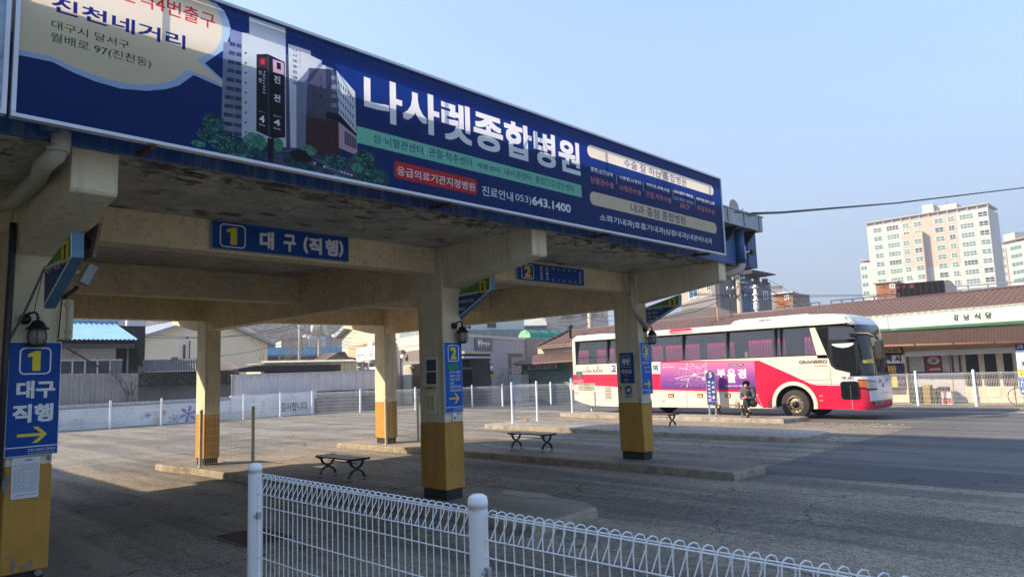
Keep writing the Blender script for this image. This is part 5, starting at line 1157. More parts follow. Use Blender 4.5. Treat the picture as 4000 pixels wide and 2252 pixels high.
# platform 5 sign
q = G(2786,1618,ISZ); t = thing('stop_post', 'free-standing round-topped blue platform 5 sign between island bench and coach', 'sign', (q.x,q.y,ISZ), -PI/2+.25)
hz = PX(2782,1446,q.x).z-ISZ; z0 = PX(2790,1580,q.x).z-ISZ
wd = .36; cc = [(-wd/2,z0),(wd/2,z0)]+[(wd/2*math.cos(PI*i/12), hz-wd/2+wd/2*math.sin(PI*i/12)) for i in range(13)]
MB().prism(cc, -.05, .05).build('steel_case', galv, t, .004)
MB().prism([(x*.88, z if z > z0+.01 else z+.02) for x, z in cc], -.054, -.0505).build('blue_board', mat('stop_blue', (.035,.05,.26), .4), t)
letters(t, '5', -.06, .06, hz-.26, hz-.06, -.056, mat('stop_yellow', (.65,.55,.2), .5), .05, 'number')
for k, c_ in enumerate(['서울','부산','대전','마산','현풍','합천']): letters(t, c_, -.12, -.02, hz-.46-k*.13, hz-.38-k*.13, -.056, lett, .03)
for k, c_ in enumerate('시외버스'): letters(t, c_, .03, .12, hz-.50-k*.17, hz-.39-k*.17, -.056, lett, .03)
arrow(t, -.02, .12, z0+.2, z0+.32, -.056, lett); MB().box(-.15,.15,-.056,-.054,z0+.12,z0+.13).build('rule_print', lett, t)
for x in (-.12,.12): MB().box(x-.03,x+.03,-.03,.03,0,z0).build('leg', galv, t, .004); MB().box(x-.07,x+.07,-.08,.08,0,.012).build('foot_plate', galv, t)
MB().box(-.16,.16,-.05,.05,z0-.03,z0-.001).build('cross_bar', galv, t)
# ------------------------------------------------------------------ surroundings: helpers
def corr(mb, x0, x1, z0, z1, d, amp=.03, step=.2, mi=0, slopez=0., trap=True):
    """ribbed sheet metal on an upright face, ribs running up"""
    n = max(1, int((x1-x0)/step)); vs = []; fs = []; w_ = (x1-x0)/n; prof = []
    for i in range(n):
        x = x0+i*w_
        prof += [(x, d), (x+w_*.32, d), (x+w_*.38, d-amp), (x+w_*.62, d-amp), (x+w_*.68, d)] if trap else [(x+w_*q, d-amp*(.5+.5*math.cos(2*PI*q))) for q in (0,.25,.5,.75)]
    prof.append((x1, prof[0][1]))
    for x, y in prof: z1_ = z1+slopez*(x-x0); vs += [(x,y,z0),(x,y,z1_)]
    fs = [(2*i,2*i+2,2*i+3,2*i+1) for i in range(len(prof)-1)]
    return mb.add(vs, fs, mi, False)
def roof_sheet(mb, c00, c10, c11, c01, n, amp=.03, mi=0, trap=False, nn=4):
    """corrugated roof between eave corners c00-c10 and ridge corners c01-c11, ribs running eave to ridge"""
    a, b, c, d = map(Vector, (c00,c10,c11,c01)); nrm = (b-a).cross(d-a).normalized()
    if nrm.z < 0: nrm = -nrm
    vs = []; k = 0
    for i in range(n*nn+1):
        t = i/(n*nn); ph = (i % nn)/nn; h_ = amp*(.5-.5*math.cos(2*PI*ph)) if not trap else (amp if ph in (.25,.5) else 0)
        vs += [tuple(a.lerp(b,t)+nrm*h_), tuple(d.lerp(c,t)+nrm*h_)]; k += 1
    return mb.add(vs, [(2*i,2*i+2,2*i+3,2*i+1) for i in range(k-1)], mi, False)
def window(f, u0, v0, u1, v1, d, frame_m, pane_m, n=2, fw=.05, name='window', bars=None, parent=None):
    a = f(u0,v0,d); b = f(u1,v1,d); x0,x1,z1,z0 = a[0],b[0],a[1],b[1]
    if z0 > z1: z0, z1 = z1, z0
    return window_m(parent or f.t, x0, x1, z0, z1, d, frame_m, pane_m, n, fw, name)
def window_m(parent, x0, x1, z0, z1, d, frame_m, pane_m, n=2, fw=.05, name='window'):
    k = MB(); k.box(x0,x1,d-.03,d+.01,z0,z0+fw); k.box(x0,x1,d-.03,d+.01,z1-fw,z1); k.box(x0,x0+fw,d-.03,d+.01,z0+fw,z1-fw); k.box(x1-fw,x1,d-.03,d+.01,z0+fw,z1-fw)
    for i in range(1,n): x = x0+(x1-x0)*i/n; k.box(x-fw*.4,x+fw*.4,d-.025,d+.005,z0+fw,z1-fw)
    o = k.build(name, frame_m, parent)
    MB().box(x0+fw,x1-fw,d-.008,d-.002,z0+fw,z1-fw).build('pane', pane_m, o)
    return o
pane = glass('window_pane', (.03,.045,.06), .06, 0); paneg = mat('greenish_pane', (.13,.24,.21), .15, var=.35, scale=.6, spec=.8)
paneb = mat('blue_pane', (.02,.10,.22), .12, var=.3, scale=1, spec=.8); panedk = mat('dark_pane', (.012,.012,.014), .15, var=.2)
whf = mat('white_frame', (.70,.71,.72), .5, var=.05)

# ------------------------------------------------------------------ back left: painted wall, sheds, warehouse
fw_ = F((1.5,38.2),(20.9,35.75))
t = fw_.thing('painted_wall', 'long white-painted wall with flowers and a thank-you greeting behind the back fence', 'wall')
wp = mat('flaking_white_wall', (.66,.70,.73), .8, var=.2, scale=.8, dirt=(.17,.2,.23), dirt_amt=.8, dirt_scale=1.6, bump=.4, bscale=6)
a0 = fw_(214,1603)[1]; a1 = fw_(214,1583)[1]; xs = fw_(901,1545)[0]; xe = fw_(1226,1527)[0]; x0 = 0.
MB().prism([(x0,0),(xs-.01,0),(xs-.01,fw_(899,1562)[1]),(x0,a0)], 0, .2).build('wall', wp, t)
MB().prism([(x0,a0+.004),(xs-.01,fw_(899,1562)[1]+.004),(xs-.01,fw_(899,1549)[1]),(x0,a1)], -.03, .22).build('blue_coping', mat('faded_blue_paint', (.06,.12,.20), .8, var=.4, scale=3), t)
MB().prism([(xs,0),(xe,0),(xe,fw_(1226,1527)[1]),(xs,fw_(903,1545)[1])], -.05, .2).build('wall', wp, t)
def flower(f, u, v, rp, n, m_, mc, squash=.8, rot=0.):
    c = f(u,v,-.01); sc_ = (f(u+10,v,-.01)[0]-c[0])/10; R_ = rp*sc_; k = MB()
    for i in range(n):
        a = 2*PI*i/n+rot; ca, sa = math.cos(a), math.sin(a); pts = []
        for tt in [0,.15,.4,.7,.9,1.,.9,.7,.4,.15]:
            pass
        L = [(0,0),(.35,.13),(.7,.2),(.95,.1),(1,0),(.95,-.1),(.7,-.2),(.35,-.13)]
        k.prism([(c[0]+R_*(x*ca-y*sa), c[1]+R_*squash*(x*sa+y*ca)) for x, y in L], -.012-.0004*i, -.004)
    k.build('flower_print', m_, f.t)
    MB().prism([(c[0]+R_*.17*math.cos(q), c[1]+R_*.17*math.sin(q)) for q in [PI*i/4 for i in range(8)]], -.018, -.0165).build('flower_print', mc, f.t)
fv = mat('flower_violet', (.14,.16,.50), .8, var=.2, scale=6); fy = mat('flower_ochre', (.50,.33,.14), .8, var=.2); fc_ = mat('flower_cream', (.50,.46,.38), .8, var=.2); fb = mat('flower_pale_blue', (.30,.42,.52), .8, var=.2); fr_ = mat('flower_red', (.30,.06,.05), .8)
flower(fw_,736,1615,36,6,fv,fr_,.95,.3); flower(fw_,577,1620,16,6,fv,fr_); flower(fw_,638,1610,16,6,fy,fr_,.8,.4); flower(fw_,607,1613,13,6,fc_,fr_); flower(fw_,618,1640,22,7,fc_,fy); flower(fw_,682,1636,27,7,fb,fr_,.9); flower(fw_,554,1632,9,6,fb,fy)
def FT(f, body, u0, v0, u1, v1, m_, bd=.0, d=-.012, skew=0.): a = f(u0,v0,d); b = f(u1,v1,d); return letters(f.t, body, a[0], b[0], b[1], a[1], d, m_, bd, skew=skew)
FT(fw_, '감사합니다', 1098, 1572, 1200, 1600, mat('wall_ink', (.05,.06,.09), .8, var=0), .015, -.07)
# ribbed sheet fences behind
f = F((1.5,38.9),(11.6,37.5)); t = f.thing('sheet_metal_fence', 'weathered grey ribbed metal fence above the flower wall, left of the old house', 'fence')
gs_ = mat('weathered_grey_sheet', (.33,.30,.275), .7, var=.15, scale=1.5, streak=.4, dirt=(.10,.08,.07))
xe2 = f(541,1457)[0]; z1_ = f(214,1458)[1]; sl2 = (f(541,1457)[1]-z1_)/(xe2-f(214,1458)[0])
k = MB(); corr(k, 0, xe2, .8, z1_-sl2*f(214,1458)[0], 0, .05, .42, 0, sl2); k.build('ribbed_sheet', gs_, t)
f = F((14.9,37.3),(26,35.6)); t = f.thing('sheet_metal_fence', 'pale ribbed metal fence standing on the wall with the greeting', 'fence')
a = f(905,1466); b = f(1467,1447); k = MB(); corr(k, a[0], b[0], .8, a[1], 0, .05, .45, 0, (b[1]-a[1])/(b[0]-a[0])); k.build('ribbed_sheet', mat('pale_lilac_sheet', (.60,.57,.57), .6, var=.1, scale=1, streak=.25), t)
f.rect('rain_pipe', 905,1466,913,1544, -.14,-.06, greym)
f.poly('coping', [(903,1462),(1469,1444),(1469,1449),(903,1467)], -.07,.03, mat('pale_grey_trim', (.5,.5,.5), .6))
# open shed with blue corrugated roof
f = F((0,41),(20,41)); t = f.thing('shed', 'open-sided dark shed with a light blue corrugated roof behind the grey fence', 'shed')
rb_ = mat('light_blue_sheet', (.22,.44,.66), .4, var=.12, scale=1, streak=.2)
e0 = PY(195,1327,40.2); e1 = PY(545,1328,40.2); r0 = PY(275,1263,43.5); r1_ = PY(452,1264,43.5)
rl = lambda p: (p.x-f.A.x, p.y-f.A.y, p.z)
k = MB(); roof_sheet(k, (rl(e0)[0]-3,rl(e0)[1],rl(e0)[2]), rl(e1), rl(r1_), (rl(r1_)[0]-9,rl(r1_)[1],rl(r1_)[2]), 34, .07); k.build('roof', rb_, t)
k = MB(); roof_sheet(k, (rl(e0)[0]-3,rl(e0)[1],rl(e0)[2]-.06), (rl(e1)[0]-.1,rl(e1)[1],rl(e1)[2]-.06), (rl(r1_)[0]-.1,rl(r1_)[1],rl(r1_)[2]-.06), (rl(r1_)[0]-9,rl(r1_)[1],rl(r1_)[2]-.06), 1, 0); k.build('roof_lining', darkm, t)
MB().box(rl(r1_)[0]-9,rl(r1_)[0]+.1,rl(r1_)[1]-.1,rl(r1_)[1]+.1,rl(r1_)[2],rl(r1_)[2]+.12).build('ridge_cap', mat('blue_trim', (.08,.28,.5), .5), t)
f.rect('white_board', 150,1357,452,1405, .2,.25, mat('flaking_white_board', (.52,.50,.46), .8, var=.1, dirt=(.12,.12,.13), dirt_amt=.9, dirt_scale=1.1))
for i in range(6):
    u = 479-49*(i+1); f.rect('shutter_panel', u+2,1407,u+46,1457, .1,.14, mat('rusty_dark_panel', (.07,.07,.085), .8, var=.4, scale=2, dirt=(.12,.06,.04), dirt_scale=1.5) if i else mat('flaking_blue_panel', (.20,.22,.27), .8, dirt=(.5,.5,.5), dirt_amt=1, dirt_scale=2.2)); f.rect('mullion', u-2,1405,u+2,1457, .06,.12, whf)
f.rect('mullion', 225,1404,479,1407, .06,.12, whf)
a = f(518,1332); b = f(549,1442); a2_ = f(452,1405)
k = MB(); k.prism([a, b, (b[0]+.1,b[1]), (a[0]+.15,a[1])], -.3, 3.5); k.box(-3,a2_[0]+2.2,2.3,2.4,.5,a[1]+1.0); k.build('shade_wall', mat('shed_shade', (.02,.02,.02), .9), t)  # near-black infill stands in for the shade inside the open shed
a = f(500,1341); MB().tube([(a[0],0,.5),(a[0],0,a[1])], .045, 6).build('post', greym, t)
MB().tube([(*f(241,1353),)[:1]+(-.4,)+(f(241,1353)[1],), (f(413,1454)[0],-.4,f(413,1454)[1])], .04, 6).build('brace', darkm, t)
MB().box(-3,rl(e1)[0]-.2,-.75,-.65,rl(e1)[2]-.42,rl(e1)[2]-.18).build('eave_beam', darkm, t)
# cream warehouse gable
f = F((12,54),(40,54)); t = f.thing('warehouse', 'large cream-walled warehouse with low grey gable roof beyond the sheds', 'building')
ax = f(812,1240); lx = f(500,1337); rx_ = f(1045,1342)
ww = mat('warehouse_cream', (.74,.66,.52), .85, var=.06, scale=.5, streak=.15)
MB().prism([(lx[0],0),(rx_[0],0),rx_,ax,lx], 0, 25).build('wall', ww, t)
for p, q, nm in ((lx,ax,0),(ax,rx_,1)):
    d = Vector((q[0]-p[0],q[1]-p[1])).normalized(); e = .5
    P0 = (p[0]-(d.x*e if nm == 0 else 0), p[1]-(d.y*e if nm == 0 else 0)); Q0 = (q[0]+(d.x*e if nm else 0), q[1]+(d.y*e if nm else 0))
    MB().prism([P0,Q0,(Q0[0],Q0[1]+.22),(P0[0],P0[1]+.22)], -.5, 25.2).build('roof', mat('grey_roof_sheet', (.30,.33,.38), .6, var=.1), t)
window(f, 719,1306,743,1330, -.01, whf, mat('orange_board', (.4,.16,.06), .8), 1, .12)
f.rect('vent_pipe', 719,1345,724,1402, -.15,-.02, darkm); f.rect('drain_line', 740,1330,742,1400, -.05,-.01, darkm)
# second cream gable at the right with the news office sign
f = F((32.6,51.4),(29.0,41.0)); t = f.thing('gabled_house', 'cream gabled house behind the news office, grey repair patch near its roof edge', 'building')
c0 = f(1327,1323); c1 = f(1400,1272); c2 = f(1473,1324)
MB().prism([(f(1336,1400)[0],0),(f(1473,1400)[0]+1,0),(c2[0]+1,c2[1]),(c1[0]+1.2,c1[1]+.6),(f(1336,1317)[0],f(1336,1317)[1])], 0, .4).build('wall', mat('house_cream', (.62,.54,.38), .85, var=.08), t)
MB().prism([c0,(c1[0]+1.2,c1[1]+.65),(c1[0]+1.2,c1[1]+.95),(c0[0],c0[1]+.35)], -.5, 1.2).build('roof', mat('grey_roof_sheet', (.3,.33,.38), .6), t)
f.poly('repair_patch', [(1337,1328),(1370,1316),(1371,1355),(1338,1357)], -.012, 0, mat('patch_grey', (.42,.45,.40), .9, var=.2))
f.rect('lower_wall', 1360,1352,1473,1400, -.1,-.0, mat('sandy_render', (.45,.36,.22), .9, var=.2, scale=2), z0=.2)
f.rect('air_conditioner', 1440,1339,1454,1362, -.5,-.15, mat('ac_white', (.7,.72,.75), .5)); f.rect('vent_grille', 1423,1342,1436,1362, -.05,-.0, mat('brown_grille', (.35,.14,.10), .8, var=.5, scale=9))
f = F((28.4,42.8),(26.6,37.5)); t = f.thing('news_office', 'low yellowish ribbed shed with a white Korean news sign on its roof edge', 'building')
k = MB(); a = f(1027,1416); b = f(1390,1408); f2 = F((17,40.8),(40,37.8))
k = MB(); f2.t = t; t2x = f2(1027,1415); t3x = f2(1392,1408); 
o_ = f.A; sh = lambda x, y: None
ys = mat('yellowish_sheet', (.50,.48,.33), .7, var=.12, scale=1, streak=.3)
def onf(f_): e = bpy.data.objects.new('side', None); return e
t_b = f2.thing('yellow_shed', 'long pale yellow ribbed shed with scalloped roof edge behind the pale fence', 'shed')
k = MB(); corr(k, t2x[0], t3x[0], .5, t2x[1], 0, .04, .5, 0, (t3x[1]-t2x[1])/(t3x[0]-t2x[0])); k.box(t2x[0],t3x[0],.3,3,.5,t2x[1]-.3); k.build('ribbed_wall', ys, t_b)
k = MB()
for i in range(22): x = t2x[0]+(t3x[0]-t2x[0])*i/22; z = t2x[1]+(t3x[1]-t2x[1])*i/22; k.add([(x,-.25,z-.02),(x+.25,-.25,z-.02),(x+.28,.6,z+.12),(x+.03,.6,z+.12)], [(0,1,2,3)])
k.box(t2x[0],t3x[0],-.2,3,t2x[1]-.06,t2x[1]-.03); k.build('roof_edge', mat('pale_yellow_roof', (.6,.58,.42), .6), t_b)
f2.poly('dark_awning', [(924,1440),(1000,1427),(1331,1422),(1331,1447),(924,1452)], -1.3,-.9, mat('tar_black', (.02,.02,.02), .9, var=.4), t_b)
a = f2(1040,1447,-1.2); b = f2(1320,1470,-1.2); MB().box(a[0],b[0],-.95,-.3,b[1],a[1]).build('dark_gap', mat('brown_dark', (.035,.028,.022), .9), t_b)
f.t = t
f.rect('sign_board', 1391,1361,1471,1402, -.9,-.82, wht); FT(f,'뉴스 파이크',1424,1381,1467,1394,inkk,.01,-.905); FT(f,'인권중심언론!',1432,1367,1458,1376,cgy,.0,-.905); FT(f,'NEWS Pike',1394,1383,1420,1390,cb,.01,-.905); FT(f,'newspike.co.kr',1395,1393,1412,1396,cgy,.0,-.905)
f.rect('wall', 1387,1402,1473,1455, 0,.3, mat('grimy_wall', (.33,.29,.22), .9, var=.4, scale=2), z0=.5)
for u in (1398,1420,1442): window(f, u,1412,u+20,1434, -.02, whf, panedk, 1, .06)
f.rect('pipe_rail', 1396,1437,1464,1441, -.3,-.2, wht); f.rect('gutter', 1355,1400,1392,1403, -.6,-.5, wht)
# domed tarpaulin roof with chimney
f = F((24,41.2),(40,38.8)); t = f.thing('tarpaulin_hut', 'humped brown tarpaulin roof with black chimney box between bare trees', 'hut')
f.poly('roof', [(1262,1412),(1290,1393),(1318,1376),(1340,1372),(1352,1378),(1360,1392),(1392,1398),(1392,1408),(1330,1412)], 0, 2.5, mat('brown_tarp', (.16,.12,.085), .95, var=.4, scale=3)); f.rect('chimney', 1322,1373,1349,1386, -.1,.8, darkm)
# old house with asbestos roof
f = F((11,39.8),(20,39.2)); t = f.thing('old_house', 'derelict grey house with mossy corrugated asbestos roof behind the near rear column', 'house')
ev0 = f(541,1457); ev1 = f(932,1444); 
def up(u, v, d): h = f(u,v,d); return (h[0], d, h[1])
k = MB(); roof_sheet(k, up(536,1457,-.6), up(770,1449,-.6), up(767,1403,3.2), up(546,1408,3.2), 22, .09); k.build('roof', mat('mossy_asbestos', (.20,.17,.145), .95, var=.4, scale=2.5, dirt=(.05,.045,.04), dirt_amt=.8, dirt_scale=1.8), t)
k = MB(); roof_sheet(k, up(770,1449,-.6), up(934,1444,-.6), up(905,1422,2.2), up(767,1403,3.2), 16, .09); k.build('roof', MATS['mossy_asbestos'], t)
MB().box(*[f(541,1457)[0], f(934,1450)[0]], 0, .2, 0, f(700,1450)[1]).build('wall', mat('stained_cement', (.20,.19,.17), .9, var=.35, scale=.8, dirt=(.08,.08,.09), dirt_scale=.7), t)
k = MB(); za_, zb__ = f(700,1462,-.4)[1], f(700,1505,-.4)[1]; xa_, xb_ = f(545,1460,-.4)[0], f(930,1460,-.4)[0]
k.box(xa_,xb_,-.45,-.35,za_-.12,za_); k.box(xa_,xb_,-.45,-.35,zb__,zb__+.12); n = 8
for i in range(n+1): x = xa_+(xb_-xa_)*i/n; k.box(x-.06,x+.06,-.45,-.35,zb__,za_)
for i in range(n): xx = xa_+(xb_-xa_)*i/n; yy = xa_+(xb_-xa_)*(i+1)/n; k.tube([(xx,-.4,za_),(yy,-.4,zb__)], .05, 5)
k.build('timber_truss', mat('dark_old_timber', (.04,.033,.028), .9), t)
f.rect('chimney', 669,1394,696,1406, 3.0,3.6, MATS['mossy_asbestos'])
# brick building with blue roof, school blocks beyond
f = F((30,72),(70,66)); t = f.thing('brick_building', 'low red brick building with sky blue roof in front of the school', 'building')
f.rect('wall', 1030,1378,1345,1420, 0,8, mat('red_brown_brick', (.26,.085,.05), .9, var=.3, scale=3), z0=0); f.poly('roof', [(1038,1356),(1345,1354),(1345,1383),(1038,1384)], -.8, -.4, mat('sky_blue_roof', (.16,.42,.66), .5, var=.15)); f.poly('eave', [(1038,1384),(1345,1382),(1345,1389),(1038,1391)], -.9,-.3, mat('mid_blue_trim', (.05,.22,.45), .5))
f.poly('roof_top', [(1038,1356),(1345,1354),(1345,1356),(1038,1358)], -.8, 8, MATS['sky_blue_roof'])
f = F((66,175),(130,150)); t = f.thing('school', 'long four-storey white school block with a red roof line under the hill', 'building')
sw = mat('school_white', (.55,.56,.58), .8, var=.05)
zb0 = 0; a = f(1098,1320); b = f(1340,1312)
top = [f(1098,1329), f(1198,1318)]; MB().prism([(f(1098,1350)[0],0),(f(1200,1350)[0],0),f(1200,1317),f(1098,1330)], 0, 12).build('wall', sw, t); MB().prism([(f(1205,1350)[0]-.5,0),(f(1269,1350)[0],0),f(1269,1312),f(1204,1314)], -1.5, 12).build('wall', mat('school_grey', (.48,.50,.55), .8), t); MB().prism([(f(1270,1350)[0],0),(f(1340,1350)[0],0),f(1340,1312),f(1270,1322)], 0, 12).build('wall', sw, t)
MB().prism([f(1098,1328),f(1200,1315),f(1200,1318),f(1098,1331)], -.5, 0).build('roof', mat('red_brown_roof', (.30,.10,.07), .8), t); MB().prism([f(1270,1320),f(1340,1310),f(1340,1313),f(1270,1323)], -.5,0).build('roof', MATS['red_brown_roof'], t); f.rect('water_tank', 1194,1306,1216,1316, 2,8, wht); f.rect('water_tank', 1312,1302,1330,1312, 2,8, wht)
FT(f,'수정관',1212,1328,1262,1334,inkk,.0,-1.6)
for r_ in range(4):
    for i in range(8):
        u = 1102+i*12; v = 1331-i*1.3+r_*8; f.rect('window', u,v,u+8,v+4.5, -.2,-.05, mat('dull_pane', (.22,.25,.28), .3))
        if i < 6: u = 1273+i*11; v = 1324-i*1.3+r_*8; f.rect('window', u,v,u+7,v+4.5, -.2,-.05, MATS['dull_pane'])
f = F((12,160),(60,170)); t = f.thing('apartment_block', 'pale apartment block top visible above the blue shed roof at left', 'building')
f.rect('wall', 205,1238,452,1340, 0,12, mat('pale_cream_wall', (.56,.53,.45), .8), z0=0); f.rect('wall', 452,1238,570,1340, 2,14, mat('pale_grey_wall', (.42,.45,.50), .8), z0=0)
for u in range(215,450,26):
    for r_ in range(3): f.rect('window', u,1243+r_*26,u+18,1256+r_*26, -.15,-.02, paneg)
# hills
def hill(name, ctrl, Y, depth, m_, seed):
    """ridge given by photo points on the plane Y"""
    pts = [PY(u, v, Y) for u, v in ctrl]; n = 70; k = 26
    def fn(i, j):
        s_ = i*(len(pts)-1); a = min(int(s_), len(pts)-2); p = pts[a].lerp(pts[a+1], s_-a)
        h_ = max(0,p.z)*(math.sin(j*PI*.5)**.8); x = p.x*(1-(1-j)*.25); y = p.y-depth*(1-j)
        q = Vector((x*.02, y*.02, seed)); nz = mn.noise(q*.6)
        return (x, y, h_+nz*4*j-(1-j)*2)
    return tag(MB().grid(fn, n*2, k, 0, True).build(name, m_), kind='structure')
hm = mat('wooded_hill', (.105,.092,.075), .95, var=.55, scale=.06, dirt=(.035,.05,.028), dirt_amt=.8, dirt_scale=.022, fine=.5, bscale=.35)
hill('hills', [(-900,1150),(-300,1190),(200,1245),(500,1262),(700,1238),(900,1235),(1100,1215),(1300,1205),(1600,1230),(2000,1300),(2600,1330),(3200,1330)], 520, 260, hm, 2)
rnd = random.Random(12); k = MB()
for i in range(15000):           # winter wood on the hillside: small ragged crowns
    u = rnd.uniform(450,1420); p = PY(u, 1300, 1); j = rnd.random()
    s_ = (u+900)/4100
    y = 520-260*(1-j); hgt = 0
    ridge = PY(u, 1235-.05*(u-700) if u > 700 else 1262, 520).z; z = ridge*(math.sin(j*PI*.5)**.8); x = PY(u,1200,520).x*(1-(1-j)*.25)
    r_ = rnd.uniform(.9,2.2)
    c_ = [Vector((rnd.gauss(0,1),rnd.gauss(0,1),rnd.uniform(.2,1.8))).normalized()*r_*rnd.uniform(.6,1.2) for _ in range(5)]
    k.add([(x+q.x,y+q.y,z+q.z+1) for q in c_], [(0,1,2),(0,2,3),(0,3,4),(1,3,4)], rnd.choice([0,0,0,1,2]))
tag(k.build('hillside_wood', [mat('bare_wood_brown', (.12,.095,.075), .95, var=.3, scale=.1), mat('pine_dark', (.035,.055,.03), .95, var=.3, scale=.1), mat('bare_wood_grey', (.14,.12,.10), .95, var=.3, scale=.1)]), 'bare and pine woodland covering the hill behind the school', 'woodland', kind='stuff')
# poles, trees
def pole(lab, u, vtop, vbot, Y, r=.13, arms=(), name='utility_pole', m_=None, X=None, z0=0):
    p = PX(u, vtop, X) if X else PY(u, vtop, Y); t = thing(name, lab, 'utility pole', (p.x, p.y, z0))
    MB().tube([(0,0,0),(0,0,p.z-z0)], r, 10, rs=[r*1.25,r*.85]).build('shaft', m_ or mat('pole_concrete', (.42,.39,.33), .9, var=.15, scale=1), t)
    return t, p
t, p = pole('slim concrete utility pole between bare trees, left of the transformer pole', 1170, 1240, 1410, 46, .10)
t, p = pole('utility pole carrying two grey transformer cans in front of the school', 1247, 1240, 1405, 46, .13)
for dx in (-.42,.34): MB().lathe([(0,0),(.24,0),(.24,.62),(.2,.68),(0,.7)], dx,0,p.z-1.25,12).build('transformer', mat('transformer_grey', (.55,.55,.48), .6), t)
MB().box(-.7,.7,-.05,.05,p.z-.5,p.z-.42).build('crossarm', darkm, t)
t, p = pole('plain white pole above the blue shed roof', 497, 1235, 1330, 46, .09, m_=wht)
def bare_tree(lab, base, h, seed, spread=.5, m_=None, name='bare_tree', n0=4):
    rr = random.Random(seed); t = thing(name, lab, 'tree', tuple(base)); k = MB(); br = MB()
    def grow(p, d, L, r, lv, mb):
        q = p+d*L; mid = p.lerp(q,.5)+Vector((rr.uniform(-1,1),rr.uniform(-1,1),0))*L*.06
        mb.tube([p,mid,q], r, 5 if lv < 2 else 3, rs=[r,r*.8,r*.6], caps=False)
        if lv >= 5 or r < .0025: return
        for _ in range(rr.choice([2,2,3])):
            dd = (d+Vector((rr.uniform(-1,1),rr.uniform(-1,1),rr.uniform(-.3,.5)))*spread).normalized(); grow(q, dd, L*rr.uniform(.62,.85), r*.6, lv+1, br)
    for _ in range(n0): grow(Vector((rr.uniform(-.1,.1),0,0)), Vector((rr.uniform(-.45,.45),rr.uniform(-.3,.3),1)).normalized(), h*.26, h*.0075, 0, k)
    k.build('trunk', m_ or barkm, t); br.build('crown', m_ or barkm, t); return t
barkm = mat('pale_bark', (.25,.20,.15), .95, var=.2); barkd = mat('dark_bark', (.05,.04,.035), .95)
for i, (u, v, h, lab) in enumerate(((1075,1425,5.2,'pale leafless tree left of the slim utility pole'),(1122,1418,4.6,'pale leafless tree beside the slim utility pole'),(1212,1410,4.6,'leafless tree right of the slim pole'),(1290,1410,4.2,'twiggy bare tree above the humped tarpaulin roof'))):
    p = PY(u, v, 43); bare_tree(lab, (p.x, 43, .5), (p.z+h-1.0)*.86, 20+i, n0=3)
p = PY(487,1570,37.6); bare_tree('dark bare shrub spreading in front of the grey ribbed fence', (p.x+.2,37.3,.5), 3.5, 5, .85, barkd, 'bare_shrub', 5)
# cables
def span(lab, a, b, r=.012, sag=.3, m_=None): return wire([a,b], r, lab, 4, m_, 'overhead_cable', sag, 'cable', 'overhead cables')
cl_ = ['lowest thin cable from the shed to the slim pole','thin cable crossing the warehouse wall just under its roof','thin cable sloping up from the old house to the transformer pole','thin cable from the transformer pole to the cream gabled house','thin cable from the slim pole to the cream gabled house']
for i, (a, b) in enumerate((((505,1296),(1170,1278)),((516,1312),(1170,1263)),((700,1400),(1247,1290)),((1247,1262),(1480,1285)),((1170,1285),(1480,1300)))):
    span(cl_[i], PY(*a,46), PY(*b,46), .015, .5)
for i, v in enumerate((1318,1330,1342)): span(['upper','middle','lowest'][i]+' of three thin cables sagging across the cream gabled house', PY(1337,v+10,43.5), PY(1475,v-2,42), .012, .3)
# dark clutter and stones behind the fence between wall and office
f = F((20.9,36.6),(26.5,33.2)); t = f.thing('retaining_wall', 'dark stained concrete retaining wall behind the fence next to the greeting', 'wall')
f.rect('wall', 1228,1527,1480,1600, 0,.3, mat('stained_retaining_wall', (.17,.16,.15), .95, var=.5, scale=.9, dirt=(.05,.05,.05), dirt_scale=1.2), z0=0)
f.rect('rock', 1386,1520,1440,1545, -.3,.0, concrete)
# ------------------------------------------------------------------ toilet building
bt_ = mat('beige_wall_tile', (.66,.55,.47), .6, var=.10, scale=1.2); gt_ = mat('grey_wall_tile', (.42,.395,.40), .6, var=.14, scale=1.5); grout = mat('tile_joint', (.20,.17,.16), .9)
def tiles(f, x0, x1, z0, z1, tw, th, d, m_, holes=(), gap=.012, parent=None, seed=1, th_=.02):
    """individual wall tiles over a joint-coloured backing; holes are (x0,x1,z0,z1)"""
    p = parent or f.t; nx = max(1, round((x1-x0)/tw)); nz = max(1, round((z1-z0)/th)); w_ = (x1-x0)/nx; h_ = (z1-z0)/nz
    me = MB().box(0,w_-gap,-th_,0,0,h_-gap).mesh('tile', m_); rr = random.Random(seed)
    for i in range(nx):
        for j in range(nz):
            x = x0+i*w_; z = z0+j*h_; hit = False
            for hx0,hx1,hz0,hz1 in holes:
                if x+w_*.98 > hx0 and x+.02*w_ < hx1 and z+h_*.98 > hz0 and z+.02*h_ < hz1: hit = True
            if hit: continue
            o = bpy.data.objects.new('tile', me); C.objects.link(o); o.parent = p; o.location = (x+gap/2, d+rr.uniform(-.002,.002), z+gap/2)
cA = Vector((27.9,31.4)); 
f = F((29.7,39.5),(26.6,30.6)); t = f.thing('annex_building', 'beige tiled single-storey building with pale door, seen beside the farther rear column', 'building')
a = f(1553,1322); b = (f.L,0); zt = f(1600,1318)[1]
MB().box(f(1540,1400)[0],b[0]-.0,.0,.3,0,zt).build('wall', grout, t)
x0_, x1_ = f(1540,1400)[0], f.L
dh = (f(1571,1415)[0], f(1640,1415)[0], -1, f(1573,1416)[1])
tiles(f, x0_, x1_, .02, zt-.02, 1.35, .8, -.001, bt_, [dh])
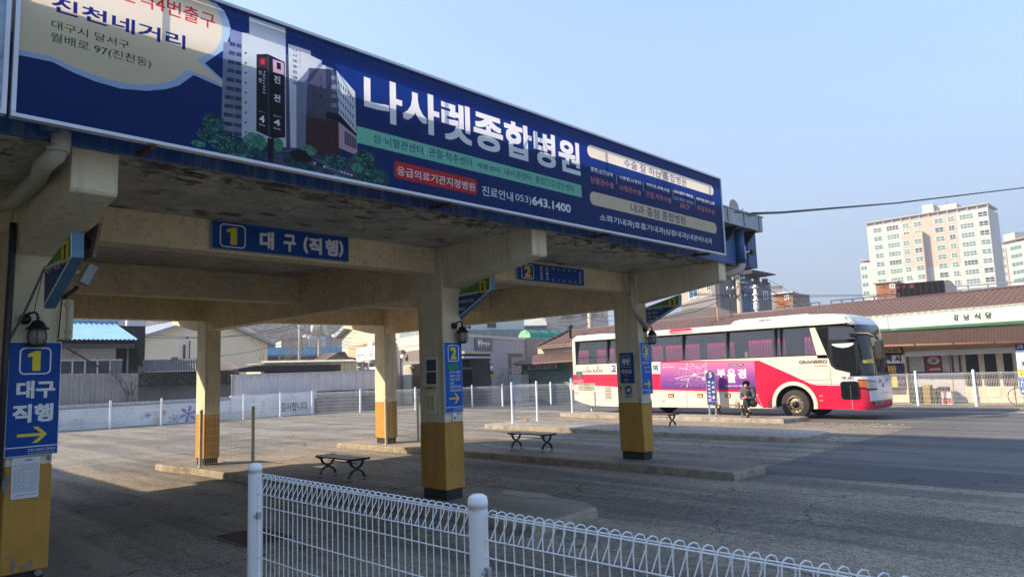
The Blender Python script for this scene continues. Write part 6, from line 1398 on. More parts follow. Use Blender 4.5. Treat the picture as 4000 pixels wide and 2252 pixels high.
f.rect('parapet', 1553,1322,1760,1328, -.06,.1, mat('pale_coping', (.6,.52,.44), .7)); f.rect('glass_block_band', 1560,1290,1700,1321, .3,1.5, mat('grey_glass_band', (.28,.33,.36), .4, var=.3, streak=.3)); f.rect('upper_wall', 1545,1280,1560,1321, .3,1.5, bt_)
f.rect('door', 1575,1420,1606,1520, -.03,.0, mat('pale_door', (.55,.52,.48), .5), z0=.1); f.rect('door_panel', 1580,1430,1601,1470, -.05,-.031, mat('frosted_pane', (.45,.47,.48), .3)); f.rect('dark_window', 1610,1420,1642,1520, -.02,.0, panedk, z0=.1); f.rect('door_frame', 1571,1416,1575,1520, -.06,0, greym, z0=.1); f.rect('door_frame', 1571,1414,1642,1419, -.06,0, greym)
f.rect('rain_head', 1556,1367,1567,1380, -.3,-.02, mat('brown_metal', (.2,.15,.11), .7)); f.rect('rain_pipe', 1558,1380,1562,1520, -.2,-.05, greym)
o = f.rect('wall_lamp', 1583,1432,1600,1438, -.4,-.1, mat('lamp_yellow', (.55,.42,.2), .6)); o = f.rect('security_camera', 1563,1384,1573,1396, -.35,-.05, wht)
f = F((26.6,30.6),(37.4,34.4)); tf_ = f; t = f.thing('toilet_building', 'grey tiled public toilet building with dark entrance and pictogram sign behind the fence', 'building')
zt = f(2000,1319)[1]; xL = f(1800,1400)[0]; xe_ = f(1916,1400)[0]; xR = f(2056,1400)[0]
k = MB(); k.box(xe_,xR,0,1.9,0,zt); k.box(xL,xe_,1.62,1.9,0,zt); k.box(xL,xe_,0,1.6,f(1860,1372)[1],zt); k.build('wall', grout, t)
gb_ = (f(1996,1400)[0], f(2040,1400)[0], f(2000,1460)[1], f(2000,1396)[1])
tiles(f, xe_+.02, xR, .02, zt-.02, .62, .55, -.001, gt_, [gb_])
tiles(f, xL, f(1858,1320)[0], f(1860,1372)[1], zt-.02, .7, .6, -.001, gt_)
f.rect('coping', 1800,1314,2056,1319, -.08,1.9, mat('pale_coping', (.6,.52,.44), .7))
f.rect('sign_board', 1858,1316,1925,1370, -.12,-.03, mat('grey_sign_board', (.16,.155,.15), .6)); FT(f,'화장실',1884,1334,1913,1347,lett,.03,-.125); FT(f,'TOILET',1893,1348,1908,1352,lett,.0,-.125)
for i, sk in enumerate((True,False)): a = f(1871+i*9,1353,-.12); figure(t, a[0], a[1], .5, -.125, lett, sk)
f.rect('marquee', 1815,1369,1922,1382, -1.1,.0, mat('marquee_beige', (.42,.33,.26), .7)); f.rect('marquee', 1811,1390,1918,1398, -1.3,-.0, mat('marquee_steel', (.35,.42,.5), .4))
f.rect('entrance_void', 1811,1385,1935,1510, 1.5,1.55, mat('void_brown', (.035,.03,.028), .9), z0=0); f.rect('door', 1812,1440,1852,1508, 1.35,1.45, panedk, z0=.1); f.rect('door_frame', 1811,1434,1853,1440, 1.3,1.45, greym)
f.rect('information_board', 1885,1417,1911,1475, .9,.95, darkm); FT(f,'1,000원',1890,1428,1906,1434,lett,0,.89); FT(f,'20,000원',1890,1443,1907,1449,lett,0,.89)
for k_ in range(5): f.rect('text_line', 1890,1453+k_*4,1906,1454+k_*4, .885,.89, greym)
f.rect('door_sign', 1914,1418,1928,1460, -.05,-.02, mat('sign_black', (.02,.02,.02), .5)); a = f(1921,1448,-.05); figure(t, a[0]-.1, a[1], .45, -.055, lett, True); figure(t, a[0]+.1, a[1], .45, -.055, lett, False); f.rect('red_notice', 1913,1408,1926,1419, -.05,-.02, mat('notice_red_white', (.6,.45,.45), .7, var=.4, scale=8)); f.rect('yellow_notice', 1917,1461,1929,1473, -.05,-.02, mat('notice_amber', (.55,.33,.05), .6))
window_m(t, gb_[0],gb_[1],gb_[2],gb_[3], -.01, greym, mat('glass_block', (.16,.20,.21), .2, var=.5, scale=6), 4, .05)
f.rect('transom', 1996,1412,2040,1414, -.05,-.04, greym); f.rect('transom', 1996,1428,2040,1430, -.05,-.04, greym)
# side wall running on to the right, green barrel canopy above
f = F((37.4,34.2),(46,36.5)); t = f.thing('side_wall', 'pinkish plastered wall under the green barrel canopy', 'wall'); f.rect('wall', 2056,1318,2170,1500, 0,.3, mat('pinkish_render', (.34,.27,.25), .9, var=.15, streak=.3), z0=0)
t = thing('barrel_canopy', 'translucent green barrel-vault canopy on the roof behind the toilet building', 'canopy', (0,0,0)); p = PY(2094,1317,36.0); q = PY(2049,1317,36.0); L_ = p.x-q.x; cx, cz = p.x, p.z; rz_ = PY(2086,1284,36.0).z-cz
gn = mat('green_polycarbonate', (.03,.34,.22), .35, var=.15, trans=.3); ge = mat('pale_green_end', (.22,.48,.30), .5)
rx2 = L_*1.05
MB().grid(lambda i, j: (cx+9*j+rx2*-math.cos(PI*i)*.0+0-0, 31.6+j*0.9+rx2*(-math.cos(PI*i)), cz+rz_*math.sin(PI*i)) if False else (cx-rx2*.0+7.5*j-rx2*math.cos(PI*i)*.45, 36.0+rx2*(1-math.cos(PI*i))*.9-.0, cz+rz_*math.sin(PI*i)), 16, 6).build('vault', gn, t)
k = MB(); pts = [(cx-rx2*math.cos(PI*i/16)*.45-.02, 36.0+rx2*(1-math.cos(PI*i/16))*.9, cz+rz_*math.sin(PI*i/16)) for i in range(17)]; k.add(pts, [list(range(17))]); k.build('end_panel', ge, t)
for j in range(7): MB().tube([(cx+7.5*j/6-rx2*math.cos(PI*i/16)*.45, 36.0+rx2*(1-math.cos(PI*i/16))*.9-.02, cz+(rz_+.03)*math.sin(PI*i/16)) for i in range(17)], .03, 4).build('rib', darkm, t)
MB().tube([(pts[5][0]-.05,pts[5][1],pts[5][2]),(pts[9][0]-.05,pts[9][1]-.3,cz)], .02, 4).build('brace', darkm, t)
# pale green building, white roof, beige tiled block behind
f = F((36,47),(52,40)); t = f.thing('pale_green_building', 'pale mint plastered building with brown-framed window above the toilet block', 'building')
pg = mat('mint_render', (.58,.64,.58), .8, var=.06, streak=.15)
f.rect('wall', 1700,1180,2048,1292, 0,8, pg, z0=1); f.rect('stained_parapet', 1700,1289,2052,1322, -1.2,-.2, mat('streaked_concrete', (.30,.31,.30), .9, var=.2, streak=.8, dirt=(.12,.12,.13)), z0=1)
window(f, 1902,1252,1938,1279, -.02, mat('brown_frame', (.22,.09,.05), .6), pane, 2, .08); window(f, 1806,1266,1843,1286, -.02, whf, pane, 2, .06); window(f, 2012,1240,2032,1252, -.02, whf, pane, 2, .06)
f = F((50,50),(58,46.5)); t = f.thing('white_roof_building', 'building with a bright white ribbed roof between mint and beige blocks', 'building')
def upf(f, u, v, d): h = f(u,v,d); return (h[0], d, h[1])
k = MB(); roof_sheet(k, upf(f,2046,1271,-1), upf(f,2136,1272,-1), upf(f,2136,1225,5), upf(f,2040,1222,5), 22, .08); k.build('roof', mat('white_roof_sheet', (.68,.68,.64), .6, var=.05), t)
f.rect('wall', 2046,1272,2136,1300, -.6,4, mat('slate_band', (.25,.29,.36), .7), z0=1)
f = F((57,47),(72,36)); t = f.thing('tiled_block', 'tall beige tiled block with white windows above the coach tail', 'building')
f.rect('wall', 2133,1100,2370,1330, 0,10, grout, z0=1)
a = f(2133,1330); b = f(2370,1130); tiles(f, a[0], b[0], a[1]-1.5, b[1], 1.5, 1.5, -.005, mat('light_beige_tile', (.56,.48,.42), .7, var=.06), [], .02)
for u0, v0, u1, v1 in ((2196,1205,2240,1229),(2272,1185,2330,1224),(2390-60,1150,2365,1190)): window(f, u0,v0,u1,v1, -.05, whf, paneb, 2, .1)
f.rect('sill', 2191,1232,2243,1237, -.3,-.03, mat('sill_grey', (.38,.33,.3), .7)); f.rect('sill', 2268,1220,2332,1228, -.3,-.03, MATS['sill_grey'])
# ------------------------------------------------------------------ restaurant row along the right
XR_ = 34.5
fr = F((XR_,31),(XR_,-30)); RX = lambda u, v, d=0.: fr(u, v, d)
t = fr.thing('restaurant', 'long single-storey restaurant row with brown tiled hip roof, sign band and brown awning', 'building')
def P3(u, v, d): h = fr(u, v, d); return Vector((h[0], d, h[1]))
tile_m = mat('brown_metal_tile', (.135,.075,.06), .5, var=.2, scale=3, streak=.1)
eL = P3(2092,1356,-.5); eR = P3(4150,1168,-.5); EZ = (eL.z+P3(3367,1237,-.5).z)/2
print('restaurant eave', eL, P3(3367,1237,-.5), P3(4000,1181,-.5), 'ridge', P3(2229,1289,4), P3(3300,1188,4), P3(4000,1116,4), 'awning', P3(2014,1423,-1.6), P3(3464,1348,-1.6), P3(4000,1333,-1.6), 'sign', P3(3367,1292,-.45), P3(4000,1261,-.45))
RIDGE = 3.6
rl_ = P3(2229,1289,RIDGE); rr_ = P3(4000,1116,RIDGE)
x1e = P3(4000,1181,-.5); 
# roof plane in steps: rows of pressed tiles
def rp(x, s): # s 0 eave .. 1 ridge
    ez = eL.z+(x1e.z-eL.z)*max(0,min(1.3,(x-eL.x)/(x1e.x-eL.x))); rz = rl_.z+(rr_.z-rl_.z)*((x-rl_.x)/(rr_.x-rl_.x)); return ez+(rz-ez)*s
rows, cols = 8, 0; XE = x1e.x+3.5
me_cache = {}
k = MB()
step = .24
n = int((XE-eL.x)/step)
for r_ in range(rows):
    s0_, s1_ = r_/rows, (r_+1)/rows; y0 = -.5+(RIDGE+.5)*s0_; y1 = -.5+(RIDGE+.5)*s1_+.05
    xl = eL.x+(rl_.x-eL.x)*s0_
    i0 = int((xl-eL.x)/step)
    vs = []; m2 = 0
    for i in range(i0*4, n*4+1):
        x = eL.x+i*step/4; ph = (i % 4); h_ = (.0,.035,.05,.035)[ph]
        vs += [(x,y0,rp(x,s0_)+h_-.02),(x,y1,rp(x,s1_)+h_-.07),(x,y0,rp(x,s0_)+h_-.08)]; m2 += 1
    k.add(vs, [(3*i,3*i+3,3*i+4,3*i+1) for i in range(m2-1)]+[(3*i+2,3*i+5,3*i+3,3*i) for i in range(m2-1)], 0, False)
k.build('tiled_roof', tile_m, t)['kind'] = 'stuff'
MB().tube([(rl_.x,RIDGE,rl_.z-.04),(rl_.x+(XE-rl_.x),RIDGE,rp(XE,1)-.04)], .08, 8).build('ridge_cap', tile_m, t)
MB().tube([(eL.x,-.5,eL.z+.03),(rl_.x,RIDGE,rl_.z+.05)], .10, 8).build('hip_cap', tile_m, t)
MB().add([(eL.x,-.5,eL.z),(rl_.x,RIDGE,rl_.z),(eL.x,2*RIDGE+.5,eL.z)], [(0,2,1)]).build('hip_roof', tile_m, t)
MB().add([(rl_.x,RIDGE,rl_.z),(XE,RIDGE,rp(XE,1)),(XE,2*RIDGE+.5,eL.z),(eL.x,2*RIDGE+.5,eL.z)], [(0,3,2,1)]).build('back_roof', tile_m, t)
def quad(nm, p, m_, th=.05):
    """panel through four photo-derived points, thickened inward"""
    k = MB(); P = [Vector(q) for q in p]; n_ = (P[1]-P[0]).cross(P[3]-P[0]).normalized(); k.add([tuple(q) for q in P]+[tuple(q+n_*th) for q in P], [(0,1,2,3),(7,6,5,4),(0,4,5,1),(1,5,6,2),(2,6,7,3),(3,7,4,0)]); return k.build(nm, m_, t)
quad('eave_board', [P3(2100,1353,-.45)+Vector((0,0,-.16)), P3(3360,1238,-.45)+Vector((0,0,-.16)), P3(3360,1238,-.45), P3(2100,1353,-.45)], mat('pale_pink_trim', (.5,.38,.32), .7), -.04)
# walls
xw0 = RX(2101,1380)[0]; MB().box(xw0,XE,0,6.5,0,eL.z-.02).build('wall', mat('cream_render', (.56,.50,.40), .85, var=.08, streak=.15), t)
# sign band
sg = [P3(3300,1243,-.62), P3(4060,1176,-.62), P3(4060,1258,-.62), P3(3300,1298,-.62)]
sgm = mat('sign_offwhite', (.60,.60,.56), .5, var=.03); quad('sign_band', [sg[3],sg[2],sg[1],sg[0]], sgm, -.06)
def Sg(u, v): h = fr(u,v,-.624); return h
def sgp(nm, px, m_, d=-.624): return MB().prism([fr(u,v,d) for u,v in px], d-.006, d).build(nm, m_, t)
sgp('green_stripe', [(3300,1287),(3471,1283),(4060,1246),(4060,1258),(3471,1292),(3300,1298)], mat('stripe_green', (.03,.15,.06), .5))
sgp('sign_joint', [(3465,1230),(3467,1230),(3472,1293),(3470,1293)], greym)
for ch, u0, v0, u1, v1 in (('강',3723,1228,3746,1252),('남',3763,1227,3788,1249),('식',3804,1223,3831,1246),('당',3847,1219,3875,1243)): a = fr(u0,v0,-.63); b = fr(u1,v1,-.63); letters(t, ch, a[0], b[0], b[1], a[1], -.63, mat('dark_green_print', (.02,.07,.03), .5, var=0), .04)
a = fr(3482,1284,-.63); b = fr(3504,1288,-.63); letters(t, '향토음식점', a[0], b[0], b[1], a[1], -.632, sgm, .0)
k = MB()
for i in range(24):
    u = 3385+i*27; v = 1236.5-(u-3367)*.0875; c = fr(u,v+6,-.622); 
    for rr_q in (.17,.13,.09): k.add([(c[0]+rr_q*math.cos(a_)*1.4, -.623-.001*rr_q, c[1]+.06+rr_q*.7*math.sin(a_)) for a_ in [PI+PI*j/8 for j in range(9)]]+[(c[0]+(rr_q-.018)*math.cos(a_)*1.4, -.623-.001*rr_q, c[1]+.06+(rr_q-.018)*.7*math.sin(a_)) for a_ in [PI+PI*j/8 for j in range(9)]], [(j,j+1,j+10,j+9) for j in range(8)])
k.build('wave_ornament', mat('ornament_grey', (.25,.32,.25), .6, var=0), t)['kind'] = 'stuff'
# awning, right part
awm = mat('brown_corrugated_awning', (.13,.075,.055), .55, var=.2, streak=.1)
za = P3(3445,1300,-.5).z; A0 = P3(3300,1307,-.7); A1 = P3(4060,1270,-.7); A2 = P3(4060,1331,-1.9); A3 = P3(3300,1352,-1.9)
k = MB(); roof_sheet(k, A3, A2, A1, A0, 150, .03); k.build('awning', awm, t)
MB().tube([A3+Vector((0,-.02,-.03)), A2+Vector((0,-.02,-.03))], .055, 8).build('gutter', mat('rust_brown_gutter', (.22,.10,.05), .6), t)
for i in range(6): q = A3.lerp(A2, i/5); MB().box(q.x-.02,q.x+.02,q.y-.1,q.y+.02,q.z-.1,q.z+.03).build('gutter_clip', darkm, t)
# middle part hidden by the coach, left part over the shutter shop
B0 = P3(2101,1381,-.05); B1 = P3(2400,1362,-.05); B2 = P3(2400,1396,-1.7); B3 = P3(2014,1422,-1.7); Bc = P3(1989,1425,-.9)
k = MB(); k.add([tuple(B3),tuple(B2),tuple(B1),tuple(B0)], [(0,1,2,3)]); k.add([tuple(Bc),tuple(B3),tuple(B0)], [(0,1,2)]); k.build('awning', mat('brown_sheet_awning', (.11,.065,.05), .6, var=.2, streak=.2), t)
MB().tube([B3+Vector((0,0,-.04)), B2+Vector((0,0,-.04))], .06, 8).build('gutter', MATS['rust_brown_gutter'], t)
fr.t = t
# shutter shop front
fs_ = lambda nm, u0, v0, u1, v1, d0, d1, m_, z0=None: fr.rect(nm, u0, v0, u1, v1, d0, d1, m_, t, 0, z0)
fs_('fascia_board', 2036,1426,2206,1444, -.5,-.42, mat('board_green', (.03,.22,.13), .6, var=.2)); 
q = [P3(2062,1428,-.53), P3(2176,1420,-.53)]
quad('banner', [P3(2062,1444,-.53),P3(2176,1437,-.53),P3(2176,1419,-.53),P3(2062,1427,-.53)], paper, -.01)
a = fr(2068,1428,-.55); b = fr(2170,1440,-.55); letters(t, '떡볶이 도시락 국수 김밥', a[0], b[0], b[1], a[1], -.552, inkk, .02, skew=.03)
xa, xb = fr(2053,1450,-.2)[0], fr(2222,1450,-.2)[0]; zt_ = fr(2100,1446,-.2)[1]; n = int(zt_/.11); k = MB()
for i in range(n): k.add([(xa,-.2,i*.11),(xb,-.2,i*.11),(xb,-.235,i*.11+.05),(xa,-.235,i*.11+.05),(xb,-.2,i*.11+.1),(xa,-.2,i*.11+.1)], [(0,1,2,3),(3,2,4,5)])
k.box(xa,xb,-.19,-.15,0,zt_); k.build('roller_shutter', mat('teal_shutter', (.22,.30,.28), .6, var=.15, scale=1, dirt=(.45,.2,.12), dirt_amt=.3, dirt_scale=.8), t)
fs_('side_poster', 2035,1451,2051,1500, -.45,-.40, mat('poster_blue_yellow', (.12,.20,.25), .6, var=.9, scale=3), .1); fs_('side_poster', 2224,1450,2236,1500, -.45,-.40, mat('poster_blue', (.15,.28,.5), .6, var=.5, scale=3), .1)
fs_('chiller_cabinet', 1994,1462,2033,1500, -1.3,-.5, mat('cabinet_white', (.55,.58,.6), .4), .05)
# tools: ladder leaning on the toilet wall
def ladder(lab, top, foot, W=.42, n=11):
    tt = thing('ladder', lab, 'ladder', (0,0,0), 0, 'aluminium ladders'); T_ = Vector(top); B__ = Vector(foot); s_ = Vector((.9,.35,0)).normalized()*W/2
    for sg_ in (-1,1): MB().tube([B__+s_*sg_*1.2, T_+s_*sg_], .03, 4, smooth=False).build('stile', galv, tt)
    for i in range(n): p = B__.lerp(T_,(i+.7)/n); MB().tube([p-s_*1.1,p+s_*1.1], .018, 5).build('rung', galv, tt)
h_ = tf_(1981,1426,-.25); p = tf_.world(h_[0],-.25,h_[1]); h2 = tf_(1955,1500,-1.2); g = tf_.world(h2[0],-1.2,0); ladder('aluminium ladder leaning on the toilet building, front one', tuple(p), (g.x,g.y,.05))
h_ = tf_(1998,1438,-.25); p = tf_.world(h_[0],-.25,h_[1]); h2 = tf_(1982,1500,-1.0); g = tf_.world(h2[0],-1.0,0); ladder('second aluminium ladder leaning beside the white cabinet', tuple(p), (g.x,g.y,.05))
# restaurant front: taxi board, window, doors, post
fs_('taxi_board', 3420,1352,3529,1385, -.35,-.3, mat('board_navy', (.02,.018,.06), .5)); fs_('taxi_board', 3420,1384,3534,1420, -.35,-.3, wht); fs_('taxi_board', 3420,1420,3540,1518, -.35,-.3, MATS['board_navy'])
k = MB(); k.prism([fr(u,v,-.37) for u,v in ((3420,1358),(3512,1357),(3523,1376),(3420,1378))], -.372,-.355); k.build('taxi_lamp_print', mat('taxi_amber', (.72,.42,.06), .5), t)
def RT(body, u0, v0, u1, v1, m_, bd=.03, d=-.375): a = fr(u0,v0,d); b = fr(u1,v1,d); return letters(t, body, a[0], b[0], b[1], a[1], d, m_, bd)
RT('TAXI',3452,1361,3507,1373,inkk,.03); RT('택',3452,1386,3484,1412,MATS['board_navy'],.04); RT('시',3494,1386,3521,1413,MATS['board_navy'],.05); RT('콜',3455,1428,3480,1455,MATS['taxi_amber'],.04); RT('탄',3478,1426,3504,1455,MATS['taxi_amber'],.05); RT('콜',3480,1470,3510,1510,MATS['taxi_amber'],.05)
fs_('rolled_awning_cover', 3535,1346,3966,1372, -.7,-.45, mat('faded_orange_cover', (.58,.40,.18), .6, var=.25, scale=.8, stretch=(1,1,4)))
fs_('white_rail', 3535,1372,3966,1377, -.72,-.68, whf)
fs_('window_recess', 3537,1377,3756,1455, -.06,.0, mat('bronze_frame', (.06,.045,.04), .6))
for u0, u1 in ((3547,3612),(3676,3712),(3722,3748)): fs_('blind', u0,1384,u1,1451, -.09,-.065, mat('blind_grey', (.42,.40,.40), .8))
fs_('food_poster', 3615,1380,3678,1449, -.12,-.09, mat('poster_crimson', (.30,.015,.02), .5))
def disc3(u, v, ru, rv, m_, d, nm='bowl_print'): c = fr(u,v,d); e = fr(u+ru,v,d); h_ = fr(u,v-rv,d); MB().prism([(c[0]+(e[0]-c[0])*math.cos(q), c[1]+(h_[1]-c[1])*math.sin(q)) for q in [2*PI*i/20 for i in range(20)]], d-.006, d).build(nm, m_, t)
disc3(3647,1410,27,19,inkk,-.124); disc3(3647,1408,24,15,mat('soup_grey', (.42,.42,.38), .5, var=.2),-.131); disc3(3647,1408,10,7,mat('meat_brown', (.25,.09,.06), .6, var=.6, scale=20),-.138)
RT('소머리국밥',3631,1437,3674,1446,lett,.02,-.125)
fs_('lower_wall', 3545,1455,3775,1560, -.05,.0, mat('lilac_grey_wall', (.42,.41,.43), .8, var=.1), 0)
fs_('door_frame', 3756,1374,3966,1558, -.05,.0, mat('cream_door', (.60,.50,.38), .6), 0)
for u0, u1 in ((3768,3832),(3841,3902),(3916,3966)):
    fs_('door_pane', u0,1378,u1,1506, -.075,-.052, panedk)
    for i in range(9): u = u0+(u1-u0)*(i+.5)/9; fs_('door_bar', u-1.4,1452,u+1.4,1504, -.1,-.08, mat('bar_brown', (.16,.12,.10), .7))
for u0, u1 in ((3770,3835),(3852,3912),(3935,3962)): fs_('door_panel', u0,1512,u1,1549, -.065,-.052, mat('door_panel_cream', (.64,.53,.40), .6))
fs_('post', 3708,1374,3728,1560, -1.0,-.85, mat('pale_rusty_post', (.50,.40,.24), .7, var=.3, scale=2, dirt=(.35,.18,.05), dirt_scale=2), 0)
fs_('corner_pillar', 3534,1377,3545,1560, -.3,0, mat('door_panel_cream', (.6,.5,.4), .6), 0)
# things standing out in front
def prop(nm, lab, cat, u0, v0, u1, v1, d0, d1, m_, z0=0., parts=()):
    a = fr(u0,v0,d0); b = fr(u1,v1,d0); w3 = fr.world((a[0]+b[0])/2,(d0+d1)/2,0); tt = thing(nm, lab, cat, (w3.x,w3.y,.012), fr.rz); W = b[0]-a[0]; D = d1-d0
    MB().box(-W/2,W/2,-D/2,D/2,z0,a[1]).build('body', m_, tt, .01); return tt, W, D, a[1], z0
tt, W, D, H_, _ = prop('carton', 'white and red printed carton in front of the restaurant post', 'box', 3676,1531,3719,1562, -1.3,-.9, mat('carton_white', (.62,.60,.58), .8)); MB().box(-W/2+.02,W/2-.02,-D/2-.004,-D/2-.001,.04,H_*.5).build('red_print', mat('carton_red', (.5,.05,.04), .7, var=.9, scale=9), tt); MB().box(-W/2,W/2,-D/2,D/2,H_+.0,H_+.03).build('lid', redp, tt)
prop('plastic_crate', 'dark plastic crates stacked by the taxi board wall', 'crate', 3556,1512,3600,1560, -.9,-.35, mat('crate_black', (.02,.02,.02), .7, var=.5, scale=6)); prop('plastic_crate', 'yellowish crate among dark crates under the restaurant window', 'crate', 3602,1506,3636,1560, -.9,-.35, mat('crate_ochre', (.28,.19,.05), .7, var=.5, scale=6)); prop('plastic_crate', 'low dark crate left of the pale post', 'crate', 3660,1511,3704,1560, -.8,-.3, MATS['crate_black'])
prop('potted_plants', 'row of dark flower pots under the restaurant window', 'plants', 3640,1518,3658,1560, -.8,-.5, mat('pot_green', (.05,.07,.03), .9, var=.6, scale=9))
tt, W, D, H_, z_ = prop('standing_sign', 'tall white notice board with blue head and yellow band cut off at the right edge', 'sign', 3963,1340,4040,1515, -1.5,-1.42, wht, .45)
for z0_, z1_, m_, tx, cm in ((H_-.28,H_,signb,'고령',lett),(H_-1.30,H_-1.0,yel,'010',inkk),(H_-1.95,H_-1.32,signlb,'Call',lett)): MB().box(-W/2,W/2,-D/2-.006,-D/2-.001,z0_,z1_).build('colour_band', m_, tt); letters(tt, tx, -W/2+.06, W/2-.2, z0_+.06, z1_-.06, -D/2-.008, cm, .03)
letters(tt, '현대', -W/2+.25, W/2-.3, H_-.92, H_-.7, -D/2-.008, inkk, .03)
for x in (-W/2+.1, W/2-.1): MB().tube([(x,0,0),(x,0,.46)], .03, 6).build('leg', greym, tt)
bw = PX(3977,1538,XR_-1.9); tt = thing('bicycle', 'bicycle wheel and frame parked at the right edge by the notice board', 'bicycle', (bw.x,bw.y,.012), -PI/2)
for x in (0,1.05): k = MB(); k.tube([(x+.33*math.cos(2*PI*i/24),0,.34+.33*math.sin(2*PI*i/24)) for i in range(25)], .018, 6); o = k.build('wheel', iron, tt)
for pts in ([(0,0,.34),(.3,0,.78),(.85,0,.8),(1.05,0,.34)],[(.3,0,.78),(.5,0,.3),(.85,0,.8)],[(0,0,.34),(.5,0,.3)],[(.3,0,.78),(.28,0,.92)],[(.85,0,.8),(.83,0,1.0),(.7,0,1.02)]): MB().tube(pts, .016, 6, smooth=False).build('frame', galv, tt)
MB().box(.15,.42,-.07,.07,.92,.97).build('saddle', iron, tt, .02)
# notice leaning behind the coach tail
prop('notice', 'white notice with red and black writing on the fence by the coach tail', 'notice', 2224,1496,2240,1530, -2.3,-2.25, paper, .75)
# ------------------------------------------------------------------ roofs and blocks beyond
def at(u, v, dist): q = ray(u, v); return Vector((q.x*dist, q.y*dist, q.z*dist+CAM_H))
# grey office block with blue stair glass
P1 = at(2799,1150,62); P2 = at(3016,1150,66); P0 = at(2660,1150,58+14)
f = F((P1.x,P1.y),(P2.x,P2.y)); t = f.thing('office_block', 'grey panelled office block with a blue glass stair strip behind the utility pole', 'building')
gm_ = mat('grey_shaded_stone', (.20,.19,.195), .7, var=.08, scale=.6); gm2 = mat('beige_lit_stone', (.40,.34,.28), .7, var=.08, scale=.6)  # sun and shade coloured in: front darker and grey, left side lit beige
tz = f(2799,1090)[1]
MB().box(f(2799,1200)[0],f(3016,1200)[0],0,.4,0,tz).build('wall', gm_, t)
xL_, xR2 = f(2799,1200)[0], f(3016,1200)[0]
holes = [(f(u0,1100)[0],f(u1,1100)[0],f(u0,v1)[1],f(u0,v0)[1]) for u0,v0,u1,v1 in ((2900,1040,2937,1215),(2826,1064,2870,1094),(2942,1081,2969,1110),(2976,1087,3001,1114),(2979,1136,3001,1170))]
tiles(f, xL_, xR2, tz-8.6, tz, 1.1, 2.1, -.001, gm_, holes[:1], .03, seed=3)
f.rect('stair_tower', 2888,1036,2938,1210, -.25,3, gm_, z0=0)
for i in range(3):
    for j in range(5): f.rect('stair_glass', 2902+i*12,1050+j*33,2913+i*12,1082+j*33, -.3,-.26, paneb)
f.poly('flat_canopy', [(2937,1052),(3032,1070),(3029,1074),(2938,1066)], -2.2, 1.5, mat('canopy_black', (.03,.028,.03), .7))
for u0,v0,u1,v1 in ((2826,1062,2846,1092),(2850,1064,2872,1094),(2942,1081,2969,1110),(2976,1087,3001,1114)):
    f.rect('louvre_recess', u0,v0,u1,v1, -.04,-.022, mat('void_brown', (.03,.03,.03), .9))
    for j in range(4): v = v0+(v1-v0)*(j+.5)/4; f.rect('louvre', u0+1,v-1.5,u1-1,v+.8, -.12,-.05, greym)
window(f, 2979,1136,3001,1170, -.05, whf, paneb, 2, .12)
g2 = F((P0.x,P0.y),(P1.x,P1.y)); g2.t = t
t2 = g2.thing('office_wing', 'beige lit side of the grey office block, above the far column', 'building'); zt2 = g2(2799,1092)[1]
MB().box(0,g2.L,0,.3,0,zt2).build('wall', gm2, t2); tiles(g2, 0, g2.L-.01, zt2-9, zt2-2.0, 2.2, 2.2, -.001, gm2, [], .03, seed=5)
window(g2, 2690,1128,2728,1160, -.05, whf, paneb, 2, .12); window(g2, 2761,1116,2779,1135, -.05, whf, pane, 2, .1)
g2.rect('grey_band', 2660,1189,2799,1215, -.06,-.03, gm_)
# old sloping brown roof below it
p0, p1, p2, p3 = at(2520,1262,47), at(2760,1218,47), at(2890,1222,60), at(2700,1192,60)
t = thing('low_roof', 'plain brown sheet roof sloping behind the restaurant ridge', 'roof', (0,0,0)); k = MB(); k.add([tuple(at(2450,1275,46)),tuple(at(2900,1238,46)),tuple(at(2890,1222,58)),tuple(at(2800,1198,60)),tuple(at(2700,1203,60))], [(0,1,2,3,4)]); k.build('roof', mat('brown_old_roof', (.14,.105,.075), .8, var=.15, scale=1), t)
# utility pole with crossarms
pp = at(2880,1060,44); t = thing('utility_pole', 'busy concrete utility pole with crossarms and tangled wires beside the office block', 'utility pole', (pp.x,pp.y,0)); zz = lambda v: at(2880,v,44).z
MB().tube([(0,0,0),(0,0,zz(1046))], .19, 12, rs=[.24,.14]).build('shaft', mat('pole_concrete', (.42,.39,.33), .9), t)
rt = Vector((_r.x,_r.y,0)).normalized()
for v, h0, h1 in ((1130,-.55,.60),(1162,-.42,.30),(1092,-.25,.3)):
    MB().tube([tuple(rt*h0*1.4)[:2]+(zz(v),), tuple(rt*h1*1.4)[:2]+(zz(v)+.05,)], .045, 4, smooth=False).build('crossarm', greym, t)
    for i in range(5): q = rt*(h0+(h1-h0)*(i+.2)/4.4)*1.4; MB().lathe([(0,-.08),(.055,-.06),(.05,0),(.06,.06),(0,.1)], q.x,q.y,zz(v)+.1,8).build('insulator', whf, t)
rnd = random.Random(6); k = MB()
for i in range(34):
    z = zz(rnd.uniform(1068,1165)); a = rnd.uniform(0,6.3); r_ = rnd.uniform(.2,.55); pts = [(r_*math.cos(a+j*.7)*rnd.uniform(.5,1.1), r_*math.sin(a+j*.7)*rnd.uniform(.5,1.1), z+rnd.uniform(-.35,.35)+.1*j) for j in range(5)]; k.tube(pts, .014, 3)
for i in range(6): q = rt*rnd.uniform(-.9,-.1); z = zz(1165); k.tube([(q.x,q.y,z),(q.x+rnd.uniform(-.2,.2),q.y,z-1),(q.x*.3,q.y*.3,z-2.2)], .014, 3)
k.build('tangled_wires', cable, t)['kind'] = 'stuff'
q0 = at(2899,1105,44)-Vector((pp.x,pp.y,0)); q1 = at(2950,1140,44)-Vector((pp.x,pp.y,0))
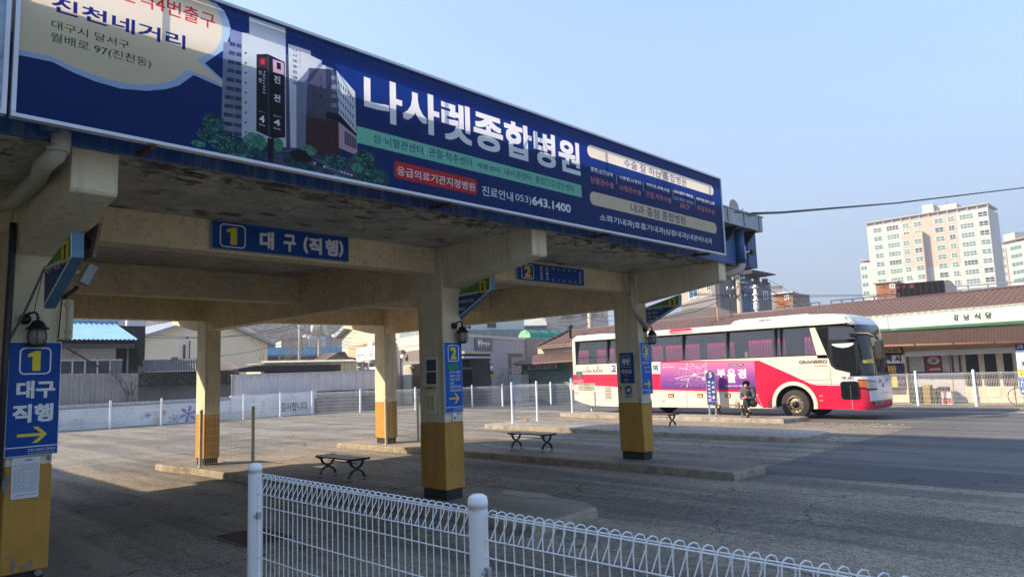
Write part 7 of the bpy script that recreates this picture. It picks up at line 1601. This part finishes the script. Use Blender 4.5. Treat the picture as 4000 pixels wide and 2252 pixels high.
MB().tube([tuple(q1),tuple(q0)], .035, 6).build('lamp_arm', greym, t); o = MB().lathe([(0,.1),(.16,.07),(.24,.0),(.2,-.06),(0,-.08)], 0,0,0,12).build('lamp_head', greym, t); o.location = q0+rt*.0; o.scale = (1.3,1.3,1)
t2, p_ = pole('white ribbed camera pole right of the busy utility pole', 2950, 1108, 1215, 0, .12, X=None, m_=wht) if False else (None, None)
pc = at(2948,1110,43); t = thing('camera_pole', 'white ringed camera pole right of the busy utility pole', 'pole', (pc.x,pc.y,0)); zc_ = lambda v: at(2950,v,43).z
MB().tube([(0,0,0),(0,0,zc_(1112))], .10, 10, rs=[.16,.09]).build('shaft', wht, t)
for v in (1122,1150,1172,1186,1196,1205): MB().lathe([(.1,-.06),(.17,-.05),(.17,.05),(.1,.06)], 0,0,zc_(v),12).build('collar', wht, t)
MB().box(-.15,.25,-.1,.1,zc_(1126),zc_(1118)).build('red_lamp_box', mat('signal_red', (.6,.10,.05), .6), t)
# pole between beams above the coach tail
pc = at(2303,1212,52); t = thing('utility_pole', 'short stretch of concrete utility pole above the coach tail', 'utility pole', (pc.x,pc.y,0)); MB().tube([(0,0,0),(0,0,pc.z+2)], .17, 12, rs=[.22,.17]).build('shaft', MATS['pole_concrete'], t); MB().box(.1,.7,-.1,.1,pc.z-1.9,pc.z-1.75).build('crossarm', greym, t)
pc = at(2227,1274,46); t = thing('roof_vent', 'small dark roof vent at the left end of the ridge', 'vent', (pc.x,pc.y,pc.z-1.1)); MB().lathe([(.08,0),(.08,1.0),(.2,1.02),(.16,1.2),(0,1.25)], 0,0,0,10).build('pipe', darkm, t)
pc = at(2803,1220,40); t = thing('roof_post', 'thin wooden post with two insulators on the restaurant ridge', 'post', (pc.x,pc.y,0)); MB().tube([(0,0,4),(0,0,pc.z+.3)], .05, 6).build('shaft', mat('orange_wood', (.42,.25,.12), .8), t)
# overhead wires
W_ = lambda u, v, d: at(u, v, d)
wire([W_(2870,828,9.3),W_(2945,836,12)], .012, 'thin cable tied to the canopy gutter end')
def rope(lab, pts, r, sag=0): return wire([at(*p) for p in pts], r, lab, 5, cable, 'overhead_cable', sag, 'cable', 'overhead cables')
rope('thick black cable running from the canopy corner up to the right', [(2935,834,13.5),(3050,830,16),(3500,793,26),(4150,715,40)], .028)
rope('black cable hugging the horizon behind the canopy corner', [(2700,1144,40),(2890,1155,44),(3300,1152,60),(3600,1147,70)], .02)
rope('second black cable behind the canopy corner', [(2700,1150,40),(2890,1160,44),(3300,1157,60),(3600,1150,70)], .02)
rope('service cable rising to the busy pole from the left', [(2560,1215,36),(2700,1188,40),(2875,1148,44)], .025)
rope('lower service cable rising to the busy pole from the left', [(2560,1250,36),(2720,1215,40),(2875,1150,44)], .018)
rope('service cable falling right from the busy pole over the office wall', [(2885,1070,44),(3000,1130,46),(3140,1200,50)], .022)
rope('lower cable falling right from the busy pole', [(2885,1130,44),(2990,1165,46),(3100,1205,50)], .022)
rope('thin cable falling over the brick house', [(2950,1060,44),(3085,1140,55),(3160,1195,60)], .014)
for i, (a, b) in enumerate((((2180,1229,46),(2400,1231,46)),((2180,1255,46),(2300,1238,46)),((2180,1268,46),(2300,1262,46)),((2300,1240,46),(2395,1250,46)),((2345,1205,46),(2376,1264,46)),((2225,1278,46),(2300,1262,46)))): rope(['top wire crossing the beige tiled block','second wire on the beige tiled block','low wire left of the short pole','wire right of the short pole','steep wire falling beside the far column','lowest wire reaching the roof vent'][i], [a,b], .012, .15)
# small white building and brick houses
brm = mat('orange_brick_face', (.36,.145,.06), .9, var=.25, scale=6, stretch=(1,1,2.5)); mort = mat('brick_mortar', (.30,.24,.18), .9)
def brick_house(lab, A3_, d, uL, uM, uR, vt, vb, tilt=0):
    a, m2, c = at(uL,vt,d), at(uM,vt,d-1.5), at(uR,vt,d+3); f = F((a.x,a.y),(m2.x,m2.y)); t = f.thing('brick_house', lab, 'house', 'orange brick rooftop houses')
    z1 = a.z; x1 = f.L; bw, bh = .55, .16; z0 = at(uL,vb,d).z
    MB().box(0,x1,0,4,0,z1).build('wall', mort, t); me = MB().box(0,bw-.03,-.03,0,0,bh-.025).mesh('brick', brm); me2 = MB().box(0,bw-.03,-.05,0,0,bh-.025).mesh('brick', mat('brick_dark', (.20,.08,.04), .9))
    r_ = 0; z = z0; cnt = 0; rr = random.Random(3)
    while z < z1-.1 and cnt < 290:
        x = -(.27 if r_ % 2 else 0)
        while x < x1-.1 and cnt < 290:
            xa_ = max(0,x)
            if x >= 0 and x+bw <= x1: o = bpy.data.objects.new('brick', me if rr.random() < .8 else me2); C.objects.link(o); o.parent = t; o.location = (x,-.001,z); cnt += 1
            x += bw
        z += bh; r_ += 1
    g = F((m2.x,m2.y),(c.x,c.y)); k = MB(); 
    p0_ = f.world(0,0,0); L2 = (Vector((c.x,c.y,0))-Vector((m2.x,m2.y,0))); inv = Matrix.Rotation(-f.rz,4,'Z'); q = inv @ L2
    k.add([(x1,0,0),(x1+q.x,q.y,0),(x1+q.x,q.y,z1),(x1,0,z1)], [(0,1,2,3)]); k.build('side_wall', mat('shaded_brick_side', (.13,.06,.035), .9, var=.3, scale=6), t)  # side brick coloured darker for the face turned from the sun
    k = MB(); k.slab([(-.3,-.3),(x1+.2,-.3),(x1+q.x+.3,q.y),(0,4.5)], z1, z1+.18); k.build('roof', mat('pale_roof_slab', (.45,.42,.38), .8), t); return f, t
f, t = brick_house('orange brick rooftop house with one small window, left of the sky gap', None, 75, 3023, 3095, 3124, 1151, 1205); window(f, 3064,1151,3083,1169, -.04, whf, pane, 2, .1)
f, t = brick_house('orange brick rooftop house partly behind the dark display board', None, 88, 3420, 3502, 3530, 1108, 1166); window(f, 3475,1108,3496,1124, -.04, whf, pane, 2, .1)
a, b = at(3010,1121,110), at(3056,1124,110); f = F((a.x,a.y),(b.x,b.y)); t = f.thing('white_block', 'small plain white block rising behind the left brick house', 'building'); MB().box(-.5,f.L,0,6,0,a.z).build('wall', mat('plain_white_wall', (.62,.60,.55), .8, var=.04), t); MB().box(-.6,f.L+.1,-.1,6.1,a.z+.002,a.z+.2).build('parapet', mat('pale_roof_slab', (.45,.42,.38), .8), t)
# railings on roof edges
def railing(lab, p, q, H_, n, m_, rows=3):
    p, q = Vector(p), Vector(q); f = F((p.x,p.y),(q.x,q.y)); t = thing('roof_railing', lab, 'railing', (p.x,p.y,0), f.rz, 'roof railings'); dz = (q.z-p.z)
    for i in range(n+1): x = f.L*i/n; z = p.z+dz*i/n; MB().box(x-.05,x+.05,-.04,.04,z-H_,z-.06).build('post', m_, t)
    for r_ in range(rows): k = MB(); o_ = r_*H_*.3; k.add([(0,-.05,p.z-o_-.09),(f.L,-.05,q.z-o_-.09),(f.L,-.05,q.z-o_),(0,-.05,p.z-o_),(0,.03,p.z-o_-.09),(f.L,.03,q.z-o_-.09),(f.L,.03,q.z-o_),(0,.03,p.z-o_)], [(0,1,2,3),(3,2,6,7),(0,4,5,1),(4,7,6,5)]); k.build('rail', m_, t)
rm = mat('weathered_rail', (.24,.235,.23), .7); rmo = mat('orange_rail', (.42,.24,.12), .7)
railing('weathered roof railing in front of the left brick house', at(3030,1198,60), at(3200,1178,60), 1.1, 5, rm)
railing('long weathered roof railing left of the display board', at(3245,1172,60), at(3500,1149,60), 1.1, 6, rm)
railing('pale roof railing right of the display board', at(3705,1118,60), at(4010,1096,60), 1.1, 4, mat('pale_blue_rail', (.42,.47,.50), .6))
# LED board
a, b = at(3501,1136,52), at(3687,1120,50); f = F((a.x,a.y),(b.x,b.y)); t = f.thing('display_board', 'large dark electronic display board with faint red characters on the roof', 'display'); 
MB().prism([f(3501,1110),f(3685,1094),f(3690,1144),f(3504,1164)], -.15, .35).build('cabinet', mat('display_black', (.008,.007,.007), .9, var=.3, scale=4, spec=.1), t)
lm = mat('display_red', (.30,.01,.03), .5, var=.5, scale=20)
for ch, u0, v0, u1, v1 in (('대',3503,1116,3514,1128),('구',3525,1113,3538,1126),('갈',3553,1110,3570,1123),('2',3507,1144,3516,1156)): a = f(u0,v0,-.16); b = f(u1,v1,-.16); letters(t, ch, a[0], b[0], b[1], a[1], -.16, lm, .02)
k = MB(); 
for i in range(9): p = f(3501+i*23,1110-i*2.0,-.155); q = f(3504+i*23,1164-i*2.5,-.155); k.box(p[0]-.01,p[0]+.01,-.156,-.151,q[1],p[1])
k.build('panel_joint', darkm, t)
a, b = at(3690,1110,54), at(3735,1105,54); f = F((a.x,a.y),(b.x,b.y)); t = f.thing('roof_housing', 'grey curved-top roof housing right of the display board', 'housing'); f.poly('wall', [(3690,1096),(3702,1092),(3716,1098),(3738,1122),(3738,1145),(3690,1145)], 0, 2, mat('housing_grey', (.30,.30,.30), .7, var=.2))
# ------------------------------------------------------------------ apartment towers
apw = mat('apartment_white', (.54,.515,.47), .8, var=.05, scale=.1); apk = mat('apartment_peach', (.52,.40,.32), .8, var=.03, scale=.1); apd = mat('apartment_joint', (.42,.37,.32), .8)
A1 = at(3396,1000,243); A2 = at(3880,1000,243*ray(3396,884).z/ray(3878,806).z); f = F((A1.x,A1.y),(A2.x,A2.y)); t = f.thing('apartment_tower', 'tall white and peach apartment tower with green-tinted windows on the right skyline', 'building')
def az(u, v): return f(u,v)[1]
ZT = az(3396,884); ZT2 = az(3878,806); print('apt tops', ZT, ZT2, f.L); ZT = (ZT+ZT2)/2
fl_h = (az(3460,893)-az(3475,1098))/6 if True else 3; fh = (az(3870,838)-az(3890,1096))/7
print('floor heights', fh)
L_ = f.L; xw = lambda u, v=1000: f(u,v)[0]
MB().box(0,L_,0,14,0,ZT).build('wall', apw, t)
MB().box(-.2,L_+.2,-.5,14,ZT+1.1,ZT+1.4).build('roof_slab', mat('roof_edge_beige', (.5,.42,.32), .8), t)
for i in range(14): MB().box(L_*i/13-.15,L_*i/13+.15,-.1,.2,ZT,ZT+1.1).build('parapet_post', mat('roof_edge_beige', (.5,.42,.32), .8), t)
MB().box(0,L_,.6,.8,ZT,ZT+.9).build('parapet', mat('parapet_lilac', (.38,.36,.40), .8), t)
xp0, xp1, xp2, xp3 = xw(3528,950), xw(3614,950), xw(3640,950), xw(3745,950)
zk = ZT-5.6*fh
MB().box(xp0,xp3,-.06,0,zk,ZT-.02).build('peach_band', apk, t)
MB().box(xp1-.4,xp1,-2.4,0,0,ZT-1.6*fh).build('pilaster', apk, t); MB().box(xp0-.5,xp0,-1.2,0,0,ZT-1.6*fh).build('pilaster', apw, t)
MB().box(xp0,xp1-.4,-1.2,0,0,zk).build('projecting_bay', apw, t); MB().box(xp0,xp1-.4,-1.2,0,zk,ZT-1.6*fh).build('projecting_bay', apk, t)
cols = [(3410,3444,0,0),(3462,3512,0,0),(3527,3552,1,1),(3570,3602,1,1),(3652,3688,0,0),(3706,3732,0,0),(3752,3808,0,0),(3826,3866,0,0)]
for (u0, u1, bay, _) in cols:
    for r_ in range(15):
        z1 = ZT-.95-r_*fh; z0_ = z1-1.75
        if z0_ < 8: break
        x0_, x1_ = xw(u0,900), xw(u1,900); d = -.02 if not (bay and r_ >= 2) else -1.22
        if 3600 < u0 < 3740 or (bay and r_ < 2): d = -.09
        o = window_m(t, x0_, x1_, z0_, z1, d, whf, paneg if random.random() < .75 else mat('dim_pane', (.05,.075,.08), .2), 2 if x1_-x0_ < 3.6 else 4, .12)
        MB().box(x0_-.1,x1_+.1,d-.4,d-.35,z0_+.62,z0_+.72).build('balcony_rail', whf, o)
for r_ in range(1,15):
    z = ZT-.55-r_*fh; k = MB().box(.1,xp0-.6,-.03,0,z-.04,z+.04); k.box(xp3+.1,L_-.05,-.03,0,z-.04,z+.04); k.build('floor_line', apd, t)['kind'] = 'stuff'
a = f(3608,830,2); b = f(3745,790,2); MB().box(f(3606,850,1)[0],f(3650,850,1)[0],1,7,ZT,ZT+4.3).build('lift_room', apw, t); MB().box(f(3650,850,3)[0],f(3742,850,3)[0],3,9,ZT,ZT+3.6).build('lift_room', apw, t)
MB().tube([(f(3692,800,3)[0],5,ZT+3.6),(f(3692,800,3)[0],5,ZT+7)], .08, 4).build('antenna', greym, t)
# lower wing on its left
xa_ = f(3352,1020)[0]; zt3 = az(3360,1027)
MB().box(xa_,-.05,1.5,12,0,zt3).build('wing_wall', apw, t); MB().box(xa_-.2,-.05,1.3,12,zt3+.9,zt3+1.15).build('roof_slab', MATS['roof_edge_beige'], t)
for r_ in range(8): z1 = zt3-.9-r_*fh; window_m(t, f(3362,1040,1.5)[0], f(3388,1040,1.5)[0], z1-1.7, z1, 1.48, whf, paneg, 2, .12)
A1 = at(3905,1000,262); A2 = at(4150,1000,235); f = F((A1.x,A1.y),(A2.x,A2.y)); t = f.thing('apartment_tower', 'second apartment tower with a peach corner cut off at the right edge', 'building')
ZT = f(3960,948)[1]; MB().box(0,f.L,0,12,0,ZT).build('wall', apw, t); MB().box(-.05,f(3935,1000)[0],-.4,0,0,ZT-.8).build('peach_band', apk, t); MB().box(f(3912,950)[0],f(3958,950)[0],1,5,ZT,ZT+4).build('lift_room', mat('louvred_green_grey', (.42,.46,.42), .8, var=.2, stretch=(1,1,30)), t); MB().box(-.2,f.L,-.4,12,ZT+1.0,ZT+1.25).build('roof_slab', MATS['roof_edge_beige'], t)
for u0, u1 in ((3919,3933),(3949,3996),(4010,4050)):
    for r_ in range(12): z1 = ZT-1.1-r_*fh; window_m(t, f(u0,1000)[0], f(u1,1000)[0], z1-1.7, z1, -.42 if u0 < 3940 else -.02, whf, paneg, 2 if u1-u0 < 20 else 3, .12)
# ------------------------------------------------------------------ building added left of the canopy, out of frame, to shade the lot
t = thing('shade_building', 'plain unseen building added left of the canopy to shade the lot', 'building', (0,0,0)); MB().box(-16,-1.95,-12,34,0,4.9).build('wall', cream, t); MB().box(-16.2,-1.9,-12.2,34.2,4.9,5.1).build('roof', concrete, t)

# ------------------------------------------------------------------ wear: chips on the column feet, bird-dark seams, tar patches and stains on the lot
chipm = mat('bare_mortar', (.23,.23,.235), .9, var=.3, scale=9)
def chips(face, lst, seed, nm='chipped_patch'):
    rr = random.Random(seed)
    for u, v, ru, rv in lst:
        c = face(u,v,-.004); e = face(u+ru,v,-.004); h_ = face(u,v-rv,-.004); n = 11
        p = [(c[0]+(e[0]-c[0])*rr.uniform(.5,1.1)*math.cos(q), c[1]+(h_[1]-c[1])*rr.uniform(.5,1.1)*math.sin(q)) for q in [2*PI*i/n for i in range(n)]]
        o = MB().prism(p, 0, .0015).build(nm, chipm, cn); o.matrix_basis = Matrix.Translation(face.A+face.n*-.0055) @ Matrix.Rotation(face.rz, 4, 'Z')
c1f = F((0,8.077),(20,8.077)); c2l = F((6.877,8.66),(6.877,8.08)); c3l = F((12.077,8.66),(12.077,8.08))
chips(c1f, [(24,1888,18,48),(48,2205,12,38),(100,2215,20,14),(120,2195,12,12),(150,2235,22,14),(190,1788,12,12),(30,2175,10,8)], 1)
chips(c2l, [(1676,1690,7,10),(1718,1705,3,7),(1720,1742,3,8),(1688,1600,4,5)], 2)
chips(c1f, [(1768,1815,4,9),(1786,1817,3,5),(1783,1677,3,3),(1750,1800,3,6)], 3)
chips(c3l, [(2426,1515,6,9),(2463,1738,3,9),(2437,1600,3,2)], 4)
tarm = mat('tar_patch', (.045,.044,.043), .75, var=.35, scale=2.5, bump=.6, bscale=60, fine=.5)
def blotch(name, x, y, rx, ry, z, m_, seed, n=26, rag=.18, rz_=0.):
    P = []
    for i in range(n):
        a = 2*PI*i/n; k_ = 1+rag*mn.noise(Vector((math.cos(a)*1.7, math.sin(a)*1.7, seed)))*2; px_, py_ = rx*k_*math.cos(a), ry*k_*math.sin(a); P.append((x+px_*math.cos(rz_)-py_*math.sin(rz_), y+px_*math.sin(rz_)+py_*math.cos(rz_)))
    sheet(name, P, z, m_)
oil = mat('oil_stain', (.09,.082,.07), .92, var=.5, scale=3)

pale = mat('pale_patch', (.36,.325,.27), .9, var=.3, scale=2, bump=.5, bscale=40)
blotch('concrete_patch', 8.6, 6.5, .42, .5, .0063, pale, 5, rag=.3) if False else None
P_i = [G(1972,1912,ISZ), G(2120,1925,ISZ), G(2180,1944,ISZ), G(2060,1943,ISZ), G(1950,1925,ISZ)]
sheet('pale_patch', [(p.x,p.y) for p in P_i], ISZ+.004, pale)
for i, (x0_, y0_, L_, a_) in enumerate(((9.6,2.5,9,1.62),(10.9,2.2,8.5,1.6),(15.6,4.0,9,1.6),(4.0,11.5,6,1.55))):
    blotch('dust_streak', x0_+L_/2*math.cos(a_), y0_+L_/2*math.sin(a_), L_/2, .28, .0055+i*.0004, mat('dusty_streak', (.30,.275,.235), .9, var=.5, scale=1.6, fine=.4, bscale=30, bump=.5), 9+i, 60, .25, a_) if False else None
# ------------------------------------------------------------------ thin winter haze
hzm = bpy.data.materials.new('haze'); hzm.use_nodes = True; n_ = hzm.node_tree; n_.nodes.remove(n_.nodes['Principled BSDF'])
v_ = n_.nodes.new('ShaderNodeVolumePrincipled'); v_.inputs['Color'].default_value = (.78,.86,1,1); v_.inputs['Density'].default_value = .0011; v_.inputs['Anisotropy'].default_value = .2
n_.links.new(v_.outputs[0], n_.nodes['Material Output'].inputs['Volume'])
tag(MB().box(-750,950,-550,1550,-3,185).build('haze', hzm), kind='stuff')
